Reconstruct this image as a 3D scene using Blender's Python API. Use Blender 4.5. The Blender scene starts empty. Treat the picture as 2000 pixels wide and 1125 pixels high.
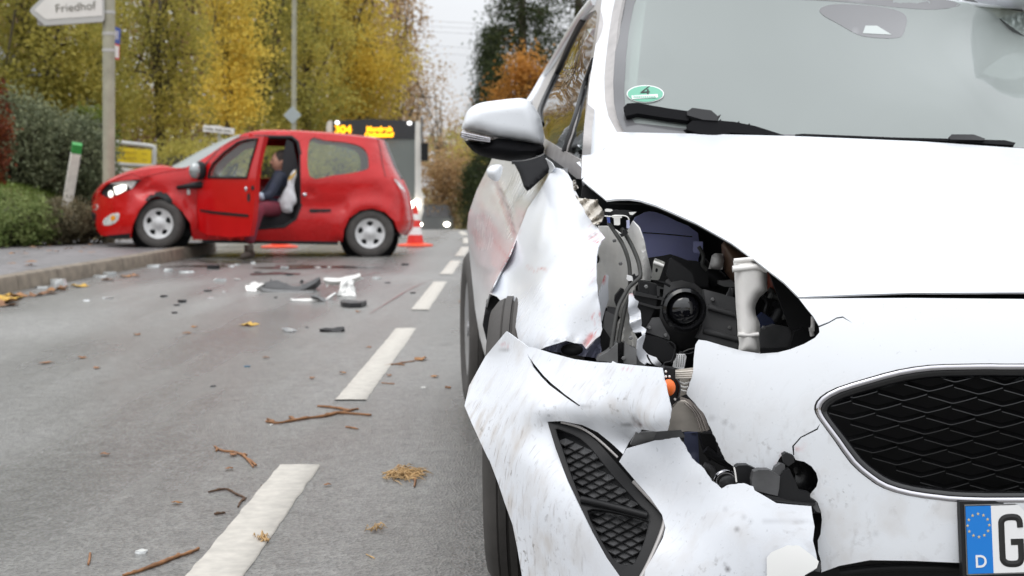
import bpy, bmesh, math, random
import numpy as np
from mathutils import Vector, Matrix, geometry, noise
random.seed(7); rng = np.random.default_rng(7)
scene = bpy.context.scene
C = scene.collection
# ------------------------------------------------------------------ camera, sky, sun, exposure
F = 2750.0; CAMH = 0.84; HX = 1000.0; HY = 375.0      # focal length in photo pixels, eye height, horizon
cam = bpy.data.cameras.new('camera'); camo = bpy.data.objects.new('camera', cam); C.objects.link(camo)
camo.location = (0, 0, CAMH); camo.rotation_euler = (math.pi/2, 0, 0)
cam.sensor_width = 36; cam.lens = 36*F/2000; cam.shift_y = -(562.5-HY)/2000
cam.clip_start = .05; cam.clip_end = 2000
cam.dof.use_dof = True; cam.dof.focus_distance = 2.5; cam.dof.aperture_fstop = 8
scene.camera = camo
w = bpy.data.worlds.new('World'); scene.world = w; w.use_nodes = True
nt = w.node_tree; nt.nodes.clear()
SUN_EL, SUN_ROT = math.radians(56.6), math.radians(214)
sky = nt.nodes.new('ShaderNodeTexSky'); sky.sky_type = 'NISHITA'; sky.sun_disc = False
sky.sun_elevation = SUN_EL; sky.sun_rotation = SUN_ROT; sky.dust_density = 4; sky.air_density = 1.5
hs = nt.nodes.new('ShaderNodeHueSaturation'); hs.inputs['Saturation'].default_value = .25
tc = nt.nodes.new('ShaderNodeTexCoord'); sx = nt.nodes.new('ShaderNodeSeparateXYZ')
mr = nt.nodes.new('ShaderNodeMapRange'); mr.inputs['From Min'].default_value = 0; mr.inputs['From Max'].default_value = 1
mr.inputs['To Min'].default_value = 7.2; mr.inputs['To Max'].default_value = 20   # overcast: zenith brighter than horizon
nz = nt.nodes.new('ShaderNodeTexNoise'); nz.inputs['Scale'].default_value = 3; nz.inputs['Detail'].default_value = 5
mpn = nt.nodes.new('ShaderNodeMapping'); mpn.inputs['Scale'].default_value = (1, 1, 3)
mr2 = nt.nodes.new('ShaderNodeMapRange'); mr2.inputs['From Min'].default_value = .3; mr2.inputs['From Max'].default_value = .7
mr2.inputs['To Min'].default_value = .9; mr2.inputs['To Max'].default_value = 1.08
mu = nt.nodes.new('ShaderNodeMath'); mu.operation = 'MULTIPLY'
mc = nt.nodes.new('ShaderNodeVectorMath'); mc.operation = 'SCALE'; mc.inputs[0].default_value = (.95, .975, 1.015)
mx = nt.nodes.new('ShaderNodeMixRGB'); mx.inputs[0].default_value = .88
bg = nt.nodes.new('ShaderNodeBackground'); bg.inputs['Strength'].default_value = .1
ow = nt.nodes.new('ShaderNodeOutputWorld'); L = nt.links.new
L(sky.outputs[0], hs.inputs['Color']); L(tc.outputs['Generated'], sx.inputs[0]); L(sx.outputs['Z'], mr.inputs['Value'])
L(tc.outputs['Generated'], mpn.inputs[0]); L(mpn.outputs[0], nz.inputs['Vector']); L(nz.outputs[0], mr2.inputs['Value'])
L(mr.outputs[0], mu.inputs[0]); L(mr2.outputs[0], mu.inputs[1]); L(mu.outputs[0], mc.inputs['Scale'])
L(hs.outputs[0], mx.inputs[1]); L(mc.outputs[0], mx.inputs[2]); L(mx.outputs[0], bg.inputs[0]); L(bg.outputs[0], ow.inputs[0])
sl = bpy.data.lights.new('sun', 'SUN'); sl.energy = .6; sl.angle = math.radians(30); sl.color = (1, .97, .93)
so = bpy.data.objects.new('sun', sl); C.objects.link(so)
# light comes from behind-left of the camera
sd = Vector((-.35, -.52, .95)).normalized(); so.rotation_euler = sd.to_track_quat('Z', 'Y').to_euler()
so.location = (-10, -10, 30)
scene.view_settings.view_transform = 'Standard'; scene.view_settings.look = 'None'
scene.view_settings.exposure = 0.2; scene.view_settings.gamma = 1
scene.render.engine = 'CYCLES'

# ------------------------------------------------------------------ pixel helpers (photo pixels 2000 x 1125)
ZO = dict(z1=(1120,340,2.8133), z2=(1350,380,3.3086), z3=(880,560,3.309), z4=(900,780,3.262), z5=(1200,680,2.5273),
  z6=(1580,680,2.5286), z7=(1180,0,2.439), z8=(860,300,2.8132), zm=(850,150,3.215), zr=(150,220,3.75), zq=(450,220,3.749),
  zp=(470,270,4.5), zt=(1160,380,6.25), zl=(1160,540,5.625), zw=(1010,0,5.626), zc=(1360,440,4.327), zf=(1420,860,4.245),
  zb=(630,225,8.333), zy=(160,230,6.25), zd=(400,480,3.516), zg=(0,780,2.0), zs=(0,0,4.0), zv=(0,200,2.678), px=(0,0,1.0))
def T(k, pts):
    a, b, s = ZO[k]
    return [(a+x/s, b+y/s) for x, y in pts]
def P(px, py, Y):
    return np.array(((px-HX)/F*Y, Y, CAMH-(py-HY)/F*Y))
def proj(p): return (HX+p[0]/p[1]*F, HY-(p[2]-CAMH)/p[1]*F)
# road profile: a hair of a rise up to the wreck, then over a crest; the lane drifts left beyond
def sst(a, b, x):
    t = np.clip((x-a)/(b-a), 0, 1); return t*t*(3-2*t)
def road_z(y):
    y = np.asarray(y, float)
    up = np.clip((y-8)*.005, 0, .05)
    d = np.clip(y-27, 0, None)
    return up - np.where(d < 8, .0026*d*d, .0026*64+.0416*(d-8)) * 1.0 + np.clip(y-75, 0, None)*.0416
def road_c(y):
    y = np.asarray(y, float); d = np.clip(y-18, 0, None)
    return -.65 - np.where(d < 42, .0035*d*d, .0035*42*42+.294*(d-42))
def G(px, py, h=0.0):
    Y = F*CAMH/max(py-HY, 1)
    for _ in range(30): Y = F*(CAMH-h-float(road_z(Y)))/(py-HY)
    return P(px, py, Y)
def tps(pts, lam=1e-4):
    p = np.array(pts, float); n = len(p); s = 200.0
    xy = p[:, :2]/s; v = p[:, 2]
    d = np.linalg.norm(xy[:, None]-xy[None], axis=2)
    K = np.where(d > 0, d*d*np.log(d+1e-12), 0)+lam*np.eye(n)
    Q = np.hstack([np.ones((n, 1)), xy])
    A = np.zeros((n+3, n+3)); A[:n, :n] = K; A[:n, n:] = Q; A[n:, :n] = Q.T
    c = np.linalg.solve(A, np.concatenate([v, np.zeros(3)]))
    def f(x, y):
        q = np.stack([np.asarray(x, float), np.asarray(y, float)], -1)/s
        dd = np.linalg.norm(q[..., None, :]-xy, axis=-1)
        return (np.where(dd > 0, dd*dd*np.log(dd+1e-12), 0) @ c[:n]) + c[n]+q[..., 0]*c[n+1]+q[..., 1]*c[n+2]
    return f
def cr(pts, n=4, closed=True):                                   # Catmull-Rom
    p = [np.array(q, float) for q in pts]; m = len(p); out = []
    rngi = range(m) if closed else range(m-1)
    for i in rngi:
        a = p[(i-1) % m] if closed or i > 0 else p[0]; b = p[i]; c = p[(i+1) % m]
        d = p[(i+2) % m] if closed or i+2 < m else p[-1]
        for k in range(n):
            t = k/n
            out.append(.5*((2*b)+(c-a)*t+(2*a-5*b+4*c-d)*t*t+(3*b-a-3*c+d)*t**3))
    if not closed: out.append(p[-1])
    return [tuple(q) for q in out]
def jag(pts, amp, seed=0, step=5):
    r = random.Random(seed); out = []
    m = len(pts)
    for i in range(m-1):
        a = np.array(pts[i], float); b = np.array(pts[i+1], float); L_ = np.linalg.norm(b-a); n = max(1, int(L_/step))
        for k in range(n):
            q = a+(b-a)*k/n
            if not (i == 0 and k == 0): q = q+np.array((r.uniform(-amp, amp), r.uniform(-amp, amp)))
            out.append(tuple(q))
    out.append(tuple(pts[-1])); return out
def pip(x, y, poly):
    x = np.asarray(x, float); y = np.asarray(y, float); inside = np.zeros(x.shape, bool)
    q = np.array(poly, float); j = len(q)-1
    for i in range(len(q)):
        xi, yi = q[i]; xj, yj = q[j]
        if yi != yj:
            c = ((yi > y) != (yj > y)) & (x < (xj-xi)*(y-yi)/(yj-yi)+xi); inside ^= c
        j = i
    return inside
def dseg(x, y, line):
    q = np.array(line, float); best = np.full(np.shape(x), 1e9)
    if len(q) == 1: return np.hypot(x-q[0, 0], y-q[0, 1])
    for a, b in zip(q[:-1], q[1:]):
        d = b-a; l2 = d@d+1e-9
        t = np.clip(((x-a[0])*d[0]+(y-a[1])*d[1])/l2, 0, 1)
        best = np.minimum(best, np.hypot(x-a[0]-t*d[0], y-a[1]-t*d[1]))
    return best

# ------------------------------------------------------------------ objects
WL = {}
def tag(o, label=None, cat=None, group=None, kind=None):
    if label: o['label'] = label
    if cat: o['category'] = cat
    if group: o['group'] = group
    if kind: o['kind'] = kind
    return o
def root(name, label, cat, loc, group=None):
    o = bpy.data.objects.new(name, None); C.objects.link(o); o.location = loc; o.empty_display_size = .2
    WL[o] = np.array(loc, float); return tag(o, label, cat, group)
def mk(name, V, Fc, m, parent=None, smooth=True, **kw):
    V = np.asarray(V, float)
    if parent is None:
        org = np.array(((V[:, 0].min()+V[:, 0].max())/2, (V[:, 1].min()+V[:, 1].max())/2, V[:, 2].min()))
    else: org = WL[parent]
    me = bpy.data.meshes.new(name); me.from_pydata((V-org).tolist(), [], [tuple(int(i) for i in f) for f in Fc])
    if m is not None:
        for mm in (m if isinstance(m, (list, tuple)) else [m]): me.materials.append(mm)
    if smooth: me.polygons.foreach_set('use_smooth', [True]*len(me.polygons))
    me.update()
    o = bpy.data.objects.new(name, me); C.objects.link(o)
    if parent is None: o.location = org
    else: o.parent = parent
    WL[o] = org
    return tag(o, **kw)
def edgesplit(o, deg=35):
    md = o.modifiers.new('split', 'EDGE_SPLIT'); md.split_angle = math.radians(deg)
def bevel(o, wd=.004, seg=2):
    md = o.modifiers.new('bevel', 'BEVEL'); md.width = wd; md.segments = seg; md.limit_method = 'ANGLE'; md.angle_limit = math.radians(40)
def panel2d(outline, holes=(), step=10):
    def dens(loop):
        out = []; m = len(loop)
        for i in range(m):
            a = np.array(loop[i], float); b = np.array(loop[(i+1) % m], float); l = np.linalg.norm(b-a)
            if l < 1e-6: continue
            n = max(1, int(math.ceil(l/step)))
            for k in range(n): out.append(tuple(a+(b-a)*k/n))
        return out
    loops = [dens(outline)]+[dens(h) for h in holes]
    x0, y0 = np.min(loops[0], axis=0); x1, y1 = np.max(loops[0], axis=0)
    gx, gy = np.meshgrid(np.arange(x0, x1, step), np.arange(y0, y1, step*.87))
    gx = gx+(np.arange(gx.shape[0]) % 2)[:, None]*step*.5
    gx = gx.ravel(); gy = gy.ravel(); ok = pip(gx, gy, loops[0])
    for h in loops[1:]: ok &= ~pip(gx, gy, h)
    gx = gx[ok]; gy = gy[ok]
    dm = np.full(gx.shape, 1e9)
    for lp in loops: dm = np.minimum(dm, dseg(gx, gy, lp+[lp[0]]))
    ok = dm > step*.45; gx = gx[ok]; gy = gy[ok]
    verts = []; edges = []
    for lp in loops:
        s = len(verts); verts += lp; edges += [(s+i, s+(i+1) % len(lp)) for i in range(len(lp))]
    verts += list(zip(gx, gy))
    r = geometry.delaunay_2d_cdt([Vector(v) for v in verts], edges, [], 0, 1e-5)
    v = np.array([tuple(q) for q in r[0]]); f = np.array([tuple(q) for q in r[2] if len(q) == 3])
    c = v[f].mean(1); ok = pip(c[:, 0], c[:, 1], loops[0])
    for h in loops[1:]: ok &= ~pip(c[:, 0], c[:, 1], h)
    f = f[ok]
    used = np.unique(f); remap = -np.ones(len(v), int); remap[used] = np.arange(len(used))
    return v[used], remap[f]
def panel(name, outline, depth, m, parent=None, holes=(), step=10, thick=.003, attrs=None, face=None, xform=None, **kw):
    """sheet traced in photo pixels, set at its own depth (a number or a function of the pixel), with real thickness"""
    v, f = panel2d(outline, holes, step)
    if callable(depth): Y = np.asarray(depth(v[:, 0], v[:, 1]), float)
    else: Y = np.full(len(v), float(depth))
    W = np.stack([(v[:, 0]-HX)/F*Y, Y, CAMH-(v[:, 1]-HY)/F*Y], -1)
    if xform is not None: W = xform(W)
    n = np.cross(W[f[:, 1]]-W[f[:, 0]], W[f[:, 2]]-W[f[:, 0]])
    fc = (np.array((0, 0, CAMH)) if face is None else np.array(face))-W[f].mean(1)
    flip = (n*fc).sum(1).sum() < 0
    if flip: f = f[:, ::-1]
    o = mk(name, W, f, m, parent, **kw)
    if attrs:
        for an, fn in attrs.items():
            at = o.data.attributes.new(an, 'FLOAT', 'POINT'); at.data.foreach_set('value', np.asarray(fn(v[:, 0], v[:, 1]), np.float32))
    if thick:
        md = o.modifiers.new('solid', 'SOLIDIFY'); md.thickness = thick; md.offset = -1
        if isinstance(m, (list, tuple)): md.material_offset = 1
        edgesplit(o, 50)
    return o
class MB:
    def __init__(s): s.V = []; s.F = []
    def add(s, V, Fc):
        o = len(s.V); s.V += [tuple(map(float, v)) for v in V]; s.F += [tuple(int(i)+o for i in f) for f in Fc]; return s
    def box(s, c, d, M=None):
        c = np.array(c, float); d = np.array(d, float)/2
        V = [np.array((x, y, z))*d for x in (-1, 1) for y in (-1, 1) for z in (-1, 1)]
        if M is not None: V = [np.array(M) @ v for v in V]
        return s.add([v+c for v in V], [(0,1,3,2), (4,6,7,5), (0,4,5,1), (2,3,7,6), (0,2,6,4), (1,5,7,3)])
    def tube(s, pts, r, n=8, cap=True, flat=1.0):
        p = [np.array(q, float) for q in pts]; m = len(p)
        if not hasattr(r, '__len__'): r = [r]*m
        up = np.array((0, 0, 1.)); V = []; prev = None
        for i in range(m):
            t = p[min(i+1, m-1)]-p[max(i-1, 0)]; t = t/(np.linalg.norm(t)+1e-12)
            if prev is None:
                a = np.cross(t, up)
                if np.linalg.norm(a) < .1: a = np.cross(t, (1, 0, 0))
            else: a = prev-t*(prev@t)
            a = a/np.linalg.norm(a); prev = a; b = np.cross(t, a)
            for k in range(n):
                th = 2*math.pi*k/n; V.append(p[i]+r[i]*(math.cos(th)*a+flat*math.sin(th)*b))
        Fc = [(i*n+k, i*n+(k+1) % n, (i+1)*n+(k+1) % n, (i+1)*n+k) for i in range(m-1) for k in range(n)]
        if cap: Fc += [tuple(range(n))[::-1], tuple((m-1)*n+k for k in range(n))]
        return s.add(V, Fc)
    def lathe(s, prof, c, axis=(0,0,1), n=24, ref=None, close=False):
        ax = np.array(axis, float); ax /= np.linalg.norm(ax); c = np.array(c, float)
        a = np.cross(ax, (0, 0, 1.)) if abs(ax[2]) < .9 else np.cross(ax, (1., 0, 0)); a /= np.linalg.norm(a); b = np.cross(ax, a)
        V = []; m = len(prof)
        for rr, h in prof:
            for k in range(n):
                th = 2*math.pi*k/n; V.append(c+ax*h+rr*(math.cos(th)*a+math.sin(th)*b))
        mm = m if close else m-1
        Fc = [(i*n+k, i*n+(k+1) % n, ((i+1) % m)*n+(k+1) % n, ((i+1) % m)*n+k) for i in range(mm) for k in range(n)]
        return s.add(V, Fc)
    def prism(s, poly, a, b):                                    # poly: list of 3d points (convex-ish) swept by vector b-a
        p = [np.array(q, float)+np.array(a) for q in poly]; q2 = [np.array(q, float)+np.array(b) for q in poly]; n = len(p)
        return s.add(p+q2, [tuple(range(n)), tuple(range(2*n-1, n-1, -1))]+[(i, n+i, n+(i+1) % n, (i+1) % n) for i in range(n)])
    def grid(s, rows, flip=False):
        m = len(rows); n = len(rows[0]); V = [q for r in rows for q in r]
        Fc = [(i*n+j, i*n+j+1, (i+1)*n+j+1, (i+1)*n+j) for i in range(m-1) for j in range(n-1)]
        return s.add(V, [f[::-1] for f in Fc] if flip else Fc)
    def ell(s, c, r, M=None, n=14, m=9):
        V = []; c = np.array(c, float); r = np.array(r, float)
        for i in range(m+1):
            ph = math.pi*i/m
            for k in range(n):
                th = 2*math.pi*k/n; q = np.array((math.sin(ph)*math.cos(th), math.sin(ph)*math.sin(th), math.cos(ph)))*r
                V.append((np.array(M) @ q if M is not None else q)+c)
        return s.add(V, [(i*n+k, (i+1)*n+k, (i+1)*n+(k+1) % n, i*n+(k+1) % n) for i in range(m) for k in range(n)])
    def out(s, name, m, parent=None, smooth=True, split=40, recalc=True, **kw):
        o = mk(name, s.V, s.F, m, parent, smooth, **kw)
        if recalc:
            bm = bmesh.new(); bm.from_mesh(o.data); bmesh.ops.remove_doubles(bm, verts=bm.verts, dist=1e-6)
            bmesh.ops.recalc_face_normals(bm, faces=bm.faces); bm.to_mesh(o.data); bm.free()
        if smooth and split: edgesplit(o, split)
        return o
def rotz(a): c, s = math.cos(a), math.sin(a); return np.array(((c,-s,0),(s,c,0),(0,0,1)))
def rotx(a): c, s = math.cos(a), math.sin(a); return np.array(((1,0,0),(0,c,-s),(0,s,c)))
def roty(a): c, s = math.cos(a), math.sin(a); return np.array(((c,0,s),(0,1,0),(-s,0,c)))
def text(name, s, size, M, m, parent, ext=.001, bold=0, align='LEFT', **kw):
    cu = bpy.data.curves.new(name, 'FONT'); cu.body = s; cu.size = size; cu.extrude = ext; cu.offset = bold; cu.align_x = align
    to = bpy.data.objects.new(name, cu); C.objects.link(to); bpy.context.view_layer.update()
    me = bpy.data.meshes.new_from_object(to.evaluated_get(bpy.context.evaluated_depsgraph_get()))
    bpy.data.objects.remove(to); bpy.data.curves.remove(cu)
    n = len(me.vertices); co = np.empty(n*3); me.vertices.foreach_get('co', co); co = co.reshape(-1, 3)
    Wd = co @ np.array(M)[:3, :3].T + np.array(M)[:3, 3]
    fs = [tuple(p.vertices) for p in me.polygons]; bpy.data.meshes.remove(me)
    return mk(name, Wd, fs, m, parent, smooth=False, **kw)
def frame(o, xdir, updir):                                       # text frame: x along xdir, y along updir
    x = np.array(xdir, float); x /= np.linalg.norm(x); u = np.array(updir, float); u = u-x*(u@x); u /= np.linalg.norm(u)
    M = np.eye(4); M[:3, 0] = x; M[:3, 1] = u; M[:3, 2] = np.cross(x, u); M[:3, 3] = o; return M

# ------------------------------------------------------------------ materials
def nm(name):
    m = bpy.data.materials.new(name); m.use_nodes = True; t = m.node_tree
    return m, t, t.nodes['Principled BSDF'], t.links.new
def mat(name, col, rough=.5, metal=0, var=0, vs=6, bump=0, bs=60, coat=0, emis=None, es=1, spec=.5, alpha=1, trans=0, dist=.01, detail=4):
    m, t, b, l = nm(name)
    b.inputs['Base Color'].default_value = (*col, 1); b.inputs['Roughness'].default_value = rough; b.inputs['Metallic'].default_value = metal
    b.inputs['Specular IOR Level'].default_value = spec; b.inputs['Coat Weight'].default_value = coat; b.inputs['Coat Roughness'].default_value = .05
    b.inputs['Alpha'].default_value = alpha; b.inputs['Transmission Weight'].default_value = trans
    if emis: b.inputs['Emission Color'].default_value = (*emis, 1); b.inputs['Emission Strength'].default_value = es
    tcn = t.nodes.new('ShaderNodeTexCoord')
    if var:
        n = t.nodes.new('ShaderNodeTexNoise'); n.inputs['Scale'].default_value = vs; n.inputs['Detail'].default_value = detail
        r = t.nodes.new('ShaderNodeMapRange'); r.inputs['From Min'].default_value = .3; r.inputs['From Max'].default_value = .7
        r.inputs['To Min'].default_value = 1-var; r.inputs['To Max'].default_value = 1+var
        s = t.nodes.new('ShaderNodeVectorMath'); s.operation = 'SCALE'; s.inputs[0].default_value = col
        l(tcn.outputs['Object'], n.inputs['Vector']); l(n.outputs[0], r.inputs['Value']); l(r.outputs[0], s.inputs['Scale']); l(s.outputs[0], b.inputs['Base Color'])
        r2 = t.nodes.new('ShaderNodeMapRange'); r2.inputs['To Min'].default_value = rough*.8; r2.inputs['To Max'].default_value = min(1, rough*1.2)
        l(n.outputs[0], r2.inputs['Value']); l(r2.outputs[0], b.inputs['Roughness'])
    if bump:
        n2 = t.nodes.new('ShaderNodeTexNoise'); n2.inputs['Scale'].default_value = bs; n2.inputs['Detail'].default_value = 3
        bp = t.nodes.new('ShaderNodeBump'); bp.inputs['Strength'].default_value = bump; bp.inputs['Distance'].default_value = dist
        l(tcn.outputs['Object'], n2.inputs['Vector']); l(n2.outputs[0], bp.inputs['Height']); l(bp.outputs[0], b.inputs['Normal'])
    return m
def leafmat(name, a, b_, rough=.6, tl=.35, scale=1.0):
    """leaf colour from a per-leaf tint attribute, light passing through"""
    m, t, b, l = nm(name); b.inputs['Roughness'].default_value = rough; b.inputs['Specular IOR Level'].default_value = .25
    at = t.nodes.new('ShaderNodeAttribute'); at.attribute_name = 'tint'
    mxn = t.nodes.new('ShaderNodeMixRGB'); mxn.inputs[1].default_value = (*a, 1); mxn.inputs[2].default_value = (*b_, 1)
    tr = t.nodes.new('ShaderNodeBsdfTranslucent'); ms = t.nodes.new('ShaderNodeMixShader'); ms.inputs[0].default_value = tl
    l(at.outputs['Fac'], mxn.inputs[0]); l(mxn.outputs[0], b.inputs['Base Color']); l(mxn.outputs[0], tr.inputs[0])
    l(b.outputs[0], ms.inputs[1]); l(tr.outputs[0], ms.inputs[2]); l(ms.outputs[0], t.nodes['Material Output'].inputs[0])
    return m
# ================================================================== SETTING: ground, road, kerb, pavement
def asphalt(name, col, wet=.4, tracks=True):
    m, t, b, l = nm(name); tcn = t.nodes.new('ShaderNodeTexCoord')
    def noi(s, d=4, v=None):
        n = t.nodes.new('ShaderNodeTexNoise'); n.inputs['Scale'].default_value = s; n.inputs['Detail'].default_value = d
        l(v if v else tcn.outputs['Object'], n.inputs['Vector']); return n
    def rmp(src, a, b2, c, d):
        r = t.nodes.new('ShaderNodeMapRange'); r.inputs['From Min'].default_value = a; r.inputs['From Max'].default_value = b2
        r.inputs['To Min'].default_value = c; r.inputs['To Max'].default_value = d; l(src, r.inputs['Value']); return r.outputs[0]
    vo = t.nodes.new('ShaderNodeTexVoronoi'); vo.inputs['Scale'].default_value = 130; l(tcn.outputs['Object'], vo.inputs['Vector'])
    mp = t.nodes.new('ShaderNodeMapping'); mp.inputs['Scale'].default_value = (1.1, .06, 1); l(tcn.outputs['Object'], mp.inputs[0])
    big = noi(.5, 4); trk = noi(1.6, 3, mp.outputs[0]); mid = noi(14, 4); fine = noi(220, 3)
    def mul(a, b2):
        q = t.nodes.new('ShaderNodeMath'); q.operation = 'MULTIPLY'; l(a, q.inputs[0]); l(b2, q.inputs[1]); return q.outputs[0]
    k = mul(mul(rmp(vo.outputs['Color'], 0, 1, .55, 1.5), rmp(big.outputs[0], .3, .7, .85, 1.15)), mul(rmp(mid.outputs[0], .3, .7, .85, 1.15), rmp(trk.outputs[0], .35, .65, .78, 1.18)))
    s = t.nodes.new('ShaderNodeVectorMath'); s.operation = 'SCALE'; s.inputs[0].default_value = col
    l(k, s.inputs['Scale']); l(s.outputs[0], b.inputs['Base Color'])
    l(mul(rmp(trk.outputs[0], .35, .65, wet*.75, wet*1.3), rmp(big.outputs[0], .3, .7, .8, 1.2)), b.inputs['Roughness'])
    b.inputs['Specular IOR Level'].default_value = .5
    bp = t.nodes.new('ShaderNodeBump'); bp.inputs['Strength'].default_value = .75; bp.inputs['Distance'].default_value = .0035
    ad = t.nodes.new('ShaderNodeMath'); ad.operation = 'ADD'; l(vo.outputs['Distance'], ad.inputs[0]); l(fine.outputs[0], ad.inputs[1])
    l(ad.outputs[0], bp.inputs['Height']); l(bp.outputs[0], b.inputs['Normal'])
    return m
M_road = asphalt('damp_asphalt', (.168, .164, .155), .29)
M_walk = asphalt('pavement_asphalt', (.185, .175, .175), .6)
M_soil = mat('leaf_littered_soil', (.11, .085, .035), .95, var=.6, vs=2.5, bump=.6, bs=30, dist=.04, detail=8)
M_grass_g = mat('grass_soil', (.075, .11, .025), .95, var=.4, vs=4, bump=.6, bs=40, dist=.03)
def side_of(x, y):     # metres left of the pavement's back edge
    return -6.55-x
def ground_h(x, y):
    x = np.asarray(x, float); y = np.asarray(y, float); z = road_z(y)-.06
    bank = sst(0, 1.3, -6.5-x)*(.74+.55*sst(.6, 4.5, -6.5-x))*(1-sst(24.5, 26.5, y))
    z = z+np.where(x < -6.5, .15+bank, 0)*1.0
    far = sst(26, 34, y)
    z = z+far*(sst(3.6, 7, road_c(y)-x)*.35)+sst(26, 60, y)*sst(5, 30, road_c(y)-x)*1.2
    z = z+sst(4.5, 9, x-road_c(y))*.5
    return z
xs = np.concatenate([np.linspace(-220, -20, 14)[:-1], np.linspace(-20, 8, 85), np.linspace(8, 220, 16)[1:]])
ys = np.concatenate([np.linspace(-40, 8, 20)[:-1], np.linspace(8, 32, 73), np.linspace(32, 100, 60)[1:], np.linspace(100, 420, 12)[1:]])
gx, gy = np.meshgrid(xs, ys); gz = ground_h(gx, gy)
gz = gz+np.where((gx < -7.2) & (gy < 20), .05*np.sin(gx*2.1)*np.sin(gy*1.7), 0)
mb = MB(); mb.grid([[(gx[i, j], gy[i, j], gz[i, j]) for j in range(len(xs))] for i in range(len(ys))])
mb.out('ground', M_soil, None, kind='structure', split=0, recalc=False)
# road
ry = np.concatenate([np.linspace(-30, 10, 30)[:-1], np.linspace(10, 100, 150)])
mb = MB(); mb.grid([[(float(road_c(y))+d, y, float(road_z(y))) for d in np.linspace(-3.75 if y > 4 else -3.75, 3.6, 9)] for y in ry])
road = mb.out('road', M_road, None, kind='structure', split=0, recalc=False)
# side street opening behind the wreck
mb = MB(); mb.grid([[(x, y, float(road_z(y))+.006) for x in np.linspace(-6.45, -3.9, 6)] for y in np.linspace(20.0, 26.5, 8)])
mb.out('side_street', M_road, None, kind='structure', split=0, recalc=False)
# dashes of the centre line (children of the road)
M_line = mat('road_paint', (.50, .47, .42), .7, var=.12, vs=30, bump=.25, bs=300, dist=.0015)
def dash(y0, y1, wd=.125, seed=0):
    r = random.Random(seed); n = max(6, int((y1-y0)/.05)); rows = []
    for i in range(n+1):
        y = y0+(y1-y0)*i/n; c = float(road_c(y)); j = .0028
        a = c-wd/2+r.uniform(-j, j); b = c+wd/2+r.uniform(-j, j); yy = y+(r.uniform(-.006, .006) if i in (0, n) else 0)
        z = float(road_z(y))+.004
        rows.append([(a, yy, z-.003), (a+.003, yy, z+.0015), (c, yy, z+.002), (b-.003, yy, z+.0015), (b, yy, z-.003)])
    m_ = MB().grid(rows); m_.out('lane_dash', M_line, road, split=0, recalc=False)
dy = [G(600, 1300)[1]-1.6, None]
segs = [(G(0, yb)[1] if yb else .3, G(0, yt)[1]) for yb, yt in ((1190, 911), (783, 642.5), (606, 551), (536.5, 510), (501, 483), (476, 465))]
segs[0] = (segs[0][1]-3.0, segs[0][1])
e = segs[-1][1]
for i in range(5): segs.append((e+1.4, e+4.4)); e += 4.4
for i, (a, b) in enumerate(segs): dash(a, b, .125, i)
# kerb of separate stones
M_kerb = mat('kerb_concrete', (.21, .175, .135), .85, var=.3, vs=9, bump=.5, bs=90, dist=.004, detail=8)
kp = [(-4.55, 0), (-4.36, 4), (-4.20, 8), (-4.11, 11.3), (-3.99, 14), (-3.91, 16.06), (-3.88, 18.2), (-3.95, 18.75), (-4.18, 19.2), (-4.6, 19.5), (-5.2, 19.6), (-6.5, 19.65)]
KD = cr(kp, 12, closed=False)
def kerb_pts(step):
    out = [np.array(KD[0])]; acc = 0
    for a, b in zip(KD[:-1], KD[1:]):
        a = np.array(a); b = np.array(b); l = np.linalg.norm(b-a); t = step-acc
        while t <= l: out.append(a+(b-a)*t/l); t += step
        acc = (acc+l) % step
    return out
kerb = bpy.data.objects.new('kerb', None); C.objects.link(kerb); kerb.location = (-4.2, 10, 0); WL[kerb] = np.array((-4.2, 10., 0)); kerb['kind'] = 'structure'
fine = [np.array(q) for q in kerb_pts(.1)]
KH = .135
i = 0
while i < len(fine)-2:
    straight = fine[i][1] < 17.9 or fine[i][0] < -5.4
    n = 9 if straight else 4
    q = fine[i:i+n+1]
    if len(q) < 3: break
    rows = []
    for k, p_ in enumerate(q):
        t = q[min(k+1, len(q)-1)]-q[max(k-1, 0)]; t = t/np.linalg.norm(t); nrm = np.array((-t[1], t[0]))   # points left of travel = pavement side
        p2 = p_+t*(.004 if k == 0 else -.004 if k == len(q)-1 else 0)
        z = float(road_z(p_[1])); w_ = .002*random.uniform(-1, 1)
        prof = [(0, -.12), (.0, .02), (.012, KH-.03), (.02, KH-.008), (.035, KH+w_), (.14, KH+w_), (.14, -.12)]
        rows.append([(p2[0]+nrm[0]*d, p2[1]+nrm[1]*d, z+h) for d, h in prof])
    m_ = MB().grid(rows); e0 = len(rows[0]); m_.add(rows[0], [tuple(range(e0))]); m_.add(rows[-1], [tuple(range(e0))[::-1]])
    m_.out('kerb_stone', M_kerb, kerb, split=30)
    i += n
# pavement behind the kerb (polygon with its own height)
ko = [tuple(p_+np.array((-(d_ := (fine[min(k+1, len(fine)-1)]-fine[max(k-1, 0)])/np.linalg.norm(fine[min(k+1, len(fine)-1)]-fine[max(k-1, 0)]))[1], d_[0]))*.142) for k, p_ in enumerate(fine)][::4]
poly = ko+[(-6.6, 19.5), (-6.6, 17.0), (-6.6, 10), (-6.9, 0)]
v2, f2 = panel2d(poly, (), .5)
Vp = np.stack([v2[:, 0], v2[:, 1], road_z(v2[:, 1])+KH-.006], -1)
o = mk('pavement', Vp, f2[:, ::-1] if np.cross(Vp[f2[0, 1]]-Vp[f2[0, 0]], Vp[f2[0, 2]]-Vp[f2[0, 0]])[2] < 0 else f2, M_walk, None, smooth=False, kind='structure')

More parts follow.
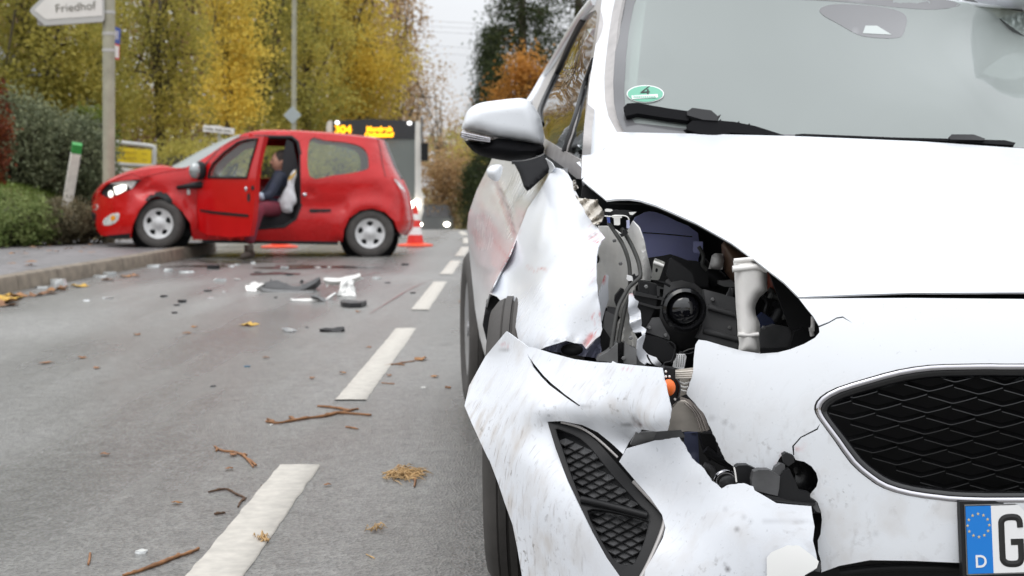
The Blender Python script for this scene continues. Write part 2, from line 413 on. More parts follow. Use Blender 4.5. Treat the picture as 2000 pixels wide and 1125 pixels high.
# ================================================================== VEGETATION
def leaves(name, pos, size, mat_, tint, parent=None, aspect=.6, nrm=None, **kw):
    """many leaf-sized bent faces with random facing (two triangles each)"""
    n = len(pos); a = rng.normal(size=(n, 3)); a /= np.linalg.norm(a, axis=1)[:, None]
    if nrm is not None: a = a+nrm; a /= np.linalg.norm(a, axis=1)[:, None]+1e-9
    r = rng.normal(size=(n, 3)); b = np.cross(a, r); b /= np.linalg.norm(b, axis=1)[:, None]+1e-9; c = np.cross(a, b)
    s = np.asarray(size)*np.ones(n); s = s[:, None]
    V = np.empty((n, 4, 3)); V[:, 0] = pos-b*s*.5; V[:, 1] = pos+c*s*aspect*.5+a*s*.12; V[:, 2] = pos+b*s*.5; V[:, 3] = pos-c*s*aspect*.5+a*s*.12
    V = V.reshape(-1, 3)
    org = np.array((V[:, 0].mean(), V[:, 1].mean(), V[:, 2].min())) if parent is None else WL[parent]
    me = bpy.data.meshes.new(name); me.vertices.add(4*n); me.vertices.foreach_set('co', (V-org).ravel())
    me.loops.add(4*n); me.loops.foreach_set('vertex_index', np.arange(4*n, dtype=np.int32)); me.polygons.add(n)
    me.polygons.foreach_set('loop_start', np.arange(0, 4*n, 4, dtype=np.int32)); me.polygons.foreach_set('loop_total', np.full(n, 4, np.int32))
    at = me.attributes.new('tint', 'FLOAT', 'POINT'); at.data.foreach_set('value', np.repeat(np.clip(tint, 0, 1), 4).astype(np.float32))
    me.materials.append(mat_); me.update(calc_edges=True); me.validate()
    o = bpy.data.objects.new(name, me); C.objects.link(o)
    if parent is None: o.location = org
    else: o.parent = parent
    WL[o] = org
    return tag(o, **kw)
def clumps(c, r, n, per, spread, shell=.55, flat=1.0):
    """points in clumps spread through an ellipsoid with an uneven outline"""
    d = rng.normal(size=(n, 3)); d /= np.linalg.norm(d, axis=1)[:, None]
    rad = shell+(1-shell)*rng.random(n)**.6; rad *= rng.uniform(.8, 1.12, n)
    cc = np.array(c)+d*rad[:, None]*np.array(r)
    idx = np.repeat(np.arange(n), per); off = rng.normal(size=(n*per, 3))*spread*rng.uniform(.6, 1.3, n)[idx][:, None]; off[:, 2] *= flat
    return cc, cc[idx]+off, idx
M_bark = mat('bark', (.075, .062, .045), .9, var=.4, vs=6, bump=.8, bs=18, dist=.03)
M_bark_l = mat('pale_bark', (.25, .21, .16), .9, var=.4, vs=6, bump=.6, bs=18, dist=.02)
def limb_tree(base, top, r0, crown_pts, m_, parent, n=14):
    b = np.array(base, float); t = np.array(top, float); mb_ = MB()
    tr = [b+(t-b)*k/6+np.array((random.uniform(-.12, .12), random.uniform(-.12, .12), 0))*(k > 0)*(k < 6) for k in range(7)]
    tr[0] = tr[0]-np.array((0, 0, .15))
    mb_.tube(tr, [r0*(1.15-k/6*.95) for k in range(7)], 9)
    for q in crown_pts[:n]:
        k = random.uniform(.3, .95); i_ = int(k*6); s = tr[i_]+(tr[min(i_+1, 6)]-tr[i_])*(k*6-i_); q = np.array(q)
        mid = (s+q)/2+np.array((random.uniform(-.3, .3), random.uniform(-.3, .3), random.uniform(.0, .4)))
        mb_.tube([s, (s+mid)/2+np.array((0, 0, .1)), mid, (mid+q)/2, q], [r0*.42*(1-k*.5), r0*.34*(1-k*.5), r0*.25, r0*.16, r0*.07], 5)
    return mb_.out('trunk', m_, parent, split=0)
def tree(name, label, px, Y, crowns, leafm, size, r0=.16, group=None, bark=None, cat='tree', shell=.12, per=46, spread=.24, limbs=26, topz=None):
    """crowns: list of (dpx, py, rx, ry, rz, clumps, tint_lo, tint_hi), placed relative to the trunk's pixel column"""
    X = (px-HX)/F*Y; z0 = float(ground_h(X, Y)); b = (X, Y, z0)
    rt = root(name, label, cat, b, group); pos = []; tint = []; cp = []
    for dpx, py, rx, ry, rz, n, t0, t1 in crowns:
        c = P(px+dpx, py, Y); cc, pp, idx = clumps(c, (rx, ry, rz), int(n*1.45), per, spread, shell)
        cp += list(cc[::max(1, n//8)]); pos.append(pp)
        n = int(n*1.45); tt = t0+(t1-t0)*rng.random(n)*1.1-.05+.28*np.sin(cc[:, 0]*1.9+cc[:, 2]*.8)*np.sin(cc[:, 2]*1.7+px); tint.append(tt[idx]+rng.normal(0, .12, len(idx)))
    pos = np.concatenate(pos); tint = np.concatenate(tint)
    ok = pos[:, 2] > z0+.05; pos = pos[ok]; tint = tint[ok]
    random.shuffle(cp)
    top = (X+random.uniform(-.3, .3), Y, topz if topz else z0+max(3, max(P(0, c[1], Y)[2] for c in crowns)-z0+.5))
    limb_tree(b, top, r0, cp, bark or M_bark, rt, limbs)
    leaves('crown', pos, size*rng.uniform(.7, 1.3, len(pos)), leafm, tint, rt, nrm=np.array((0, -.3, .55)))
    return rt
L_olive = leafmat('olive_autumn_leaf', (.30, .285, .07), (.74, .63, .16), tl=.55)
L_gold = leafmat('golden_leaf', (.48, .38, .075), (.92, .72, .15), tl=.55)
L_rust = leafmat('rust_leaf', (.36, .23, .11), (.62, .43, .23), tl=.5)
L_dark = leafmat('conifer_needles', (.022, .036, .014), (.085, .105, .038), tl=.25)
L_orange = leafmat('orange_leaf', (.30, .14, .03), (.62, .31, .07), tl=.45)
L_hedge = leafmat('juniper_needles', (.085, .105, .055), (.28, .30, .17), tl=.3)
L_lime = leafmat('fresh_green_leaf', (.07, .11, .012), (.20, .24, .035))
L_sage = leafmat('sage_green_leaf', (.10, .15, .035), (.28, .33, .12))
L_heath = leafmat('heather_leaf', (.10, .09, .05), (.26, .22, .13))
L_grass = leafmat('grass_blade', (.06, .10, .015), (.19, .25, .05), tl=.3)
L_red = leafmat('red_hedge_leaf', (.10, .022, .010), (.26, .07, .022))
gT = 'autumn trees behind the red car'
tree('olive_tree', 'broad olive-green tree behind the direction sign with the arrow', 95, 34, [(0, 60, 2.4, 1.6, 2.6, 120, .0, .5), (-60, 190, 1.8, 1.4, 1.3, 60, 0, .45), (70, 180, 1.5, 1.2, 1.6, 60, .2, .8), (0, -150, 2.6, 2, 2.2, 60, .1, .5)], L_olive, .12, .15, gT)
tree('olive_tree', 'olive and yellow tree between sign pole and street name plate', 320, 37, [(0, 70, 2.3, 1.6, 2.2, 110, .1, .7), (-20, 215, 2.2, 1.5, 1.3, 70, .2, .9), (20, -150, 2.5, 2, 2.4, 60, .2, .7)], L_olive, .10, .14, gT)
tree('golden_tree', 'bright yellow slender tree right behind the street name plate', 455, 35, [(-5, 190, .75, .7, 1.2, 46, .5, 1), (10, 100, .8, .7, 1.3, 40, .3, .9), (10, -20, .9, .8, 1.2, 30, .2, .7)], L_gold, .10, .08, gT, limbs=10)
tree('olive_tree', 'brown-olive tree left of the tall lamp pole', 500, 41, [(0, 50, 2.3, 1.5, 2.4, 90, .0, .7), (0, 215, 2.3, 1.5, 1.4, 60, 0, .5), (0, -140, 2.2, 2, 2.0, 50, .2, .7)], L_olive, .11, .15, gT)
tree('golden_tree', 'tall golden tree rising behind the bus roof', 690, 46, [(0, 90, 2.0, 1.7, 2.7, 130, .1, .8), (-40, 215, 2.4, 1.6, 1.3, 60, .0, .5), (30, 160, 1.7, 1.4, 1.6, 70, .3, 1), (-10, -60, 1.7, 1.5, 1.8, 60, .3, .9)], L_gold, .115, .17, gT)
tree('olive_tree', 'green-olive tree filling the gap right of the lamp pole', 600, 43, [(0, 100, 1.7, 1.4, 2.3, 80, .2, .9), (-10, 220, 2.0, 1.4, 1.3, 60, .0, .6), (0, -70, 1.8, 1.5, 2, 50, .3, .9)], L_olive, .11, .15, gT)
tree('birch_tree', 'rust-brown thinning birch beyond the golden tree', 775, 55, [(0, 60, 1.2, 1.2, 3.4, 60, .2, 1), (20, 190, 1.6, 1.2, 1.8, 36, .1, .9)], L_rust, .11, .13, gT, per=30, spread=.34, limbs=40)
gB = 'bare trees far down the road'
for k, (px_, Y_, py_, lab) in enumerate(((850, 74, 215, 'nearly bare birch with drooping twigs right of the bus'), (800, 78, 150, 'half bare brown tree above the bus corner'), (905, 82, 250, 'small nearly bare tree beside the dark conifers'), (870, 62, 350, 'low brown thicket tree beside the far road'), (930, 66, 330, 'brown bushy tree at the foot of the conifers'))):
    tree('bare_tree', lab, px_, Y_, [(0, py_, 1.5, 1.4, 2.6 if k < 3 else 1.7, 34 if k < 3 else 60, .2, 1), (5, min(py_+130, 400), 1.7, 1.4, 1.9, 34, 0, .8)], L_rust if k != 4 else L_olive, .13, .12, gB, M_bark_l, per=17 if k < 3 else 45, spread=.4, limbs=44)
tree('beech_tree', 'copper-brown tree left of the far road bend', 720, 70, [(0, 260, 3, 2, 3.0, 90, 0, .8)], L_rust, .15, .2, gB)
tree('beech_tree', 'dull olive tree masking the far end of the road', 960, 95, [(-40, 330, 5.5, 2, 3.2, 120, .0, .5)], L_olive, .2, .2, gB)
def conifer(px, Y, top_py, base_r, label, n=260):
    X = (px-HX)/F*Y; z0 = float(ground_h(X, Y)); zt = P(px, top_py, Y)[2]; h = zt-z0
    rt = root('conifer', label, 'tree', (X, Y, z0), 'dark conifers on the right verge')
    mb_ = MB(); mb_.tube([(X, Y, z0-.1), (X, Y, z0+h*.5), (X, Y, zt)], [.22, .14, .02], 8)
    u = rng.random(n)**.75; th = rng.random(n)*2*math.pi; z = z0+.2+h*.985*(u)
    rr = base_r*(1-u)**.75*rng.uniform(.55, 1.15, n)+.12
    cc = np.stack([X+rr*np.cos(th), Y+rr*np.sin(th), z-.25*rr], -1)
    for q in cc[::6]:
        s = np.array((X, Y, q[2]+.35*np.hypot(q[0]-X, q[1]-Y))); mb_.tube([s, (s+q)/2+np.array((0, 0, .06)), q], [.04, .028, .008], 4)
    mb_.out('trunk', M_bark, rt, split=0)
    per = 60; idx = np.repeat(np.arange(n), per); k = rng.random(n*per)[:, None]
    ax = np.stack([X*np.ones(n), Y*np.ones(n), z], -1)
    pp = cc[idx]*(1-k*.45)+ax[idx]*k*.45+rng.normal(size=(n*per, 3))*np.array((.24, .24, .15))
    tt = rng.random(n)[idx]*.8+rng.normal(0, .12, n*per)
    leaves('crown', pp, .15*rng.uniform(.6, 1.3, n*per), L_dark, tt, rt, aspect=.3)
conifer(1020, 46, -330, 1.75, 'tall dark conifer standing behind the white car mirror', 380)
conifer(1130, 49, -420, 2.2, 'dark conifer behind the white car side window', 380)
conifer(960, 56, 60, 1.0, 'slimmer dark conifer at the edge of the sky gap')
conifer(930, 60, 330, .9, 'low dark fir under the white mirror', 140)
conifer(1075, 40, 230, 1.2, 'short dark fir hidden low behind the orange tree', 140)
conifer(1900, 26, -420, 2.6, 'dark fir standing beyond the white car roof', 300)
conifer(2140, 24, -420, 2.6, 'broad dark fir beyond the white car roof corner', 300)
tree('maple_tree', 'orange maple in front of the dark conifers', 1015, 41, [(5, 140, .42, .4, .55, 26, .4, 1), (-25, 190, .45, .4, .4, 22, .1, .8), (45, 165, .35, .4, .5, 16, .0, .6), (10, 240, .5, .5, .5, 16, 0, .5)], L_orange, .10, .07, None, limbs=12)
for k, (px_, Y_, lab) in enumerate(((20, 58, 'brown wood-edge tree beyond the dark junipers'), (190, 62, 'olive wood-edge tree seen behind the sign pole'), (370, 60, 'ochre wood-edge tree behind the street name plate'), (545, 64, 'brown wood-edge tree behind the lamp pole'), (690, 66, 'ochre wood-edge tree behind the golden tree'))):
    tree('wood_edge_tree', lab, px_, Y_, [(0, 40, 3.4, 1.5, 4.2, 130, 0, .6), (0, 270, 3.2, 1.5, 3.2, 110, 0, .4), (0, -120, 3.0, 1.5, 2.6, 60, .1, .7)], L_olive if k % 2 else L_rust, .22, .2, 'wood edge behind the autumn trees', per=34, spread=.42)
# trees to the left of the camera's frame continue the row (seen mirrored in the car's glass)
for px_, Y_, lab in ((-420, 30, 'olive tree beside the garden with the red hedge'),):
    tree('olive_tree', lab, px_, Y_, [(0, 60, 2.6, 1.8, 2.6, 90, .1, .8), (0, -160, 2.6, 2, 2.2, 50, .2, .8)], L_olive, .16, .16, gT, per=36)

def shrub(name, label, c, r, n, per, leafm, size, spread, tint=(0, 1), group=None, shell=.8, aspect=.6, cat='shrub', stems=8, floor=None):
    c = np.array(c, float); r = np.array(r, float)
    z0 = floor if floor is not None else c[2]-r[2]
    rt = root(name, label, cat, (c[0], c[1], z0), group)
    cc, pp, idx = clumps(c, r, n, per, spread, shell)
    ok = pp[:, 2] > z0; tt = (tint[0]+(tint[1]-tint[0])*rng.random(n))[idx]+rng.normal(0, .1, len(idx))
    mb_ = MB()
    for q in cc[:stems]:
        if q[2] < z0+.1: continue
        s = np.array((c[0]+random.uniform(-.2, .2)*r[0], c[1]+random.uniform(-.2, .2)*r[1], z0-.08)); mb_.tube([s, (s+q)/2+np.array((0, 0, .1*r[2])), q], [.018, .012, .004], 5)
    if mb_.V: mb_.out('stem', M_bark, rt, split=0)
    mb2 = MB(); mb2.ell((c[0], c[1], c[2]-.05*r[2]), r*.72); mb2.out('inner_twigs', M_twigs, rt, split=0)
    leaves('foliage', pp[ok], size*rng.uniform(.7, 1.3, ok.sum()), leafm, tt[ok], rt, aspect=aspect, nrm=np.array((0, -.35, .5)))
    return rt
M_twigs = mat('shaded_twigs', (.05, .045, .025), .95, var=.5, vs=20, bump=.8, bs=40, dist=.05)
# low mounds along the pavement
def SP(px, py, Y): return P(px, py, Y)
shrub('mound_shrub', 'pale green mounded shrub beside the pavement', SP(22, 437, 17.4), (.52, .5, .33), 120, 60, L_sage, .045, .06, (.2, 1), None, .9, floor=.15)
shrub('mound_shrub', 'pale green cushion shrub further along the pavement bank', SP(-70, 440, 16.6), (.5, .5, .33), 100, 50, L_sage, .045, .06, (.1, .8), None, .9, floor=.15)
shrub('heather_bush', 'brownish heather bush below the leaning white post', SP(118, 435, 17.8), (.36, .45, .26), 90, 60, L_heath, .035, .05, (0, 1), 'heather bushes on the bank', .9, floor=.15)
shrub('heather_bush', 'brown-green heather bush at the nose of the red car', SP(172, 437, 18.2), (.36, .45, .25), 90, 60, L_heath, .035, .05, (0, .9), 'heather bushes on the bank', .9, floor=.15)
# juniper hedge behind the grass strip
shrub('juniper_hedge', 'dark juniper hedge behind the leaning white post', SP(118, 300, 23.5), (.75, .8, .66), 200, 70, L_hedge, .06, .11, (0, .8), 'dark junipers on the bank', .85)
shrub('juniper_hedge', 'tall dark juniper beside the red-leaved hedge', SP(25, 280, 22.8), (.70, .8, .72), 200, 70, L_hedge, .06, .11, (.1, 1), 'dark junipers on the bank', .85)
shrub('juniper_hedge', 'low dark juniper behind the sign pole', SP(176, 335, 24.2), (.36, .8, .5), 150, 70, L_hedge, .06, .1, (0, .7), 'dark junipers on the bank', .85)
shrub('leafy_shrub', 'fresh green rounded shrub left of the sign pole', SP(178, 268, 26), (.42, .4, .5), 80, 50, L_lime, .06, .07, (.2, 1), None, .85, floor=.3)
shrub('red_hedge', 'rusty red leaved hedge at the garden edge', SP(-38, 260, 19), (.30, .5, .75), 120, 60, L_red, .05, .07, (0, 1), None, .9, floor=.7)
shrub('brown_thicket', 'brown undergrowth thicket below the yellow road sign', SP(275, 385, 31), (1.2, .9, .6), 110, 60, L_heath, .08, .14, (0, .8), 'undergrowth under the trees', .8)
shrub('brown_thicket', 'olive undergrowth thicket seen through the open car door', SP(480, 340, 33), (1.9, .9, .75), 140, 60, L_olive, .08, .16, (0, .6), 'undergrowth under the trees', .8)
shrub('brown_thicket', 'shaded undergrowth thicket seen through the car rear window', SP(640, 350, 36), (1.3, .9, .85), 110, 60, L_olive, .08, .16, (0, .5), 'undergrowth under the trees', .8)
shrub('brown_thicket', 'leafy undergrowth thicket behind the red bonnet', SP(370, 345, 32), (1.5, .9, .75), 130, 60, L_olive, .08, .15, (.1, .8), 'undergrowth under the trees', .8)
# grass on the bank: blades
n = 60000; gx_ = rng.uniform(-11, -6.6, n); gy_ = rng.uniform(14.0, 24, n); gz_ = ground_h(gx_, gy_)+.03
leaves('grass', np.stack([gx_, gy_, gz_], -1), .10*rng.uniform(.5, 1.2, n), L_grass, rng.random(n), None, aspect=.12, kind='stuff', label='mown green grass on the bank', cat='grass')
# ================================================================== WHITE CAR (wreck in the foreground)
WA = math.radians(6.0); CC = np.array((1.0, 2.32)); LAT = np.array((-math.cos(WA), -math.sin(WA))); BAK = np.array((-math.sin(WA), math.cos(WA)))
def car(u, v, z): q = CC+LAT*u+BAK*v; return np.array((q[0], q[1], z))
def refl(p, dz=0, du=0.0):
    d = np.array(p[:2])-CC; u = d @ LAT; q = np.array(p[:2])-(2*u+du)*LAT; return np.array((q[0], q[1], p[2]+dz))
def rpx(px, py, Y, dz=0, du=0.0):
    q = refl(P(px, py, Y), dz, du); a = proj(q); return (a[0], a[1], q[1])
def fascia(px, py, off=0.0):
    px = np.asarray(px, float); py = np.asarray(py, float); Y = np.full(px.shape, 2.4)
    for _ in range(40):
        X = (px-HX)/F*Y; z = CAMH-(py-HY)/F*Y
        dx = X-CC[0]; dy_ = Y-CC[1]; u = np.abs(dx*LAT[0]+dy_*LAT[1]); v = dx*BAK[0]+dy_*BAK[1]
        V = .31*u**2+.5*u**6+np.where(z > .42, 1.1*(z-.42)**2, 0)+np.where(z < .26, .9*(.26-z)**2, 0)+off
        Y = Y+.8*(V-v)
    return Y
FS = lambda off=0.0: (lambda x, y: fascia(x, y, off))
# ---- paint with dirt, scuffs and water specks
def paint(name, base, dirt=(.20, .16, .11), scuff=(.55, .06, .05), spots=.0, speck=.0, rough=.25, chalk=0.0):
    m, t, b, l = nm(name); tcn = t.nodes.new('ShaderNodeTexCoord')
    def noi(s, d=5, sc=None):
        n = t.nodes.new('ShaderNodeTexNoise'); n.inputs['Scale'].default_value = s; n.inputs['Detail'].default_value = d
        v = tcn.outputs['Object']
        if sc:
            mp = t.nodes.new('ShaderNodeMapping'); mp.inputs['Scale'].default_value = sc; mp.inputs['Rotation'].default_value = (.4, .5, .6); l(v, mp.inputs[0]); v = mp.outputs[0]
        l(v, n.inputs['Vector']); return n.outputs[0]
    def mth(op, a, b2=None):
        q = t.nodes.new('ShaderNodeMath'); q.operation = op
        for i_, z in enumerate((a, b2)):
            if z is None: continue
            if isinstance(z, (int, float)): q.inputs[i_].default_value = z
            else: l(z, q.inputs[i_])
        q.use_clamp = op in ('MULTIPLY', 'ADD') ; return q.outputs[0]
    def ramp(src, a, b2, hi=1.0):
        r = t.nodes.new('ShaderNodeMapRange'); r.inputs['From Min'].default_value = a; r.inputs['From Max'].default_value = b2; r.inputs['To Max'].default_value = hi; l(src, r.inputs['Value']); return r.outputs[0]
    def mixc(f, a, b2):
        q = t.nodes.new('ShaderNodeMixRGB'); l(f, q.inputs[0])
        for i_, z in ((1, a), (2, b2)):
            if isinstance(z, tuple): q.inputs[i_].default_value = (*z, 1)
            else: l(z, q.inputs[i_])
        return q.outputs[0]
    ad = t.nodes.new('ShaderNodeAttribute'); ad.attribute_name = 'dirt'; asn = t.nodes.new('ShaderNodeAttribute'); asn.attribute_name = 'scuff'
    al = t.nodes.new('ShaderNodeAttribute'); al.attribute_name = 'line'
    smear = mth('MULTIPLY', ramp(noi(16, 9, (1, 2.2, 1)), .47, .72), ad.outputs['Fac'])
    grain = mth('MULTIPLY', ramp(noi(95, 5), .58, .66), mth('MULTIPLY', ad.outputs['Fac'], ramp(noi(11, 4), .53, .66)))
    scr = mth('MULTIPLY', ramp(noi(30, 6, (1, 7, 1)), .58, .70, .6), ad.outputs['Fac'])
    film_sheen = ramp(noi(6, 6), .5, .8, .10)
    col = mixc(film_sheen, base, (.62, .58, .52))
    col = mixc(mth('MULTIPLY', smear, .55), col, (dirt[0]*1.9, dirt[1]*1.8, dirt[2]*1.7))
    col = mixc(mth('MULTIPLY', grain, .9), col, (dirt[0]*.5, dirt[1]*.5, dirt[2]*.5))
    col = mixc(scr, col, (.30, .27, .25))
    if spots:
        sp = mth('MULTIPLY', ramp(noi(150, 3), .52, .60), ramp(noi(7, 3), .3, .6)); col = mixc(mth('MULTIPLY', sp, spots), col, (.85, .86, .86))
    if speck: col = mixc(mth('MULTIPLY', ramp(noi(120, 2), .70, .73), speck), col, (.06, .05, .04))
    red = mth('MULTIPLY', asn.outputs['Fac'], ramp(noi(60, 6, (1, 3, .7)), .42, .60))
    col = mixc(red, col, scuff)
    col = mixc(al.outputs['Fac'], col, (.10, .09, .09))
    l(col, b.inputs['Base Color']); b.inputs['Coat Weight'].default_value = .22; b.inputs['Coat Roughness'].default_value = .1
    rg = mth('ADD', mth('MULTIPLY', smear, .5), rough); l(rg, b.inputs['Roughness'])
    bp = t.nodes.new('ShaderNodeBump'); bp.inputs['Strength'].default_value = .25; bp.inputs['Distance'].default_value = .002; l(noi(110, 3) if spots else noi(5, 3), bp.inputs['Height']); l(bp.outputs[0], b.inputs['Normal'])
    return m
WP = (.77, .795, .83)
M_wp = paint('white_paint', WP, speck=.12); M_wpd = paint('scuffed_white_paint', (.74, .765, .81), speck=.2); M_door = paint('wet_white_paint', (.70, .715, .725), spots=.8)
M_blk = mat('black_plastic', (.014, .014, .015), .42, spec=.25, bump=.15, bs=400, dist=.001); M_blkg = mat('black_gloss_plastic', (.010, .010, .011), .18, coat=.3)
M_mblk = mat('mirror_black_plastic', (.007, .007, .008), .55, spec=.04); M_grey = mat('dark_grey_plastic', (.075, .075, .077), .55, var=.25, vs=25, bump=.1, bs=300, dist=.001); M_mgrey = mat('grey_plastic', (.15, .15, .15), .5, var=.25, vs=20)
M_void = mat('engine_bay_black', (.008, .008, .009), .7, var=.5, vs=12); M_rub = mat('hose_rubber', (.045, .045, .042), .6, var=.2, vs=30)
M_inner = mat('bare_white_primer', (.80, .79, .76), .55, var=.16, vs=14, bump=.3, bs=25, dist=.006); M_bluelit = mat('white_panel_blue_light', (.52, .55, .95), .4, var=.15, vs=8)  # inner wing top is white metal; blue police light put into its colour
M_chrome = mat('chrome', (.60, .59, .62), .12, metal=1); M_alu = mat('satin_trim', (.42, .40, .39), .4, metal=.25, var=.12, vs=30)
M_pipe = mat('milky_plastic', (.82, .80, .77), .4, var=.12, vs=12, coat=.2); M_brown = mat('coolant_tank_plastic', (.20, .12, .08), .4, var=.3, vs=10); M_rustred = mat('red_brown_part', (.16, .035, .02), .5)
M_foil = mat('crumpled_beige_metal', (.58, .54, .48), .5, var=.2, vs=18, bump=.4, bs=40, dist=.004)
M_tyre = mat('tyre_rubber', (.065, .060, .056), .8, var=.25, vs=12, bump=.3, bs=80, dist=.003); M_rim = mat('painted_rim', (.42, .42, .43), .35, metal=.6)
M_white = mat('white_print', (.80, .80, .80), .4); M_blackp = mat('black_print', (.012, .012, .012), .4); M_eu = mat('plate_blue', (.005, .19, .62), .35); M_star = mat('plate_star', (.62, .5, .25), .35)
M_orange = mat('orange_bulb_cap', (.85, .16, .02), .35); M_lens = mat('lamp_lens', (.58, .53, .47), .15, coat=.5, var=.2, vs=20); M_dlens = mat('smoked_lens', (.22, .19, .17), .12, coat=.6, var=.4, vs=25)
M_green = mat('sticker_green', (.15, .44, .31), .4); M_int = mat('car_interior', (.16, .165, .165), .8, var=.2, vs=8); M_seat = mat('seat_fabric', (.14, .145, .145), .9, var=.2, vs=60)
def glassm(name, tint, ior, film_sheen=0.0, sheen_col=(.5, .55, .52), rough=0.0):
    m, t, b, l = nm(name); o = t.nodes['Material Output']
    tr = t.nodes.new('ShaderNodeBsdfTransparent'); tr.inputs[0].default_value = (*tint, 1)
    gl = t.nodes.new('ShaderNodeBsdfGlossy'); gl.inputs['Roughness'].default_value = rough
    fr = t.nodes.new('ShaderNodeFresnel'); fr.inputs['IOR'].default_value = ior
    ms = t.nodes.new('ShaderNodeMixShader'); l(fr.outputs[0], ms.inputs[0]); l(tr.outputs[0], ms.inputs[1]); l(gl.outputs[0], ms.inputs[2])
    if film_sheen:  # pale diffuse share paints in reflected sky, plus dew on the windscreen
        df = t.nodes.new('ShaderNodeBsdfDiffuse'); df.inputs[0].default_value = (*sheen_col, 1); m2 = t.nodes.new('ShaderNodeMixShader'); m2.inputs[0].default_value = film_sheen
        l(ms.outputs[0], m2.inputs[1]); l(df.outputs[0], m2.inputs[2]); l(m2.outputs[0], o.inputs[0])
    else: l(ms.outputs[0], o.inputs[0])
    t.nodes.remove(b); return m
M_ws = glassm('windscreen_glass', (.80, .90, .86), 1.8, .50, (.47, .515, .50)); M_sg = glassm('side_glass', (.75, .80, .78), 1.5)
WC = root('white_car', 'damaged white hatchback with missing headlight and torn bumper, front filling the foreground', 'car', tuple(car(0, 1.9, 0)))
def pan(name, outline, depth, m, parent=WC, **k): return panel(name, outline, depth, m, parent, **k)
def strokes(*ls):
    def f(x, y):
        r = np.zeros(len(x))
        for line, rad, s in ls: r = np.maximum(r, s*np.clip(1.15-dseg(x, y, line)/rad, 0, 1))
        return r
    return f
def inflate(name, outline, Y0, B, R, m, parent, B2=None, step=6, tilt=(0, 0), **k):
    """closed pillow: outline traced, both faces domed, rim at Y0"""
    v, f = panel2d(outline, (), step); d = dseg(v[:, 0], v[:, 1], list(outline)+[outline[0]]); h = np.sqrt(np.clip(1-(1-np.clip(d/R, 0, 1))**2, 0, 1))
    cx, cy = v.mean(0); base = (Y0(v[:, 0], v[:, 1]) if callable(Y0) else Y0)+tilt[0]*(v[:, 0]-cx)+tilt[1]*(v[:, 1]-cy); B2 = B if B2 is None else B2
    out = []
    for Y in (base-B*h, base+B2*h): out.append(np.stack([(v[:, 0]-HX)/F*Y, Y, CAMH-(v[:, 1]-HY)/F*Y], -1))
    V = np.concatenate(out); n = len(v); Fc = [tuple(q) for q in f]+[tuple(int(i)+n for i in q[::-1]) for q in f]
    mb_ = MB(); mb_.add(V, Fc); return mb_.out(name, m, parent, split=60, **k)
def ptube(name, pts, Y, r, m, parent, n=8, sm=4, closed=False):
    p = cr(pts, sm, closed); 
    if closed: p = p+[p[0]]
    if callable(Y): Ys = Y(np.array([q[0] for q in p]), np.array([q[1] for q in p]))
    elif hasattr(Y, '__len__'): Ys = np.interp(np.linspace(0, 1, len(p)), np.linspace(0, 1, len(Y)), Y)
    else: Ys = [Y]*len(p)
    mb_ = MB(); mb_.tube([P(q[0], q[1], y) for q, y in zip(p, Ys)], r, n); return mb_.out(name, m, parent, split=60)
def block(name, outline, Y, d, m, parent, step=8, bev=.0015):
    o = panel(name, outline, Y, m, parent, step=step, thick=d, smooth=False)
    return o
# ---- bonnet
hl = [(1205,258,3.38),(1165,310,3.27),(1137,352,3.13),(1184,391,2.92),(1205,388.5,2.895),(1229,388,2.87),(1250,391,2.85),(1282,401,2.81),(1312,414,2.77),(1360,436,2.71),(1429,475,2.60),(1471,505,2.54),(1499,527,2.50),(1531,551,2.455),(1560,580,2.42)]
hr = [rpx(*q, dz=-.035) for q in hl]
hood_out = [(1400,262),(1560,266),(1800,276),(2000,290)]+[q[:2] for q in hr]+[(2300,572),(2000,571),(1780,572),(1660,575.5)]+[q[:2] for q in hl[::-1]]
hc = hl+hr+[(1780,574,2.40),(2000,573,2.395),(2300,573,2.41),(1400,262,3.34),(1600,266,3.30),(1800,276,3.28),(2000,290,3.28),(1700,418,2.57),(1700,336,2.84),(1700,300,3.05),(2000,418,2.555),(2000,336,2.83),(2000,308,3.06),(1450,330,2.92),(1400,298,3.12),(1330,360,2.90),(1550,430,2.62)]
hood_Y = tps(hc, 2e-3)
pan('bonnet', hood_out, hood_Y, [M_wp, M_blk], step=14, thick=.004, attrs={'dirt': lambda x, y: np.full(len(x), .05)}, face=(0, 0, 5))
pan('bonnet_liner', [(q[0]+4, q[1]+5) for q in hl[3:]]+[(1780,582),(1780,520),(1500,400)], lambda x, y: hood_Y(x, y-6)+.05, M_void, step=20, thick=.004)
# ---- pillars, windscreen, roof
ap_l = [(1185,-45,4.03),(1175,3,3.97),(1170,44,3.87),(1163,89,3.76),(1156,133,3.65),(1151,165,3.57),(1148,200,3.5),(1141,243,3.42),(1138,290,3.34),(1135.5,349,3.2)]
ap_r = [(1205,258,3.40),(1188,226,3.46),(1182,198,3.5),(1180.5,175,3.53),(1180,151,3.57),(1183,115,3.64),(1189,67,3.74),(1195,27,3.83),(1201,0,3.88),(1214,-45,3.97)]
apY = tps(ap_l+ap_r, 1e-3); ap_out = [q[:2] for q in ap_l]+[(1145,343)]+[q[:2] for q in ap_r]
pan('pillar', ap_out, apY, M_wp, step=9, thick=.02)
mirx = lambda Wd: np.array([refl(q, 0, .18) for q in Wd])
pan('pillar', ap_out, apY, M_wp, step=12, thick=.02, xform=mirx)
ws_l = [(1229,-45,3.94),(1216,0,3.86),(1207,44,3.77),(1201,107,3.62),(1197.5,160,3.52),(1199,200,3.47),(1205,230,3.42),(1222,262,3.37)]
ws_r = [rpx(*q, dz=-.02, du=.18) for q in ws_l]
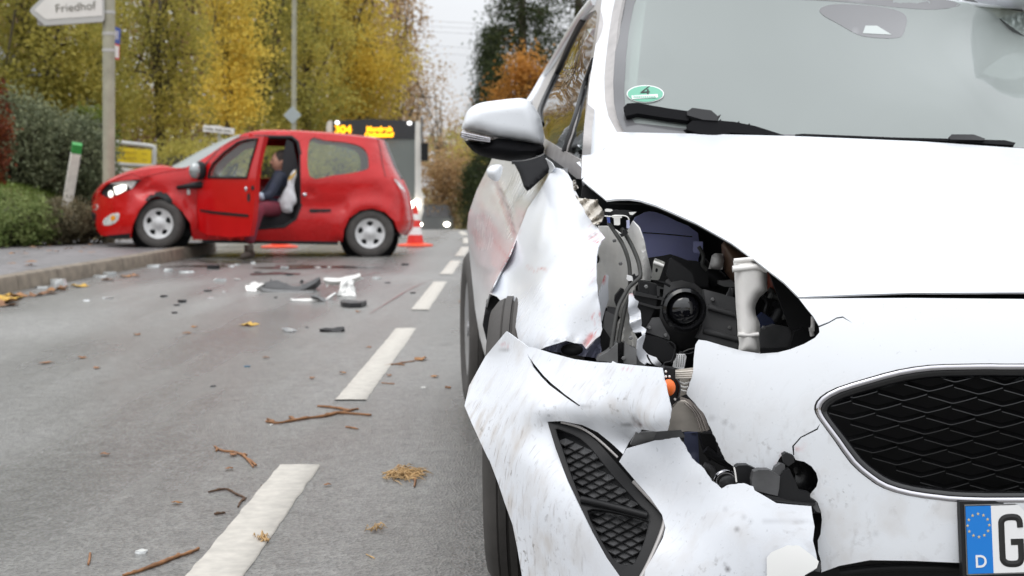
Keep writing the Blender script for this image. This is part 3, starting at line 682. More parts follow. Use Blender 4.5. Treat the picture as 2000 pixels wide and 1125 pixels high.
ws_out = [q[:2] for q in ws_l]+[(1300,275),(1400,280),(1600,286),(1800,295),(2000,310)]+[q[:2] for q in ws_r[::-1]]+[(2000,24),(1900,7),(1800,-8),(1600,-28),(1400,-42)]
wsY = tps(ws_l+ws_r+[(1400,280,3.34),(1600,286,3.31),(1800,295,3.30),(2000,310,3.31),(1400,-42,3.84),(1600,-28,3.90),(1800,-8,4.05),(2000,24,4.3),(1600,130,3.58),(1900,150,3.62)], 1e-3)
wso = pan('windscreen', ws_out, wsY, M_ws, step=24, thick=0)
tr_l = [q[:2] for q in ap_r[::-1]]; tr_r = [q[:2] for q in ws_l]
pan('windscreen_trim', tr_l+[(1208,262)]+tr_r[::-1], lambda x, y: apY(x, y)-.001, M_alu, step=8, thick=.01)
inb = [(1260,-40),(1238,10),(1228,60),(1223,107),(1219,178),(1222,215),(1240,240),(1400,258),(1600,264),(1800,274),(2000,288)]
frit = [q[:2] for q in ws_l]+[(1400,280),(1600,286),(1800,295),(2000,310)]+inb[::-1]
M_frit = mat('printed_glass_edge', (.13, .13, .135), .15, coat=.2)
pan('frit_band', frit, lambda x, y: wsY(x, y)-.002, M_frit, step=14, thick=.001)
pan('pillar_lining', [(1240,10),(1232,100),(1226,190),(1240,205),(1250,100),(1262,0)], lambda x, y: wsY(x, y)+.10, mat('pale_lining', (.80, .88, .83), .8), step=14, thick=.01)
# roof skin behind the windscreen header
hd = [P(*q) for q in [(1229,-45,3.95),(1400,-43,3.85),(1600,-29,3.91),(1800,-9,4.06),(2000,23,4.31)]]+[P(*ws_r[0])+np.array((0, 0, .01))]
rows = []
for k in np.linspace(0, 1, 8):
    rows.append([q+np.array((BAK[0]*2.4*k, BAK[1]*2.4*k, .055*math.sin(k*1.5)-.05*k*k))-np.append(LAT, 0)*max(0., (q[:2]-CC) @ LAT)*.42*k for q in hd])
mb = MB().grid(rows); o = mb.out('roof', M_wp, WC, split=0); md = o.modifiers.new('solid', 'SOLIDIFY'); md.thickness = .02
pan('sensor_housing', cr(T('z7', [(1030,40),(1100,20),(1250,25),(1380,45),(1440,80),(1430,150),(1400,180),(1300,180),(1210,165),(1110,110),(1040,70)]), 3), lambda x, y: wsY(x, y)-.002, M_frit, step=10, thick=.05)
pan('sensor_window', T('z7', [(1245,122),(1300,122),(1370,165),(1232,158)]), lambda x, y: wsY(x, y)-.004, mat('sensor_pane', (.45, .49, .475), .2), step=10, thick=.002)
pan('sun_strip', cr(T('z7', [(820,-10),(1000,0),(1200,14),(1400,36),(1580,45),(1700,20),(1500,-20),(1000,-30)]), 3), lambda x, y: wsY(x, y)-.0015, M_frit, step=16, thick=.003)
# emissions sticker on the glass
sc = T('z7', [(196, 447)])[0]; st = [(sc[0]+36.5*math.cos(a), sc[1]+17*math.sin(a)) for a in np.linspace(0, 2*math.pi, 33)[:-1]]
stk = pan('windscreen_sticker', st, lambda x, y: wsY(x, y)-.005, M_white, step=8, thick=.0005)
WL[stk] = WL[WC]
panel('sticker_face', [(sc[0]+34.5*math.cos(a), sc[1]+15.4*math.sin(a)) for a in np.linspace(0, 2*math.pi, 33)[:-1]], lambda x, y: wsY(x, y)-.007, M_green, stk, step=8, thick=.0005)
panel('sticker_field', T('z7', [(130,455),(255,448),(257,464),(133,472)]), lambda x, y: wsY(x, y)-0.009, M_white, stk, step=8, thick=.0005)
for pl in ([(212,410),(218,410),(186,436),(217,434),(217,440),(172,443),(176,436)], [(204,424),(212,424),(212,450),(204,450)]):
    panel('sticker_digit', T('z7', pl), lambda x, y: wsY(x, y)-0.009, M_blackp, stk, step=8, thick=.0005)
for k in range(12):
    x0 = 140+k*9; panel('sticker_letter', T('z7', [(x0,456),(x0+5,456),(x0+5,465),(x0,465)]), lambda x, y: wsY(x, y)-0.011, M_green, stk, step=8, thick=.0003)
# interior
mb = MB(); rows = []
for v_, z_ in ((1.0, .90), (1.15, .955), (1.4, .965), (1.62, .93), (1.66, .8)): rows.append([car(u, v_, z_-.02*abs(u)) for u in np.linspace(-.68, .68, 9)])
mb.grid(rows); mb.out('dashboard', M_int, WC, split=60)
mb = MB(); cst = car(-.36, 1.72, .97); n_ = np.array((BAK[0]*.85, BAK[1]*.85, .5)); n_ /= np.linalg.norm(n_); lx = np.array((LAT[0], LAT[1], 0)); ly = np.cross(n_, lx)
mb.tube([cst+.185*(math.cos(a)*lx+math.sin(a)*ly) for a in np.linspace(0, 2*math.pi, 29)], .016, 7, cap=False); mb.tube([cst-.17*lx, cst, cst+.17*lx], [.016, .04, .016], 6)
mb.out('steering_wheel', M_blk, WC)
for u in (-.36, .36):
    mb = MB(); q = car(u, 2.25, .85)
    mb.ell(q, (.24, .09, .36)); mb.ell(car(u, 2.35, 1.27), (.13, .06, .10)); mb.ell(car(u, 2.0, .52), (.25, .28, .1)); mb.out('seat', M_seat, WC, split=0)
mb = MB(); mb.grid([[car(u, 3.5, z) for u in np.linspace(-.72, .72, 5)] for z in (.3, .7, 1.0)]); mb.grid([[car(u, v, .28) for u in np.linspace(-.74, .74, 5)] for v in (1.0, 2.2, 3.6)]); mb.out('cabin_floor', M_int, WC, split=0, recalc=False)
rows = [[car(u, 3.95-.25*max(0, z-.9), z) for u in np.linspace(-.85, .60-.28*max(0, (z-.6)/.8), 7)] for z in (.3, .6, .9, 1.05, 1.46)]
mb = MB().grid(rows); mb.out('tailgate', M_int, WC, split=0, recalc=False)
mb = MB().grid([[car(-.90+.62*max(0, z-1), v, z) for v in np.linspace(1.40+1.3*max(0, z-1), 4.0, 6)] for z in (.98, 1.15, 1.44)]); mb.out('far_side_blocker', M_int, WC, split=0, recalc=False)  # opaque sheet instead of glass, added like the tailgate to keep the cabin dark
# ---- wipers
mb = None
wp1 = T('z7', [(92,512),(110,492),(160,490),(300,515),(420,532),(400,575),(300,562),(160,540),(105,552)])
block('wiper_blade', wp1, lambda x, y: wsY(x, y)-.03, .012, M_mblk, WC)
block('wiper_clip', T('z7', [(395,530),(420,513),(510,525),(540,552),(540,575),(470,570),(395,548)]), lambda x, y: wsY(x, y)-.04, .02, M_blk, WC)
block('wiper_arm', T('z7', [(392,598),(420,575),(520,572),(620,580),(720,600),(860,645),(830,650),(760,642),(600,632),(535,645),(450,635),(395,618)]), lambda x, y: wsY(x, y)-.035, .012, M_mblk, WC)
block('wiper_blade', T('z7', [(910,640),(950,637),(1400,655),(1640,660),(1910,668),(1960,680),(1950,692),(1640,672),(1390,662),(940,650)]), lambda x, y: wsY(x, y)-.03, .012, M_mblk, WC)
block('wiper_clip', T('z7', [(1640,655),(1655,640),(1760,640),(1815,660),(1810,668),(1650,664)]), lambda x, y: wsY(x, y)-.04, .02, M_blk, WC)
# ---- side glass and frame
sgY = tps([(1135,312,3.32),(1135,349,3.22),(1099,295,3.6),(1061,271,4.0),(1175,3,4.0),(1163,89,3.76),(1148,200,3.5),(1110,80,5.0),(1140,25,4.5),(1075,140,5.6),(1036,198,5.6),(1055,220,4.7),(1060,240,4.4)], 1e-3)
g1 = T('zw', [(725,205),(800,140),(860,108),(880,140),(862,300),(825,560),(795,690),(700,950),(655,1110)])+T('zm', [(905,130),(800,465),(690,395),(668,300),(655,235)])+T('zw', [(285,1125),(380,920),(500,660),(620,400)])
g2 = [(1152,135),(1149,165),(1145,200),(1141,243),(1137,300),(1134,311),(1107,298),(1125,240),(1136,195),(1146,158)]
fr_o = T('zw', [(165,1110),(250,940),(380,715),(430,615),(560,410),(700,200),(800,70),(850,10),(890,-30),(930,-30)])[::-1]
fr_o = [q[:2] for q in ap_l[:1]]+[(1175,3),(1170,44),(1163,89),(1156,133),(1151,165),(1148,200),(1141,243),(1138,290),(1135,325),(1100,306),(1062,285),(1050,240),(1042,215)]+T('zw', [(165,1110),(250,940),(380,715),(430,615),(560,410),(700,200),(800,70),(850,10),(890,-30)])
pan('window_frame', fr_o, lambda x, y: sgY(x, y)+.004, M_alu, holes=[g1, g2], step=9, thick=.02)
pan('door_glass', [(q[0], q[1]) for q in g1], lambda x, y: sgY(x, y)+.012, M_sg, step=14, thick=0)
pan('quarter_glass', g2, lambda x, y: sgY(x, y)+.012, M_sg, step=14, thick=0)
ptube('window_seal', [g1[0]]+g1[::-1][:6], lambda x, y: sgY(x, y)-.0, .010, M_blk, WC, sm=2)
ptube('window_divider', [(1160,118),(1150,145),(1140,175),(1126,225),(1103,297)], lambda x, y: sgY(x, y)-.004, .009, M_blk, WC, sm=2)
ptube('roof_rail', T('zw', [(120,1160),(190,1060),(320,830),(405,690),(560,430),(700,215),(800,90),(850,30),(880,0)]), lambda x, y: sgY(x, y)+.02, .02, M_wp, WC)
pan('belt_trim', T('zm', [(660,372),(690,388),(800,462),(912,520),(917,642),(888,640),(797,562),(700,492),(655,450)]), lambda x, y: sgY(x, np.minimum(y, 312))-.02, M_alu, step=8, thick=.015)
# ---- front wing, crumpled
fender = T('z8', [(625,75),(660,82),(700,110),(728,160),(742,205),(762,245),(800,312),(840,370),(870,415),(906,462),(886,478),(868,512),(858,560),(855,620),(858,700),(865,780),(874,850),(883,920),(889,966),(878,1000),(850,1020),(800,1072),(780,1046),(735,1040),(690,1028),(640,1044),(580,1062),(530,1085),(500,1110),(440,1090),(428,1020),(415,960),(390,890),(350,830),(310,785),(270,768),(330,650),(380,555),(430,430),(480,300),(530,228),(590,130)])
fY = tps([(1082,327,3.40),(1109,340,3.33),(1124,375,3.20),(1150,420,2.98),(1182,464,2.80),(1165,500,2.76),(1164,560,2.72),(1168,620,2.70),(1176,645,2.69),(1140,680,2.70),(1070,676,2.70),(1020,690,2.78),(1010,640,2.86),(985,595,3.06),(956,573,3.30),(978,535,3.36),(1012,455,3.42),(1048,382,3.44),(1100,440,3.06),(1100,520,2.84),(1090,600,2.74),(1050,560,2.86),(1060,470,3.1),(1125,480,2.86),(1000,545,3.26),(1130,560,2.74),(1085,400,3.22),(1120,430,3.08)], 3e-2)
def fYd(x, y):   # buckles across the sheet
    e = .006*np.exp(-(dseg(x, y, [(1020,560),(1080,500),(1130,440)])/10)**2)-.007*np.exp(-(dseg(x, y, [(1050,480),(1062,430),(1075,385)])/9)**2)-.006*np.exp(-(dseg(x, y, [(1090,380),(1095,430),(1120,445)])/9)**2)
    edge = np.exp(-(dseg(x, y, fender[14:30])/12)**2)*.003*np.sin(y*.11+x*.23+2*np.sin(y*.045))
    return fY(x, y)+e+edge
pan('front_wing', fender, fYd, [M_wpd, M_inner], step=6, thick=.0025, attrs={
  'dirt': strokes(([(1000,640),(1060,670),(1160,670)], 45, .55), ([(1060,600),(1150,620)], 60, .25), ([(1010,600),(1030,660)], 25, .5)),
  'scuff': strokes((T('z8', [(810,465),(860,440)]), 6, .9), (T('z8', [(850,485),(875,480)]), 5, 1), (T('z8', [(880,440),(905,462)]), 5, .5), (T('z8', [(480,625),(505,630)]), 4, .8), (T('z8', [(520,645),(560,632),(590,642)]), 3, .8), (T('z8', [(835,900),(870,880),(860,930)]), 6, .7), (T('z8', [(790,1065),(830,1000),(870,985)]), 8, .8), (T('z8', [(830,730),(840,620)]), 4, .5), (T('z8', [(270,768),(330,650),(400,520),(440,420)]), 3.5, .5), (T('z8', [(820,400),(840,380)]), 5, .4)),
  'line': strokes((T('z8', [(820,462),(860,436)]), 3, .55), (T('z8', [(600,1040),(690,1020),(760,1040)]), 4, .5), (T('z8', [(785,1060),(800,1035)]), 4, .6))})
# ---- door and rear quarter, dented
door_o = T('z8', [(285,25),(250,100),(200,200),(155,330),(148,400),(152,480),(165,600),(175,700),(190,850),(215,1000),(245,1112),(262,1062),(232,940),(250,850),(270,768),(330,650),(380,555),(430,430),(480,300),(530,228),(590,130),(625,75),(610,50),(560,15),(450,0),(360,0)])
dY = tps([(960,310,4.95),(949,335,5.0),(915,420,5.2),(912,445,5.3),(914,470,5.3),(919,513,5.2),(922,550,5.1),(928,600,4.95),(936,655,4.75),(947,695,4.5),(953,678,3.6),(943,634,3.55),(949,602,3.42),(956,573,3.31),(977,531,3.37),(1013,453,3.43),(1048,381,3.45),(1070,346,3.44),(1078,326,3.42),(1060,305,3.65),(1020,300,4.2),(1000,360,4.25),(960,400,4.55),(980,450,3.95),(945,480,4.5),(960,520,3.8),(940,560,4.2),(1015,400,3.75)], 1e-3)
def dYd(x, y):
    return dY(x, y)+.03*np.exp(-(dseg(x, y, T('z8', [(300,170),(350,300),(400,460)]))/5)**2)-.02*np.exp(-(dseg(x, y, T('z8', [(330,170),(385,300),(415,440)]))/5)**2)+.05*np.exp(-(dseg(x, y, T('z8', [(230,380),(240,470)]))/14)**2)-.02*np.exp(-(dseg(x, y, T('z8', [(230,620),(300,640)]))/10)**2)
pan('door', door_o, dYd, [M_door, M_wpd], step=5, thick=.003, attrs={
  'scuff': strokes((T('z8', [(230,160),(280,140),(330,180),(300,250)]), 14, .2), (T('z8', [(220,280),(240,350),(300,430),(330,520)]), 11, .25), (T('z8', [(310,200),(350,310),(400,450)]), 5, .6), (T('z8', [(300,480),(380,590)]), 5, .5), (T('z8', [(190,430),(220,500)]), 8, .5), (T('z8', [(340,640),(420,470)]), 4, .6)),
  'dirt': strokes((T('z8', [(230,380),(240,480)]), 18, 1), (T('z8', [(380,460),(390,200)]), 4, .6), (T('z8', [(500,120),(420,180)]), 30, .4)),
  'line': strokes((T('z8', [(330,190),(375,300),(412,440)]), 2.6, .45), (T('z8', [(535,225),(480,300),(440,410)]), 2.0, .5))})
hnd = inflate('door_handle', cr(T('zm', [(322,600),(330,575),(360,555),(410,552),(425,570),(415,620),(395,655),(360,650),(335,630)]), 3), 4.28, .05, 20, M_wp, WC)
# ---- mirror
MIR = root('mirror_pivot', None, None, (0, 0, 0)); C.objects.unlink(MIR); bpy.data.objects.remove(MIR)
mcap = inflate('mirror', cr(T('zm', [(165,325),(180,275),(200,220),(240,182),(300,160),(400,146),(500,135),(560,138),(600,162),(640,215),(665,270),(680,350),(675,427),(560,407),(430,386),(390,381),(280,350),(190,330)]), 3), 3.84, .06, 24, M_wp, WC, B2=.02, step=7)
WL[mcap] = WL[WC]
mh = inflate('mirror_housing', cr(T('zm', [(192,398),(300,408),(370,384),(430,384),(560,404),(677,424),(673,490),(600,516),(500,532),(440,527),(330,507),(260,482),(213,442)]), 3), 3.85, .07, 26, M_mblk, mcap, B2=.03)
inflate('mirror_indicator', T('zm', [(175,328),(280,350),(395,381),(342,414),(260,412),(190,402),(155,372),(160,345)]), 3.83, .07, 20, M_dlens, mcap, B2=.03)
for k in range(3): ptube('indicator_rib', T('zm', [(165,350+k*13),(250,368+k*13),(345,388+k*10)]), 3.768+.004*k, .0022, M_chrome, mcap, sm=3)
inflate('mirror_stalk', T('zm', [(492,538),(580,528),(683,490),(712,535),(738,575),(690,622),(600,705),(577,718),(556,690),(530,610)]), lambda x, y: 3.62-.0042*(y-310)-.0006*(x-1030), .04, 18, M_mblk, WC, B2=.04)
ptube('mirror_joint', T('zm', [(480,536),(560,532),(640,512),(690,488)]), 3.77, .006, M_blkg, WC)
# ---- wheels
def wheel(c, ax, R, wd, parent, rim_m, holes=5, hub=True, tread=True):
    """ax: unit vector pointing to the outer side"""
    ax = np.array(ax, float); ax /= np.linalg.norm(ax); c = np.array(c, float)
    wr = mk('wheel', MB().lathe([(R*.60, -wd*.42), (R*.60, wd*.2)], c, ax, 24).V, [tuple((i, (i+1) % 24, 24+(i+1) % 24, 24+i)) for i in range(24)], M_blk, parent)
    WL[wr] = WL[parent]
    prof = [(R*.62, -wd*.42), (R*.72, -wd*.5), (R*.90, -wd*.5), (R*.965, -wd*.42), (R*.985, -wd*.36)]
    for k in range(-3, 4):
        y = k*wd*.1; prof += [(R, y-wd*.032), (R, y+wd*.032)] if not tread else [(R*.978, y-wd*.040), (R, y-wd*.034), (R, y+wd*.034), (R*.978, y+wd*.040)]
    prof += [(R*.985, wd*.36), (R*.965, wd*.42), (R*.90, wd*.5), (R*.72, wd*.5), (R*.63, wd*.42), (R*.60, wd*.1)]
    MB().lathe(prof, c, ax, 48).out('tyre', M_tyre, wr, split=50)
    a = np.cross(ax, (0, 0, 1.)); a /= np.linalg.norm(a); b = np.cross(a, ax)
    loops = []
    for k in range(holes):
        t0 = math.pi/2+2*math.pi*k/holes; pts = []
        for s in np.linspace(0, 2*math.pi, 13)[:-1]:
            rr = R*(.41+.11*math.sin(s)); tt = t0+(.30+.10*math.sin(s))*math.cos(s); pts.append((rr*math.cos(tt), rr*math.sin(tt)))
        loops.append(pts)
    v, f = panel2d([(R*.625*math.cos(t), R*.625*math.sin(t)) for t in np.linspace(0, 2*math.pi, 41)[:-1]], loops, R*.09)
    r = np.hypot(v[:, 0], v[:, 1])/R; h = wd*(.34+.10*np.exp(-(r/.2)**2)+.07*sst(.5, .6, r)-.05*np.exp(-((r-.3)/.1)**2))
    V = c+a*v[:, :1]+b*v[:, 1:2]+ax*h[:, None]
    o = mk('rim', V, f, rim_m, wr); md = o.modifiers.new('solid', 'SOLIDIFY'); md.thickness = .008; md.offset = 0; edgesplit(o, 40)
    MB().lathe([(.001, wd*.15), (R*.6, wd*.15)], c, ax, 24).out('brake_disc', M_void, wr, split=0)
    MB().lathe([(R*.10, wd*.40), (R*.10, wd*.455), (R*.07, wd*.47), (.001, wd*.47)], c, ax, 16).out('hub_cap', rim_m, wr, split=30)
    return wr
L3 = np.array((LAT[0], LAT[1], 0))
wheel(car(.748, 3.29, .305), L3, .31, .195, WC, M_rim)
fa = rotz(math.radians(-9)) @ L3
wheel((.056, 3.04, .305), fa, .31, .20, WC, M_rim)
wheel(car(-.775, 3.29, .305), -L3, .31, .195, WC, M_rim); wheel(car(-.775, .82, .305), -L3, .31, .195, WC, M_rim)
pan('arch_liner', T('z8', [(255,800),(300,775),(350,830),(400,900),(440,1000),(520,1120),(300,1180),(262,1062),(232,940)]), 3.42, M_blk, step=20, thick=.01)
mb = MB(); mb.grid([[car(u, v, .24+.05*(abs(u) > .7)) for u in np.linspace(-.8, .8, 7)] for v in np.linspace(.35, 4.0, 8)]); mb.out('underbody', M_void, WC, split=0, recalc=False)
mb = MB(); mb.grid([[car(-.90+.04*(z > .9), v, z) for v in np.linspace(1.2, 4.0, 9)] for z in (.28, .6, .9, 1.0)]); mb.out('side_skin', M_wp, WC, split=0, recalc=False)
hr3 = [P(*q) for q in hr[:4]]; hr3 = [hr3[0]+np.append(BAK, 0)*.12]+hr3; rl = -np.append(LAT, 0)
mb = MB(); mb.grid([[q+rl*(a_*(1.0 if k else .6))+np.array((0, 0, -z_))+np.append(BAK, 0)*(0.0) for k, q in enumerate(hr3)] for a_, z_ in ((.004, .006), (.06, .03), (.12, .09), (.16, .18), (.17, .27))]); mb.out('front_wing', M_wp, WC, split=0, recalc=False)
mb = MB(); mb.grid([[car(.74-.10*max(0, v-3.0)-.05*max(0, z-.8), v, z) for v in np.linspace(1.25, 4.0, 10)] for z in (.24, .45, .7, .90)]); mb.out('side_skin', M_wp, WC, split=0, recalc=False)
# ---- bumper: loose corner
bl_left = T('z3', [(360,288),(225,450),(120,640),(90,770),(140,890),(200,1020),(250,1125)])+T('z4', [(180,382),(240,540),(280,660),(330,800),(360,950),(390,1125),(420,1290)])
bl_bez = T('z4', [(1075,1260),(1010,1128),(930,1010),(830,840),(740,650),(680,520),(600,300),(552,142)])
bl_top = T('z3', [(500,388),(540,393),(650,428),(800,468),(950,488),(1040,492),(1047,480),(1075,494),(1200,508),(1365,523)])
bl_r = jag(T('z3', [(1365,523),(1378,590),(1400,690),(1425,790),(1415,870),(1402,930)]), .7, 3)
bl_tong = T('z3', [(1330,936),(1230,922),(1225,940),(1175,975),(1150,1010),(1130,1050),(1115,1082),(1040,1012),(950,940),(850,893),(720,868)])
bl_out = bl_left+bl_bez+bl_tong[::-1]+bl_r[::-1]+bl_top[::-1][1:]
blY = tps([(990,648,2.76),(1031,677,2.68),(1076,690,2.61),(1120,702,2.555),(1200,712,2.45),(1292,718,2.36),(1310,790,2.325),(1304,841,2.335),(1252,840,2.38),(948,696,2.84),(916,753,2.85),(908,792,2.82),(935,865,2.70),(958,930,2.64),(985,1010,2.58),(1005,1075,2.55),(1020,1150,2.53),(1066,808,2.52),(1150,815,2.45),(1230,828,2.40),(1071,825,2.535),(1140,838,2.485),(1180,860,2.455),(1215,890,2.43),(1120,800,2.475),(1190,812,2.42),(1270,830,2.345),(1240,855,2.43),(1108,940,2.455),(1155,1040,2.40),(1210,1125,2.365),(1230,1165,2.35),(1040,900,2.52),(1060,1000,2.475),(1090,760,2.54),(1000,760,2.66),(1180,760,2.44),(1245,780,2.375)], 4e-3)
crack1 = T('z3', [(496,436),(540,500),(600,573),(650,622),(740,696),(838,768),(828,774),(735,708),(640,637),(590,587),(528,514)])
pan('bumper_corner', bl_out, blY, [M_wpd, M_blk], holes=[crack1], step=7, thick=.003, attrs={
  'dirt': strokes(([(925,780),(950,880),(990,1000),(1015,1100)], 75, 1.0), ([(1000,820),(1040,900)], 90, .8), ([(1210,790),(1250,825),(1280,815)], 40, 1), ([(1050,720),(1080,760),(1130,760)], 60, .6), ([(1010,670),(1010,690)], 25, .5), ([(1100,700),(1290,770)], 50, .4), ([(1050,1000),(1090,1100)], 80, .8), ([(958,898),(985,885),(990,910)], 20, 1)),
  'scuff': strokes((T('z3', [(1120,530),(1180,538)]), 5, .5), (T('z3', [(330,375),(380,380)]), 4, .7), (T('z3', [(880,680),(895,682)]), 3, .5), (T('z3', [(1200,885),(1235,900)]), 5, .4)),
  'line': strokes((T('z3', [(325,410),(370,408)]), 2, .4), (T('z3', [(838,770),(890,776),(930,750)]), 2, .35), (T('z3', [(1180,840),(1200,870),(1235,905)]), 5, .8), (T('z3', [(1100,885),(1170,895)]), 4, .6))})
# ---- bumper: lower piece
lo_top = T('z5', [(25,562),(62,497),(200,456)])+jag(T('z5', [(200,456),(320,440),(345,480),(380,540),(440,595),(480,655),(530,692),(570,672),(640,665),(685,682)]), .8, 5)[1:]+T('z5', [(692,702),(745,732),(800,765),(870,772),(972,780),(978,830),(988,880),(980,950),(995,1010),(1004,1058),(985,1097),(940,1120),(935,1200),(100,1240)])
lo_bez = T('z5', [(135,1125),(200,1012),(240,935),(252,885),(235,822),(180,742),(100,650)])
loY = tps([(1210,902,2.40),(1225,876,2.40),(1327,854,2.39),(1375,918,2.35),(1410,955,2.33),(1475,950,2.32),(1585,988,2.315),(1592,1040,2.30),(1598,1110,2.29),(1250,1165,2.34),(1280,1080,2.35),(1299,1030,2.37),(1250,950,2.41),(1430,1030,2.305),(1570,1160,2.29),(1400,1130,2.30)], 1e-3)
pan('bumper_lower', lo_top+lo_bez, loY, [M_wpd, M_blk], step=9, thick=.003, attrs={'dirt': lambda x, y: np.where(y > 1000, .35, .12)+0*x,
  'line': strokes((T('z5', [(515,822),(620,825),(690,860)]), 2.2, .25), (T('z5', [(730,855),(860,850),(1000,862)]), 2.5, .2), (T('z5', [(552,1060),(560,1090)]), 3, .95), (T('z5', [(608,893),(615,900)]), 3, .8), (T('z5', [(398,838),(402,842)]), 2, .8), (T('z5', [(550,780),(552,810)]), 1.5, .5))})
pan('peeled_film', jag(T('zf', [(330,972),(368,930),(500,872),(600,872),(700,950),(762,1003),(742,1060),(640,1120),(640,1160),(330,1160)]), .5, 8), lambda x, y: loY(x, y)-.006, mat('peeling_white_film', (.86, .86, .84), .5), step=10, thick=.001)
# ---- bumper: middle piece with grille opening
ce_head = T('z2', [(697,672),(745,735),(790,790),(825,850),(829,890),(800,925),(730,965),(640,1000),(560,1020),(450,1028),(330,1010),(200,975),(100,945),(48,938),(27,970),(16,1060)])
ce_br = jag(T('z5', [(388,120),(355,228),(385,260),(440,320),(470,390),(510,470),(545,550),(597,592),(640,578)]), .9, 11)+T('zf', [(170,206),(243,240),(330,243),(380,262),(395,225),(430,155),(462,112),(490,103),(550,128),(570,163),(640,177),(700,215),(740,270),(755,330),(740,390),(705,428),(680,462),(690,480),(750,515),(778,590),(787,660),(775,780),(752,830),(757,930),(778,1000),(783,1085)])
ce_bot = T('z6', [(60,1108),(150,1075),(300,1047),(500,1050),(740,1060),(1062,1062)])
ctop = [(1562,583.5),(1640,582.5),(1780,582),(2000,584)]
def mirror_line(pts, off=0):
    out = []
    for q in pts:
        a = rpx(q[0], q[1], float(fascia(np.array([q[0]]), np.array([q[1]]), off)[0])); out.append((a[0], a[1]))
    return out
mh_ = mirror_line(ce_head); mb_ = mirror_line([(1355,720),(1330,850),(1300,950),(1320,1060),(1450,1120)])
gr_l = T('z6', [(1062,92),(900,91),(750,93),(600,98),(450,120),(300,160),(150,206),(72,250),(46,290),(50,325),(80,372),(140,452),(220,562),(300,632),(380,682),(500,717),(640,737),(760,747),(1062,750)])
gr_all = gr_l+mirror_line(gr_l)[::-1]
crk2 = T('z2', [(824,847),(890,822),(940,793),(980,787),(1045,832),(980,796),(940,802),(892,830),(826,858)])
crk3 = T('z5', [(877,484),(918,438),(998,397),(1016,372),(1003,403),(922,443),(886,484),(888,530),(882,530)])
ce_out = ctop+mirror_line([(1780,578),(1562,583)])+mh_+mb_+[(2200,1112)]+ce_bot[::-1]+ce_br[::-1]+ce_head[::-1]
pan('bumper', ce_out, FS(), [M_wp, M_blk], holes=[gr_all, crk2, crk3], step=10, thick=.004, attrs={'dirt': lambda x, y: np.clip((y-700)/600, 0, .4)+0*x,
  'line': strokes((T('z5', [(450,330),(520,355),(600,392)]), 2.5, .35), (T('z5', [(880,480),(850,430),(820,385)]), 1.8, .5), (T('z6', [(335,920),(340,926)]), 2.5, .8), (T('z6', [(643,968),(646,972)]), 2, .6), (T('z2', [(905,663),(912,668)]), 3, .8), (T('z2', [(560,1020),(450,1027),(330,1009),(200,974)]), 3.0, .18)),
  'scuff': strokes((T('z5', [(900,500),(935,485)]), 4, .35), (T('zf', [(420,200),(470,130)]), 8, .35))})
# chrome surround and grille
GR = root('grille_tmp', None, None, (0, 0, 0)); bpy.data.objects.remove(GR)
grl = ptube('grille', gr_all, FS(.004), .0058, M_chrome, WC, n=10, sm=2, closed=True); WL[grl] = WL[WC]
ptube('grille_gap', [(q[0]+(q[0]-2185)*.010, q[1]+(q[1]-870)*.030) for q in gr_all], FS(.001), .0018, M_blk, grl, sm=2, closed=True)
inner = [(q[0]+(1.0 if True else 0)*(2185-q[0])*.012, q[1]+(870-q[1])*.045) for q in gr_all]
ptube('grille_bezel', inner, FS(.022), .011, M_blkg, grl, sm=2, closed=True)
panel('grille_back', [(q[0], q[1]) for q in gr_all], FS(.13), M_void, grl, step=40, thick=.004)
o6 = np.array((465, 257.)); A6 = np.array((246, 14.)); B6 = np.array((-128, 46.))
inn = [(q[0]+(2185-q[0])*.02, q[1]+(870-q[1])*.06) for q in gr_all]
for i in range(-6, 18):
    for j in range(-5, 20):
        c_ = o6+A6*i+B6*j; z6 = [(c_[0]-122, c_[1]-32), (c_[0]-60, c_[1]-15), (c_[0]-14, c_[1]-1.5), (c_[0], c_[1]+1), (c_[0]+14, c_[1]-1), (c_[0]+60, c_[1]-12), (c_[0]+118, c_[1]-29)]
        q = T('z6', z6); xs_ = np.array([a[0] for a in q]); ys_ = np.array([a[1] for a in q]); okp = pip(xs_, ys_, inn)
        if okp.sum() < 3: continue
        q = [a for a, k in zip(q, okp) if k]; xs_ = np.array([a[0] for a in q]); ys_ = np.array([a[1] for a in q])
        y0 = fascia(xs_, ys_, .030); y1 = fascia(xs_, ys_-9, .075); y2 = fascia(xs_, ys_+2.2, .030)
        rows = [[P(a, b-9, d) for a, b, d in zip(xs_, ys_, y1)], [P(a, b-.6, d) for a, b, d in zip(xs_, ys_, y0)], [P(a, b+.9, d) for a, b, d in zip(xs_, ys_, y2)], [P(a, b-6, d+.002) for a, b, d in zip(xs_, ys_, y1)]]
        MB().grid(rows).out('grille_bar', M_blkg, grl, split=30)
# ---- fog bezel with mesh
fb_o = T('z4', [(552,140),(575,136),(640,150),(740,185),(800,215),(870,270),(960,370),(1080,510),(1180,640),(1265,715),(1290,745),(1282,810),(1240,930),(1180,1060),(1140,1135),(1080,1180),(1010,1125),(930,1010),(830,840),(740,650),(680,520),(600,300)])
fb_h1 = T('z4', [(600,190),(660,200),(760,245),(850,330),(960,470),(1060,580),(1150,680),(1190,730),(1000,690),(860,655),(765,635),(740,590),(690,460),(640,310)])
fb_h2 = T('z4', [(800,710),(900,700),(1040,730),(1190,770),(1200,800),(1170,920),(1110,1050),(1060,1065),(990,1045),(930,970),(860,850)])
fbY = tps([(1070,825,2.53),(1130,838,2.50),(1190,890,2.455),(1260,975,2.42),(1293,1008,2.40),(1290,1040,2.385),(1260,1110,2.36),(1215,1130,2.36),(1150,1035,2.40),(1105,930,2.46),(1180,980,2.43)], 1e-3)
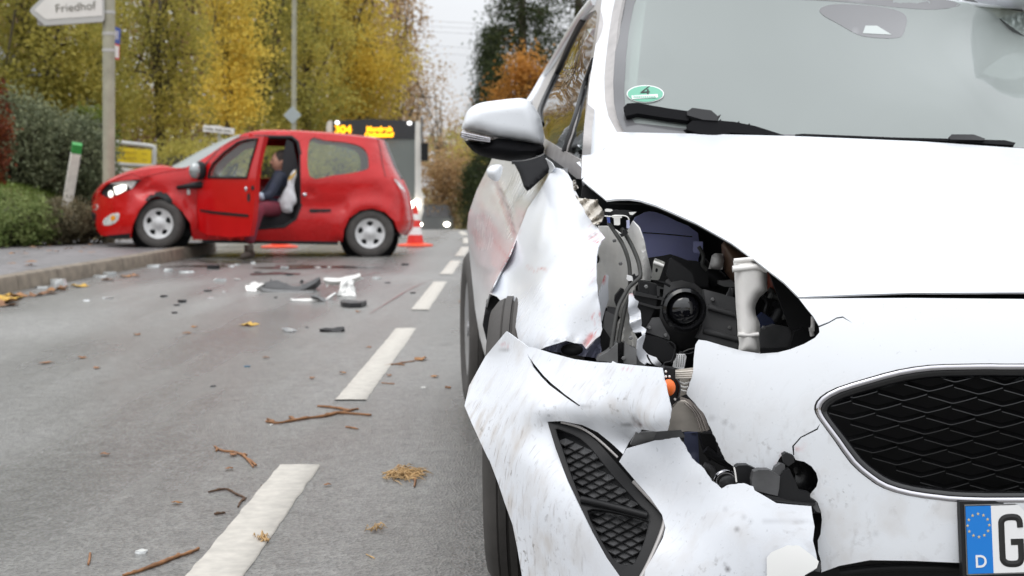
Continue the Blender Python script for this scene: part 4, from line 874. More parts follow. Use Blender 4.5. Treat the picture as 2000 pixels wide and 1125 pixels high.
fg = pan('fog_grille', fb_o, lambda x, y: fbY(x, y)+.004, M_blk, holes=[cr(fb_h1, 2), cr(fb_h2, 2)], step=8, thick=.012); WL[fg] = WL[WC]
panel('fog_grille_back', [(q[0], q[1]) for q in fb_o], lambda x, y: fbY(x, y)+.035, M_blk, fg, step=14, thick=.003)
for hp in (fb_h1, fb_h2): ptube('fog_grille_edge', hp, lambda x, y: fbY(x, y)+.006, .0022, M_blk, fg, sm=2, closed=True)
ptube('fog_grille_edge', T('z4', [(765,635),(860,656),(1000,690),(1190,740)]), lambda x, y: fbY(x, y)-.002, .006, M_blk, fg, sm=3)
ptube('fog_trim', T('z4', [(640,146),(760,180),(870,250),(1000,370)]), lambda x, y: fbY(x, y)-.004, .0022, M_alu, fg, sm=3)
ptube('fog_trim', T('z4', [(1100,520),(1200,625),(1270,700),(1300,745),(1290,820),(1240,950),(1190,1060),(1150,1135)]), lambda x, y: fbY(x, y)-.008, .0042, M_alu, fg, sm=3)
mb = MB()
for i in range(-4, 9):
    for j in range(-2, 40):
        cx_ = 715+i*112+(j % 2)*56+(j*6); cy_ = 245+j*27.5+i*3
        for hp in (fb_h1, fb_h2):
            q = T('z4', [(cx_-54, cy_), (cx_, cy_+24), (cx_+54, cy_+2), (cx_, cy_-22)]); m4 = np.mean(q, 0)
            xs_ = np.array([a[0] for a in q]); ys_ = np.array([a[1] for a in q])
            if pip(xs_, ys_, T('px', hp)).sum() < 3: continue
            # each cell: a small roof facing up and a recessed lower half
            yb = fbY(xs_, ys_)+.030; yf = fbY(xs_[1], ys_[1])+.012
            V = [P(q[0][0], q[0][1], yb[0]), P(q[1][0], q[1][1], yf), P(q[2][0], q[2][1], yb[2]), P(q[3][0], q[3][1], yb[3]+.004), P(q[1][0], q[1][1]+2.2, yf+.002), P(q[0][0]-1, q[0][1]+1.8, yb[0]+.004), P(q[2][0]+1, q[2][1]+1.8, yb[2]+.004)]
            mb.add(V, [(0, 1, 3), (1, 2, 3), (0, 5, 4, 1), (1, 4, 6, 2)])
mb.out('fog_grille_mesh', M_grey, fg, smooth=False, recalc=False, kind='stuff')
# ---- dark hollows behind the panels
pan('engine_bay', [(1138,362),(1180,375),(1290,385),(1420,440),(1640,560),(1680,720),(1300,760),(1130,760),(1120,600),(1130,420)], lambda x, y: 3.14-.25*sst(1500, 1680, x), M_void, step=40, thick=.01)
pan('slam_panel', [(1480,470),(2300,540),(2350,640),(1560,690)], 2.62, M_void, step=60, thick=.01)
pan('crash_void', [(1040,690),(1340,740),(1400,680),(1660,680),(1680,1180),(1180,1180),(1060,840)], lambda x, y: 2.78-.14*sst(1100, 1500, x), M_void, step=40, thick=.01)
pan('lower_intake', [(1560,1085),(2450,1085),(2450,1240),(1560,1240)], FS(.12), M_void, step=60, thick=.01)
ptube('intake_bar', [(1640,1118),(1760,1108),(2000,1112),(2200,1112)], FS(.05), .008, M_blk, WC)
# ---- licence plate
pm_ = frame(P(1881, 1128, 2.292), -np.append(LAT, 0), (0, 0.10, 1)); pn = pm_[:3, 2]; pxd = pm_[:3, 0]; pu = pm_[:3, 1]
def pq(a, b, c=0): return pm_[:3, 3]+pxd*a+pu*b+pn*c
Mr = np.stack([pxd, pu, pn], 1)
lp = MB().box(pq(.272, .0575, -.006), (.545, .128, .012), Mr).out('licence_plate', M_blk, WC, split=30); WL[lp] = WL[WC]; bevel(lp, .005, 3)
MB().box(pq(.290, .060, .0012), (.522-.04, .108, .0024), Mr).out('plate_field', M_white, lp, split=30)
MB().box(pq(.0295, .060, .0014), (.043, .108, .0026), Mr).out('euro_band', M_eu, lp, split=30)
MB().tube([pq(a, b, .0012) for a, b in cr([(.007, .0045), (.537, .0045), (.537, .1155), (.007, .1155)], 1)+[(.007, .0045)]], .0013, 6).out('plate_frame_edge', M_mgrey, lp)
for k in range(12):
    t = 2*math.pi*k/12; c2 = np.array((.0285+.0185*math.sin(t), .083+.0185*math.cos(t))); pts = []
    for s in range(10): r_ = .0031 if s % 2 == 0 else .0013; pts.append(pq(c2[0]+r_*math.sin(s*math.pi/5), c2[1]+r_*math.cos(s*math.pi/5), .0030))
    mk('plate_star', pts+[pq(c2[0], c2[1], .0034)], [(10, (s+1) % 10, s) for s in range(10)], M_star, lp, smooth=False)
text('plate_letter', 'D', .028, frame(pq(.0195, .016, .0032), pxd, pu), M_white, lp, ext=.0003, bold=.0004)
def gpoly(pts, wdt):
    mbx = MB(); p = cr(pts, 5, closed=False)
    L_, R_ = [], []
    for i_ in range(len(p)):
        a = np.array(p[max(i_-1, 0)]); b = np.array(p[min(i_+1, len(p)-1)]); t = (b-a)/np.linalg.norm(b-a); n2 = np.array((-t[1], t[0]))*wdt/2; c2 = np.array(p[i_]); L_.append(c2+n2); R_.append(c2-n2)
    for h in (.0028,): mbx.grid([[pq(*q, h) for q in L_], [pq(*q, h+.001) for q in p], [pq(*q, h) for q in R_]])
    return mbx
x0 = .0625
G_ = [(x0+.037, .078), (x0+.036, .089), (x0+.030, .0945), (x0+.014, .0945), (x0+.006, .089), (x0+.005, .078), (x0+.005, .036), (x0+.006, .026), (x0+.014, .0205), (x0+.030, .0205), (x0+.036, .026), (x0+.037, .036), (x0+.037, .053)]
gm = gpoly(G_, .0105); gm.grid([[pq(x0+.0422, .050, .0028), pq(x0+.0422, .060, .0028)], [pq(x0+.020, .050, .0028), pq(x0+.020, .060, .0028)]]); gm.out('plate_letter', M_blackp, lp, smooth=False)
# ---- inside the missing headlight
zt = lambda p: T('zt', p); zl = lambda p: T('zl', p); zc = lambda p: T('zc', p)
inw = zt([(60,385),(200,385),(330,480),(420,420),(470,320),(550,410),(620,600),(660,760),(690,880),(715,985),(690,1060),(580,1040),(500,1125),(470,1400),(330,1500),(200,1420),(60,1300),(20,1100),(30,800),(60,600),(112,540)])
pan('inner_wing', inw, lambda x, y: 2.83+.03*np.sin((x-1165)*.055+.3)+.00018*(y-480)-.03*np.exp(-((x-1262)/14)**2), M_inner, holes=[cr(zt([(30,745),(55,740),(78,785),(70,830),(45,845),(25,830)]), 2)], step=8, thick=.003)
pan('inner_wing_top', cr(zt([(480,335),(560,250),(680,205),(830,240),(1000,320),(1270,470),(1270,820),(1140,800),(940,735),(800,755),(660,770),(615,590)]), 2), lambda x, y: 3.0+.0004*(x-1240), M_bluelit, step=14, thick=.003)
ptube('panel_seam', zt([(600,465),(800,478),(1000,495),(1200,515)]), 2.998, .0012, M_void, WC)
block('seam_bracket', zt([(1215,570),(1330,575),(1330,720),(1225,710),(1210,680)]), 2.985, .006, M_bluelit, WC)
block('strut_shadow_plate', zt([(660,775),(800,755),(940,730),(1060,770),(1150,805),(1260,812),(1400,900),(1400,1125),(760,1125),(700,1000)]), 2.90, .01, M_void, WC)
ptube('hose', zt([(180,345),(250,450),(330,570),(390,700),(430,850),(440,1000),(440,1130)]), [2.80,2.77,2.76], .0040, M_rub, WC)
ptube('hose', zt([(340,420),(400,510),(470,640),(530,780),(560,900),(565,1000),(500,1070),(430,1130)])+zl([(320,230),(270,330),(240,450),(215,600),(190,790)]), [2.80,2.77,2.74,2.70,2.67], .0042, M_rub, WC)
ptube('hose', zl([(400,200),(370,280),(340,350),(310,500),(285,640),(270,745)]), [2.80,2.74,2.72], .0045, M_rub, WC)
block('hose_clip', zt([(405,990),(420,985),(475,1000),(475,1050),(420,1055),(398,1030)]), 2.75, .012, M_white, WC)
block('hose_clip', zt([(465,985),(500,968),(515,1000),(545,985),(585,990),(590,1025),(530,1060),(480,1050)]), 2.75, .012, M_blk, WC)
block('hose_clip', zt([(315,480),(345,475),(350,430),(400,430),(420,470),(380,500),(340,520)]), 2.77, .012, M_blk, WC)
br = block('clip_rail', zt([(125,205),(140,180),(430,195),(520,210),(490,250),(440,290),(440,260),(340,250),(130,265)]), 2.790, .012, M_blk, WC)
block('clip_rail_screw', zt([(138,180),(165,172),(215,178),(232,195),(200,212),(140,208)]), 2.780, .008, M_inner, WC)
block('rail_bracket', zt([(425,215),(520,212),(470,250),(440,245)]), 2.785, .004, M_inner, WC)
block('clip', zt([(228,255),(262,248),(340,250),(342,285),(320,290),(320,365),(305,375),(250,372),(245,290),(228,285)]), 2.775, .012, M_inner, WC)
block('clip', zt([(160,265),(200,265),(192,345),(168,345)]), 2.780, .01, mat('blue_clip', (.05, .08, .30), .4), WC)
block('clip', zt([(400,315),(435,312),(437,410),(402,412)]), 2.780, .01, mat('pale_clip', (.5, .52, .72), .4), WC)
ptube('clip_wire', zt([(130,262),(200,268),(280,260),(360,258),(410,275),(430,310)]), 2.77, .0012, M_inner, WC)
# crumpled beige metal behind the wing edge
fo = T('z8', [(742,228),(765,245),(868,255),(866,272),(880,295),(902,322),(896,350),(880,382),(852,396),(838,384),(812,345),(785,300)])
pan('crumpled_bracket', fo, lambda x, y: 3.00-.0022*(y-385)+.018*np.sin(x*.21+y*.33+2*np.sin(y*.1))+.010*np.abs(np.sin(x*.31-y*.12+np.sin(x*.17))), M_foil, step=4, thick=.002)
pan('crumpled_hinge', T('z8', [(725,150),(742,145),(755,190),(740,205),(728,185)]), lambda x, y: 3.2+.01*np.sin(x*.8), M_foil, step=4, thick=.002)
pan('torn_flange', T('z8', [(868,790),(905,670),(925,668),(922,720),(925,800),(905,860),(890,920),(880,900),(870,850)]), lambda x, y: 2.78+.004*(x-1170)*.3, M_wpd, step=5, thick=.002, attrs={'scuff': strokes((T('z8', [(890,700),(910,675)]), 6, .9))})
pan('crumpled_underside', T('z8', [(530,1062),(620,1045),(690,1028),(735,1040),(780,1046),(800,1072),(878,990),(880,1090),(860,1125),(700,1100),(600,1085)]), lambda x, y: 2.76+.012*np.sin(x*.2+y*.13)+.01*np.sin(x*.11), mat('bent_bluish_steel', (.30, .31, .42), .4, var=.4, vs=12), step=6, thick=.002)
mb = MB(); mb.ell(P(1117, 683, 2.74), (.022, .015, .012)); mb.out('torn_hole', M_void, WC, split=0)
tab = pan('steel_tab', zt([(740,790),(760,785),(865,828),(866,845),(850,880),(805,1015),(785,1045),(702,1040),(712,970),(725,830)]), lambda x, y: 2.76+.0003*(y-520), mat('zinc_steel', (.45, .45, .42), .4, metal=.4, var=.15, vs=30), holes=[cr(zt([(765,897),(783,915),(778,945),(763,957),(750,940),(752,912)]), 2)], step=5, thick=.003)
ptube('tab_fold', zt([(728,826),(790,848),(850,872)]), 2.756, .0035, M_inner, WC)
# lamp back shell, projector lens and black brackets
pan('lamp_shell', cr(zl([(790,40),(930,-10),(1100,70),(1260,230),(1260,420),(1160,700),(1090,870),(960,830),(830,700),(720,450),(760,200)]), 2), lambda x, y: 2.80+.000035*((x-1340)**2+(y-620)**2)*.3, M_grey, step=10, thick=.004)
block('lamp_fin', zl([(790,-20),(830,-190),(860,-200),(990,-110),(1080,-40),(1110,80),(960,40),(850,60)]), 2.79, .02, M_blk, WC)
Lc = P(1336, 604, 2.70); pr = MB()
pr.lathe([(.036, .05), (.040, .02), (.0425, -.002), (.0415, -.012), (.036, -.016), (.033, -.010), (.032, .0)], Lc, (.0, 1, .06), 40); lens = pr.out('projector', M_blkg, WC, split=40); WL[lens] = WL[WC]
pl = MB(); pl.lathe([(.0322, .002), (.029, -.006), (.022, -.012), (.013, -.0155), (.006, -.0165), (.0005, -.0168)], Lc, (0, 1, .06), 36); pl.out('lens', mat('projector_lens', (.006, .006, .008), .03, coat=1), lens, split=0)
block('lamp_bracket', zl([(500,60),(510,42),(560,55),(690,85),(715,110),(700,240),(680,330),(640,420),(570,572),(520,540),(518,440),(505,370),(480,330),(478,255),(440,205),(450,160),(495,170)]), 2.715, .03, M_blk, WC)
for pts in ([(455,160),(560,185),(770,232),(768,262),(560,225),(450,205)], [(470,270),(690,330),(770,320),(770,350),(690,358),(478,298)], [(690,100),(770,125),(768,140),(725,135),(720,230),(695,235)]): block('bracket_rib', zl(pts), 2.70, .02, M_blkg, WC)
block('lamp_plate', zl([(640,455),(720,450),(765,540),(832,660),(830,697),(550,605)]), 2.705, .006, M_grey, WC)
block('lamp_box', zl([(565,640),(700,668),(830,712),(890,800),(890,870),(850,930),(770,955),(680,885),(590,845),(530,792)]), 2.695, .04, M_blk, WC)
pan('torn_strip', jag(zl([(385,190),(425,182),(440,235),(490,275),(480,340),(510,380),(520,480),(525,545),(570,580),(565,660),(530,790),(590,850),(680,890),(745,965),(720,995),(640,965),(580,942),(550,968),(505,940),(470,860),(475,700),(530,655),(520,610),(430,612),(400,550),(388,430),(375,300),(385,190)]), .7, 21), lambda x, y: 2.675+.007*np.sin(y*.13+x*.09+1.5*np.sin(y*.06)), M_wpd, step=5, thick=.0025, attrs={'scuff': strokes((zl([(385,188),(430,188)]), 4, .9)), 'dirt': lambda x, y: .2+0*x})
pan('white_rail', zl([(360,380),(380,400),(405,560),(470,690),(468,800),(410,775),(330,725),(225,745),(260,500),(300,440)]), lambda x, y: 2.80+.01*np.sin(x*.2), M_inner, step=8, thick=.003)
block('side_plate', zl([(130,380),(235,430),(215,600),(190,690),(98,570),(110,470)]), 2.79, .006, M_mgrey, WC)
block('side_plate', zl([(150,330),(250,345),(240,430),(140,385)]), 2.80, .006, M_grey, WC)
block('side_block', zl([(80,580),(110,572),(190,690),(180,810),(55,885),(70,700)]), 2.77, .03, M_blk, WC)
block('hose_bracket', zl([(235,215),(300,128),(330,140),(340,230),(290,320),(250,330),(228,270)]), 2.79, .02, M_blk, WC)
block('duct', zl([(35,925),(60,880),(150,830),(225,760),(245,740),(262,735),(262,950),(210,945)]), 2.66, .04, M_mgrey, WC)
block('duct', zl([(340,722),(400,775),(470,800),(468,970),(330,955)]), 2.66, .04, M_mgrey, WC)
block('duct_channel', zl([(262,735),(345,722),(335,955),(255,945)]), 2.68, .02, M_blkg, WC)
block('duct', zl([(470,880),(510,940),(560,970),(560,1000),(468,985)]), 2.67, .03, M_grey, WC)
block('cross_beam', zc([(60,540),(200,575),(330,612),(345,960),(356,1055),(50,965),(0,950),(40,880),(90,700)]), lambda x, y: 2.74-.0001*(y-600), .03, M_grey, WC)
ptube('beam_ledge', zc([(100,690),(200,720),(340,760)]), 2.735, .006, M_grey, WC); ptube('beam_ledge', zc([(60,890),(200,925),(350,965)]), 2.735, .007, M_grey, WC)
block('corner_beam', zc([(535,880),(660,840),(850,880),(800,1050),(620,1085),(540,1085)]), 2.66, .02, M_grey, WC)
block('corner_brace', zc([(830,900),(900,870),(1000,940),(850,1040),(790,1050)]), 2.60, .02, M_blk, WC)
block('wing_shadow_part', zc([(520,780),(560,740),(640,790),(660,830),(540,885)]), 2.68, .02, mat('dark_blue_part', (.012, .02, .06), .4), WC)
ptube('brake_pipe', zc([(985,770),(985,840),(975,900),(980,935)]), 2.55, .004, M_pipe, WC)
block('pipe_nut', zc([(958,870),(998,860),(1000,895),(962,900)]), 2.545, .01, M_pipe, WC)
wn = inflate('filler_neck', zc([(312,300),(330,285),(480,274),(600,372),(600,550),(570,580),(535,610),(508,660),(497,700),(505,760),(525,800),(540,840),(537,905),(525,930),(535,990),(540,1090),(350,1090),(362,995),(350,920),(345,820),(335,700),(325,500),(320,390),(308,372),(315,350)]), 2.57, .03, 20, M_pipe, WC)
ptube('filler_ring', zc([(306,370),(400,362),(520,352),(600,378)]), 2.542, .006, M_pipe, WC); ptube('filler_ring', zc([(318,300),(400,292),(490,285)]), 2.545, .004, M_pipe, WC); ptube('filler_ring', zc([(352,922),(440,930),(528,920)]), 2.543, .004, M_pipe, WC)
inflate('coolant_tank', zc([(210,165),(240,130),(480,270),(480,400),(330,480),(290,460),(230,380),(215,220)]), 2.90, .03, 26, M_brown, WC)
inflate('tank_neck', zc([(108,345),(130,255),(160,235),(225,240),(235,300),(222,375),(100,368)]), 2.88, .02, 14, M_pipe, WC)
inflate('engine_part', zc([(590,370),(700,450),(780,530),(750,580),(600,570)]), 2.82, .02, 18, M_rustred, WC)
block('engine_clamp', zc([(190,470),(300,465),(325,490),(325,520),(240,520),(190,500)]), 2.85, .02, M_mgrey, WC)
ptube('engine_hose', zc([(20,330),(80,400),(150,440),(190,480)]), 2.92, .02, M_blk, WC); ptube('engine_hose', zc([(300,530),(295,570),(280,600)]), 2.80, .006, M_mgrey, WC)
ptube('engine_hose', zc([(690,640),(720,700),(690,780),(660,820)]), 2.80, .014, M_blk, WC); ptube('engine_hose', zc([(610,540),(640,570),(620,620)]), 2.80, .006, M_rub, WC)
lb = pan('part_label', zl([(902,850),(1000,850),(1018,880),(1000,960),(985,1025),(865,1000),(880,930)]), lambda x, y: 2.655+.004*np.sin(x*.3), M_white, step=6, thick=.0008); WL[lb] = WL[WC]
for k in range(4):
    for j in range(6):
        x0_, y0_ = 985-k*24+j*-2, 865+j*22
        panel('label_print', zl([(x0_,y0_),(x0_+10,y0_+2),(x0_+7,y0_+16),(x0_-3,y0_+14)]), 2.648, M_mgrey, lb, step=6, thick=.0003)
for k in range(4): ptube('wire', zl([(815+k*8,715),(875+k*6,780-k*4),(898-k*6,860),(865-k*5,930),(790-k*4,965-k*5),(705+k*22,1000)]), 2.64-.004*k, .0016, M_blk, WC)
# indicator lamp block with the orange bulb
cb = block('bulb_holder', zl([(740,1015),(780,1000),(890,1015),(890,1110),(925,1150),(940,1220),(930,1330),(870,1400),(820,1380),(790,1240),(760,1140),(745,1080)]), 2.42, .03, M_blk, WC); WL[cb] = WL[WC]
mb = MB(); mb.ell(P(1306, 757, 2.405), (.012, .012, .0145)); mb.ell(P(1302, 757, 2.397), (.006, .008, .010)); mb.out('bulb_cap', M_orange, cb, split=0)
for a_, b_ in ((790,1045),(790,1100),(830,1100),(890,1350)):
    mb = MB(); q = zl([(a_, b_)])[0]; mb.ell(P(q[0], q[1], 2.415), (.0022, .002, .0024)); mb.out('contact', M_pipe, cb, split=0)
ptube('bulb_rim', zl([(905,1130),(935,1180),(940,1250),(920,1330)]), 2.412, .0025, M_blkg, cb)
for k, pts in enumerate(([(300,108),(392,96),(390,150),(322,152)], [(322,155),(390,150),(372,190),(355,228),(322,238)])): pan('lamp_reflector', T('z5', pts), 2.455+.01*k, M_lens, step=6, thick=.004)
for k in range(4): ptube('reflector_rib', T('z5', [(300,118+k*10),(345,116+k*10),(390,112+k*11)]), 2.447, .0016, M_lens, WC)
for k in range(3): ptube('reflector_rib', T('z5', [(322,165+k*20),(345,175+k*18),(372-k*8,168+k*22)]), 2.457, .0016, M_pipe, WC)
pan('lamp_lens', cr(T('z5', [(285,300),(330,262),(370,275),(420,330),(452,408),(360,410),(262,408)]), 2), lambda x, y: 2.43+.0005*(y-800), M_lens, step=8, thick=.004)
pan('smoked_lens', T('z5', [(322,238),(372,255),(440,320),(470,400),(452,412),(420,335),(372,278),(325,262)]), 2.425, M_dlens, step=8, thick=.004)
for k in range(3): ptube('lens_rib', T('z5', [(345+k*22,270+k*6),(395+k*16,320+k*8),(425+k*14,405)]), 2.42, .0014, M_dlens, WC)
pan('grey_flap', T('z4', [(1115,215),(1245,205),(1225,260),(1185,332),(1080,288)]), lambda x, y: 2.41+.0006*(y-860), M_mgrey, step=8, thick=.004)
pan('grey_flap', T('z5', [(200,412),(330,405),(350,440),(230,452),(170,478)]), 2.43, M_grey, step=8, thick=.004)
pan('void_plate', T('z5', [(345,418),(412,415),(420,590),(400,575),(345,480)]), 2.55, mat('blue_grey_plate', (.06, .07, .13), .35, var=.3, vs=20), step=10, thick=.006)
block('void_block', T('z5', [(420,420),(500,425),(510,520),(470,560),(440,500)]), 2.52, .03, M_blk, WC)
ptube('void_pipe', T('z5', [(450,500),(500,540),(560,570),(590,600)]), 2.50, .008, M_blk, WC); ptube('void_pipe', T('z5', [(440,580),(480,600),(500,650)]), 2.5, .007, M_grey, WC)
ptube('fog_ring', [(1438+24*math.cos(a)*.9-20, 941+20*math.sin(a)) for a in np.linspace(2.4, 5.6, 9)], 2.45, .004, M_chrome, WC)
mb = MB(); mb.ell(P(1424, 944, 2.47), (.018, .012, .014)); mb.out('fog_bulb', M_grey, WC, split=0)
ptube('cable_tie', T('zf', [(58,225),(68,270),(78,345)]), 2.325, .0014, M_pipe, WC)
# broken fog lamp pieces
def fl(name, pts, Y, d, m_): block(name, T('zf', pts), Y, d, m_, WC)
lampc = P(1420+600/4.245, 860+320/4.245, 2.40); mb = MB(); mb.lathe([(.037, -.012), (.0385, 0), (.037, .02), (.030, .03), (.0005, .034)], lampc, (0, 1, 0), 32); mb.out('fog_lamp', M_blkg, WC, split=40)
fl('fog_mount', [(70,225),(95,208),(170,206),(248,240),(240,300),(205,362),(180,365),(82,345)], 2.37, .02, M_blk)
fl('fog_mount', [(205,330),(222,262),(262,245),(345,245),(400,272),(440,300),(432,400),(418,462),(320,438),(225,412),(208,370)], 2.325, .02, M_grey)
fl('fog_mount', [(385,268),(400,225),(440,195),(480,205),(480,235),(440,300)], 2.335, .015, M_grey)
fl('fog_mount', [(462,120),(490,103),(552,128),(560,180),(510,215),(475,190)], 2.345, .015, M_void)
fl('fog_mount', [(440,300),(470,250),(520,240),(560,330),(600,420),(690,440),(690,478),(752,515),(730,540),(640,540),(520,525),(415,465)], 2.33, .02, M_blk)
fl('fog_mount', [(312,450),(420,470),(520,500),(640,515),(740,520),(715,548),(560,535),(460,528),(370,495)], 2.322, .01, M_blkg)
fl('fog_mount', [(700,540),(745,515),(775,600),(745,595)], 2.325, .01, M_grey); fl('fog_mount', [(728,1085),(750,1040),(778,1010),(782,1060),(770,1092)], 2.315, .01, M_grey)

# loom, bolts and small clips in the lamp bay
for k, (pts, yv, r_) in enumerate(((zl([(700,1000),(640,960),(600,900),(585,860)]), 2.66, .0016), (zl([(980,830),(1050,800),(1100,790),(1160,760)]), 2.68, .0014), (zl([(960,840),(1040,850),(1090,830)]), 2.67, .0012), (zc([(20,180),(60,260),(50,330),(90,380)]), 2.86, .004), (zc([(560,600),(600,660),(580,740),(620,800)]), 2.74, .004), (zc([(640,600),(700,620),(760,700),(740,800)]), 2.76, .005), (zt([(700,1000),(780,1060),(860,1080),(930,1120)]), 2.78, .0025), (zc([(850,640),(890,720),(870,830)]), 2.66, .006))):
    ptube('wire', pts, yv, r_, M_rub if k % 2 else M_blk, WC)
for k, (a_, b_, yv) in enumerate(((1352,571,2.73),(1262,560,2.70),(1268,640,2.70),(1300,655,2.70),(1392,585,2.735),(1425,640,2.735),(1218,700,2.655),(1232,660,2.655),(1492,640,2.65),(1200,470,2.80),(1212,515,2.81),(1330,690,2.78))):
    mb = MB(); mb.lathe([(.004, .004), (.004, -.001), (.0025, -.003), (.0003, -.003)], P(a_, b_, yv), (0, 1, 0), 6); mb.out('bolt', M_mgrey, WC, split=30)

hq = hl[3:]+[(a, b, float(fascia(np.array([a]), np.array([b]), .012)[0])) for a, b in ce_head[:13]]+[(1200,600,2.72),(1190,480,2.80)]
panel('headlamp', [q[:2] for q in hq], tps(hq, 1e-3), M_dlens, WC, step=16, thick=.004, xform=lambda Wd: np.array([refl(q, -.02) for q in Wd]), face=(0, 0, CAMH))
# ================================================================== RED CAR across the lane
RA = math.radians(10.0); RH = np.array((-math.cos(RA), -math.sin(RA))); RN = np.array((-math.sin(RA), math.cos(RA)))   # heading, far-side normal
R0 = G(722, 502)[:2].copy(); RW = 1.68
def rY(px, w):
    k = (np.asarray(px, float)-HX)/F
    return (w+R0 @ RN)/(k*RN[0]+RN[1])
def RP(px, py, w): return P(px, py, float(rY(px, w)))
def rmirror(Wd):
    Wd = np.asarray(Wd, float).copy(); w_ = (Wd[:, :2]-R0) @ RN
    Wd[:, :2] += (RW-2*w_)[:, None]*RN; return Wd
rear_edge = np.array(T('zq', [(1125,205),(1160,300),(1200,400),(1250,490),(1290,580),(1312,680),(1325,800),(1312,860),(1270,898)]))
def rw(px, py):
    """inset of the body side from its widest plane"""
    px = np.asarray(px, float); py = np.asarray(py, float)
    w_ = .03+.25*np.clip((352-py)/92, 0, 1.2)**1.25+.05*np.clip((py-430)/40, 0, 1)**2
    s = np.clip((305-px)/122, 0, 1); w_ = w_+(RW/2-.05)*(1-np.sqrt(np.clip(1-s**2.3, 0, 1)))
    re = np.interp(py, rear_edge[:, 1], rear_edge[:, 0]); s = np.clip((px-(re-58))/58, 0, 1); w_ = w_+.42*(1-np.sqrt(np.clip(1-s**2.2, 0, 1)))
    for cx, cy, R_, hgt in ((314, 440, 62, .05), (722, 455, 66, .055)):   # flared arches
        d = np.hypot(px-cx, py-cy); w_ = w_-hgt*np.exp(-((d-54)/16)**2)*(py < 470)
    w_ = w_+.022*np.exp(-((py-402)/16)**2)*(px > 360)*(px < 680)
    # crash dents in the front wing and the dimple behind the door
    w_ = w_+.05*np.exp(-(dseg(px, py, T('zr', [(480,590),(560,570),(640,600)]))/9)**2)+.04*np.exp(-(dseg(px, py, T('zr', [(430,560),(520,500)]))/7)**2)+.03*np.exp(-(np.hypot(px-607, py-378)/7)**2)
    return w_
rdep = lambda x, y: rY(x, rw(x, y))
M_red = mat('red_paint', (.52, .004, .006), .25, spec=.35, coat=.4, var=.06, vs=3); M_redf = mat('red_paint_dented', (.50, .005, .006), .28, spec=.35, coat=.35, var=.08, vs=4, bump=.35, bs=5, dist=.05)
M_carg = glassm('car_glass', (.80, .86, .82), 1.55, .12, (.55, .6, .57)); M_fglass = glassm('red_car_windscreen', (.6, .66, .63), 1.7, .45, (.55, .60, .58))
M_lampon = mat('lit_headlamp', (1, 1, .95), .2, emis=(1, .96, .85), es=1.2); M_clear = mat('clear_lamp', (.62, .62, .60), .12, coat=.8, var=.3, vs=30); M_amber = mat('amber_lamp', (.75, .30, .03), .25)
M_tail = mat('tail_lamp', (.55, .03, .04), .12, coat=.8); M_silver = mat('silver_mirror_cap', (.38, .40, .40), .2, metal=.6); M_hub = mat('silver_hubcap', (.60, .60, .60), .35, metal=.35, var=.1, vs=20)
M_rseat = mat('black_seat_fabric', (.025, .025, .028), .9, var=.2, vs=60)
RC = root('red_car', 'small red three-door hatchback with crushed front wing and open door, on the kerb', 'car', tuple(RP(520, 490, RW/2)))
def rpan(name, outline, m, w=None, parent=RC, **k):
    d = rdep if w is None else ((lambda x, y: rY(x, w(x, y))) if callable(w) else (lambda x, y: rY(x, w+0*x)))
    return panel(name, outline, d, m, parent, **k)
roofl = T('zr', [(1200,172)])+T('zq', [(100,150),(250,140),(450,142),(700,156),(900,176),(1080,198),(1125,208)])
apil = T('zr', [(790,405),(870,368),(960,315),(1060,245),(1150,192)])
bon = T('zr', [(118,640),(130,600),(170,555),(220,515),(300,478),(400,440),(520,412),(640,402),(720,406)])
rear_arch = T('zq', [(1240,885),(1225,860),(1200,790),(1130,728),(1040,702),(950,716),(870,772),(832,860),(822,945)])
front_arch = T('zr', [(850,930),(832,810),(770,722),(700,660),(690,640),(650,605),(600,590),(560,600),(520,640),(455,720),(405,830),(392,920)])
rear_b = [tuple(q) for q in rear_edge]
bumper_f = T('zr', [(250,905),(180,900),(148,860),(132,780),(115,730),(112,690)])
outl = bon+apil+roofl+rear_b[1:]+[T('zq', [(1240,885)])[0]]+rear_arch+T('zq', [(600,940),(300,938)])+front_arch+bumper_f
hole_q = cr(T('zq', [(580,200),(700,204),(850,218),(955,248),(1003,300),(1014,380),(1000,415),(900,440),(750,460),(580,468)]), 3)
hole_d = [(390,346),(402,322),(428,294),(466,272),(503,267.5),(570,268),(582,278),(587,300),(588,400),(578,428),(556,443),(500,447),(395,452),(390,440)]
head_h = cr(T('zr', [(165,590),(200,540),(255,510),(360,495),(470,490),(440,520),(415,555),(370,575),(300,605),(225,625),(180,605)]), 2)
for side, xf in (('n', None), ('f', rmirror)):
    fc = None if side == 'n' else (-8, 60, 2)
    hd_ = hole_d if side == 'n' else hole_d
    rpan('body_side', outl, M_redf if side == 'n' else M_red, holes=[hole_q, hd_]+([head_h] if side == 'n' else []), step=7, thick=.02, xform=xf, face=fc)
    rpan('rear_side_window', hole_q, M_carg, lambda x, y: rw(x, y)+.012, step=20, thick=0, xform=xf, face=fc)
    fr_ = rpan('window_seal', cr(T('zq', [(572,192),(700,196),(860,211),(968,242),(1015,300),(1025,385),(1008,424),(900,450),(750,470),(572,478)]), 2), M_blk, lambda x, y: rw(x, y)+.004, holes=[hole_q], step=12, thick=.004, xform=xf, face=fc)
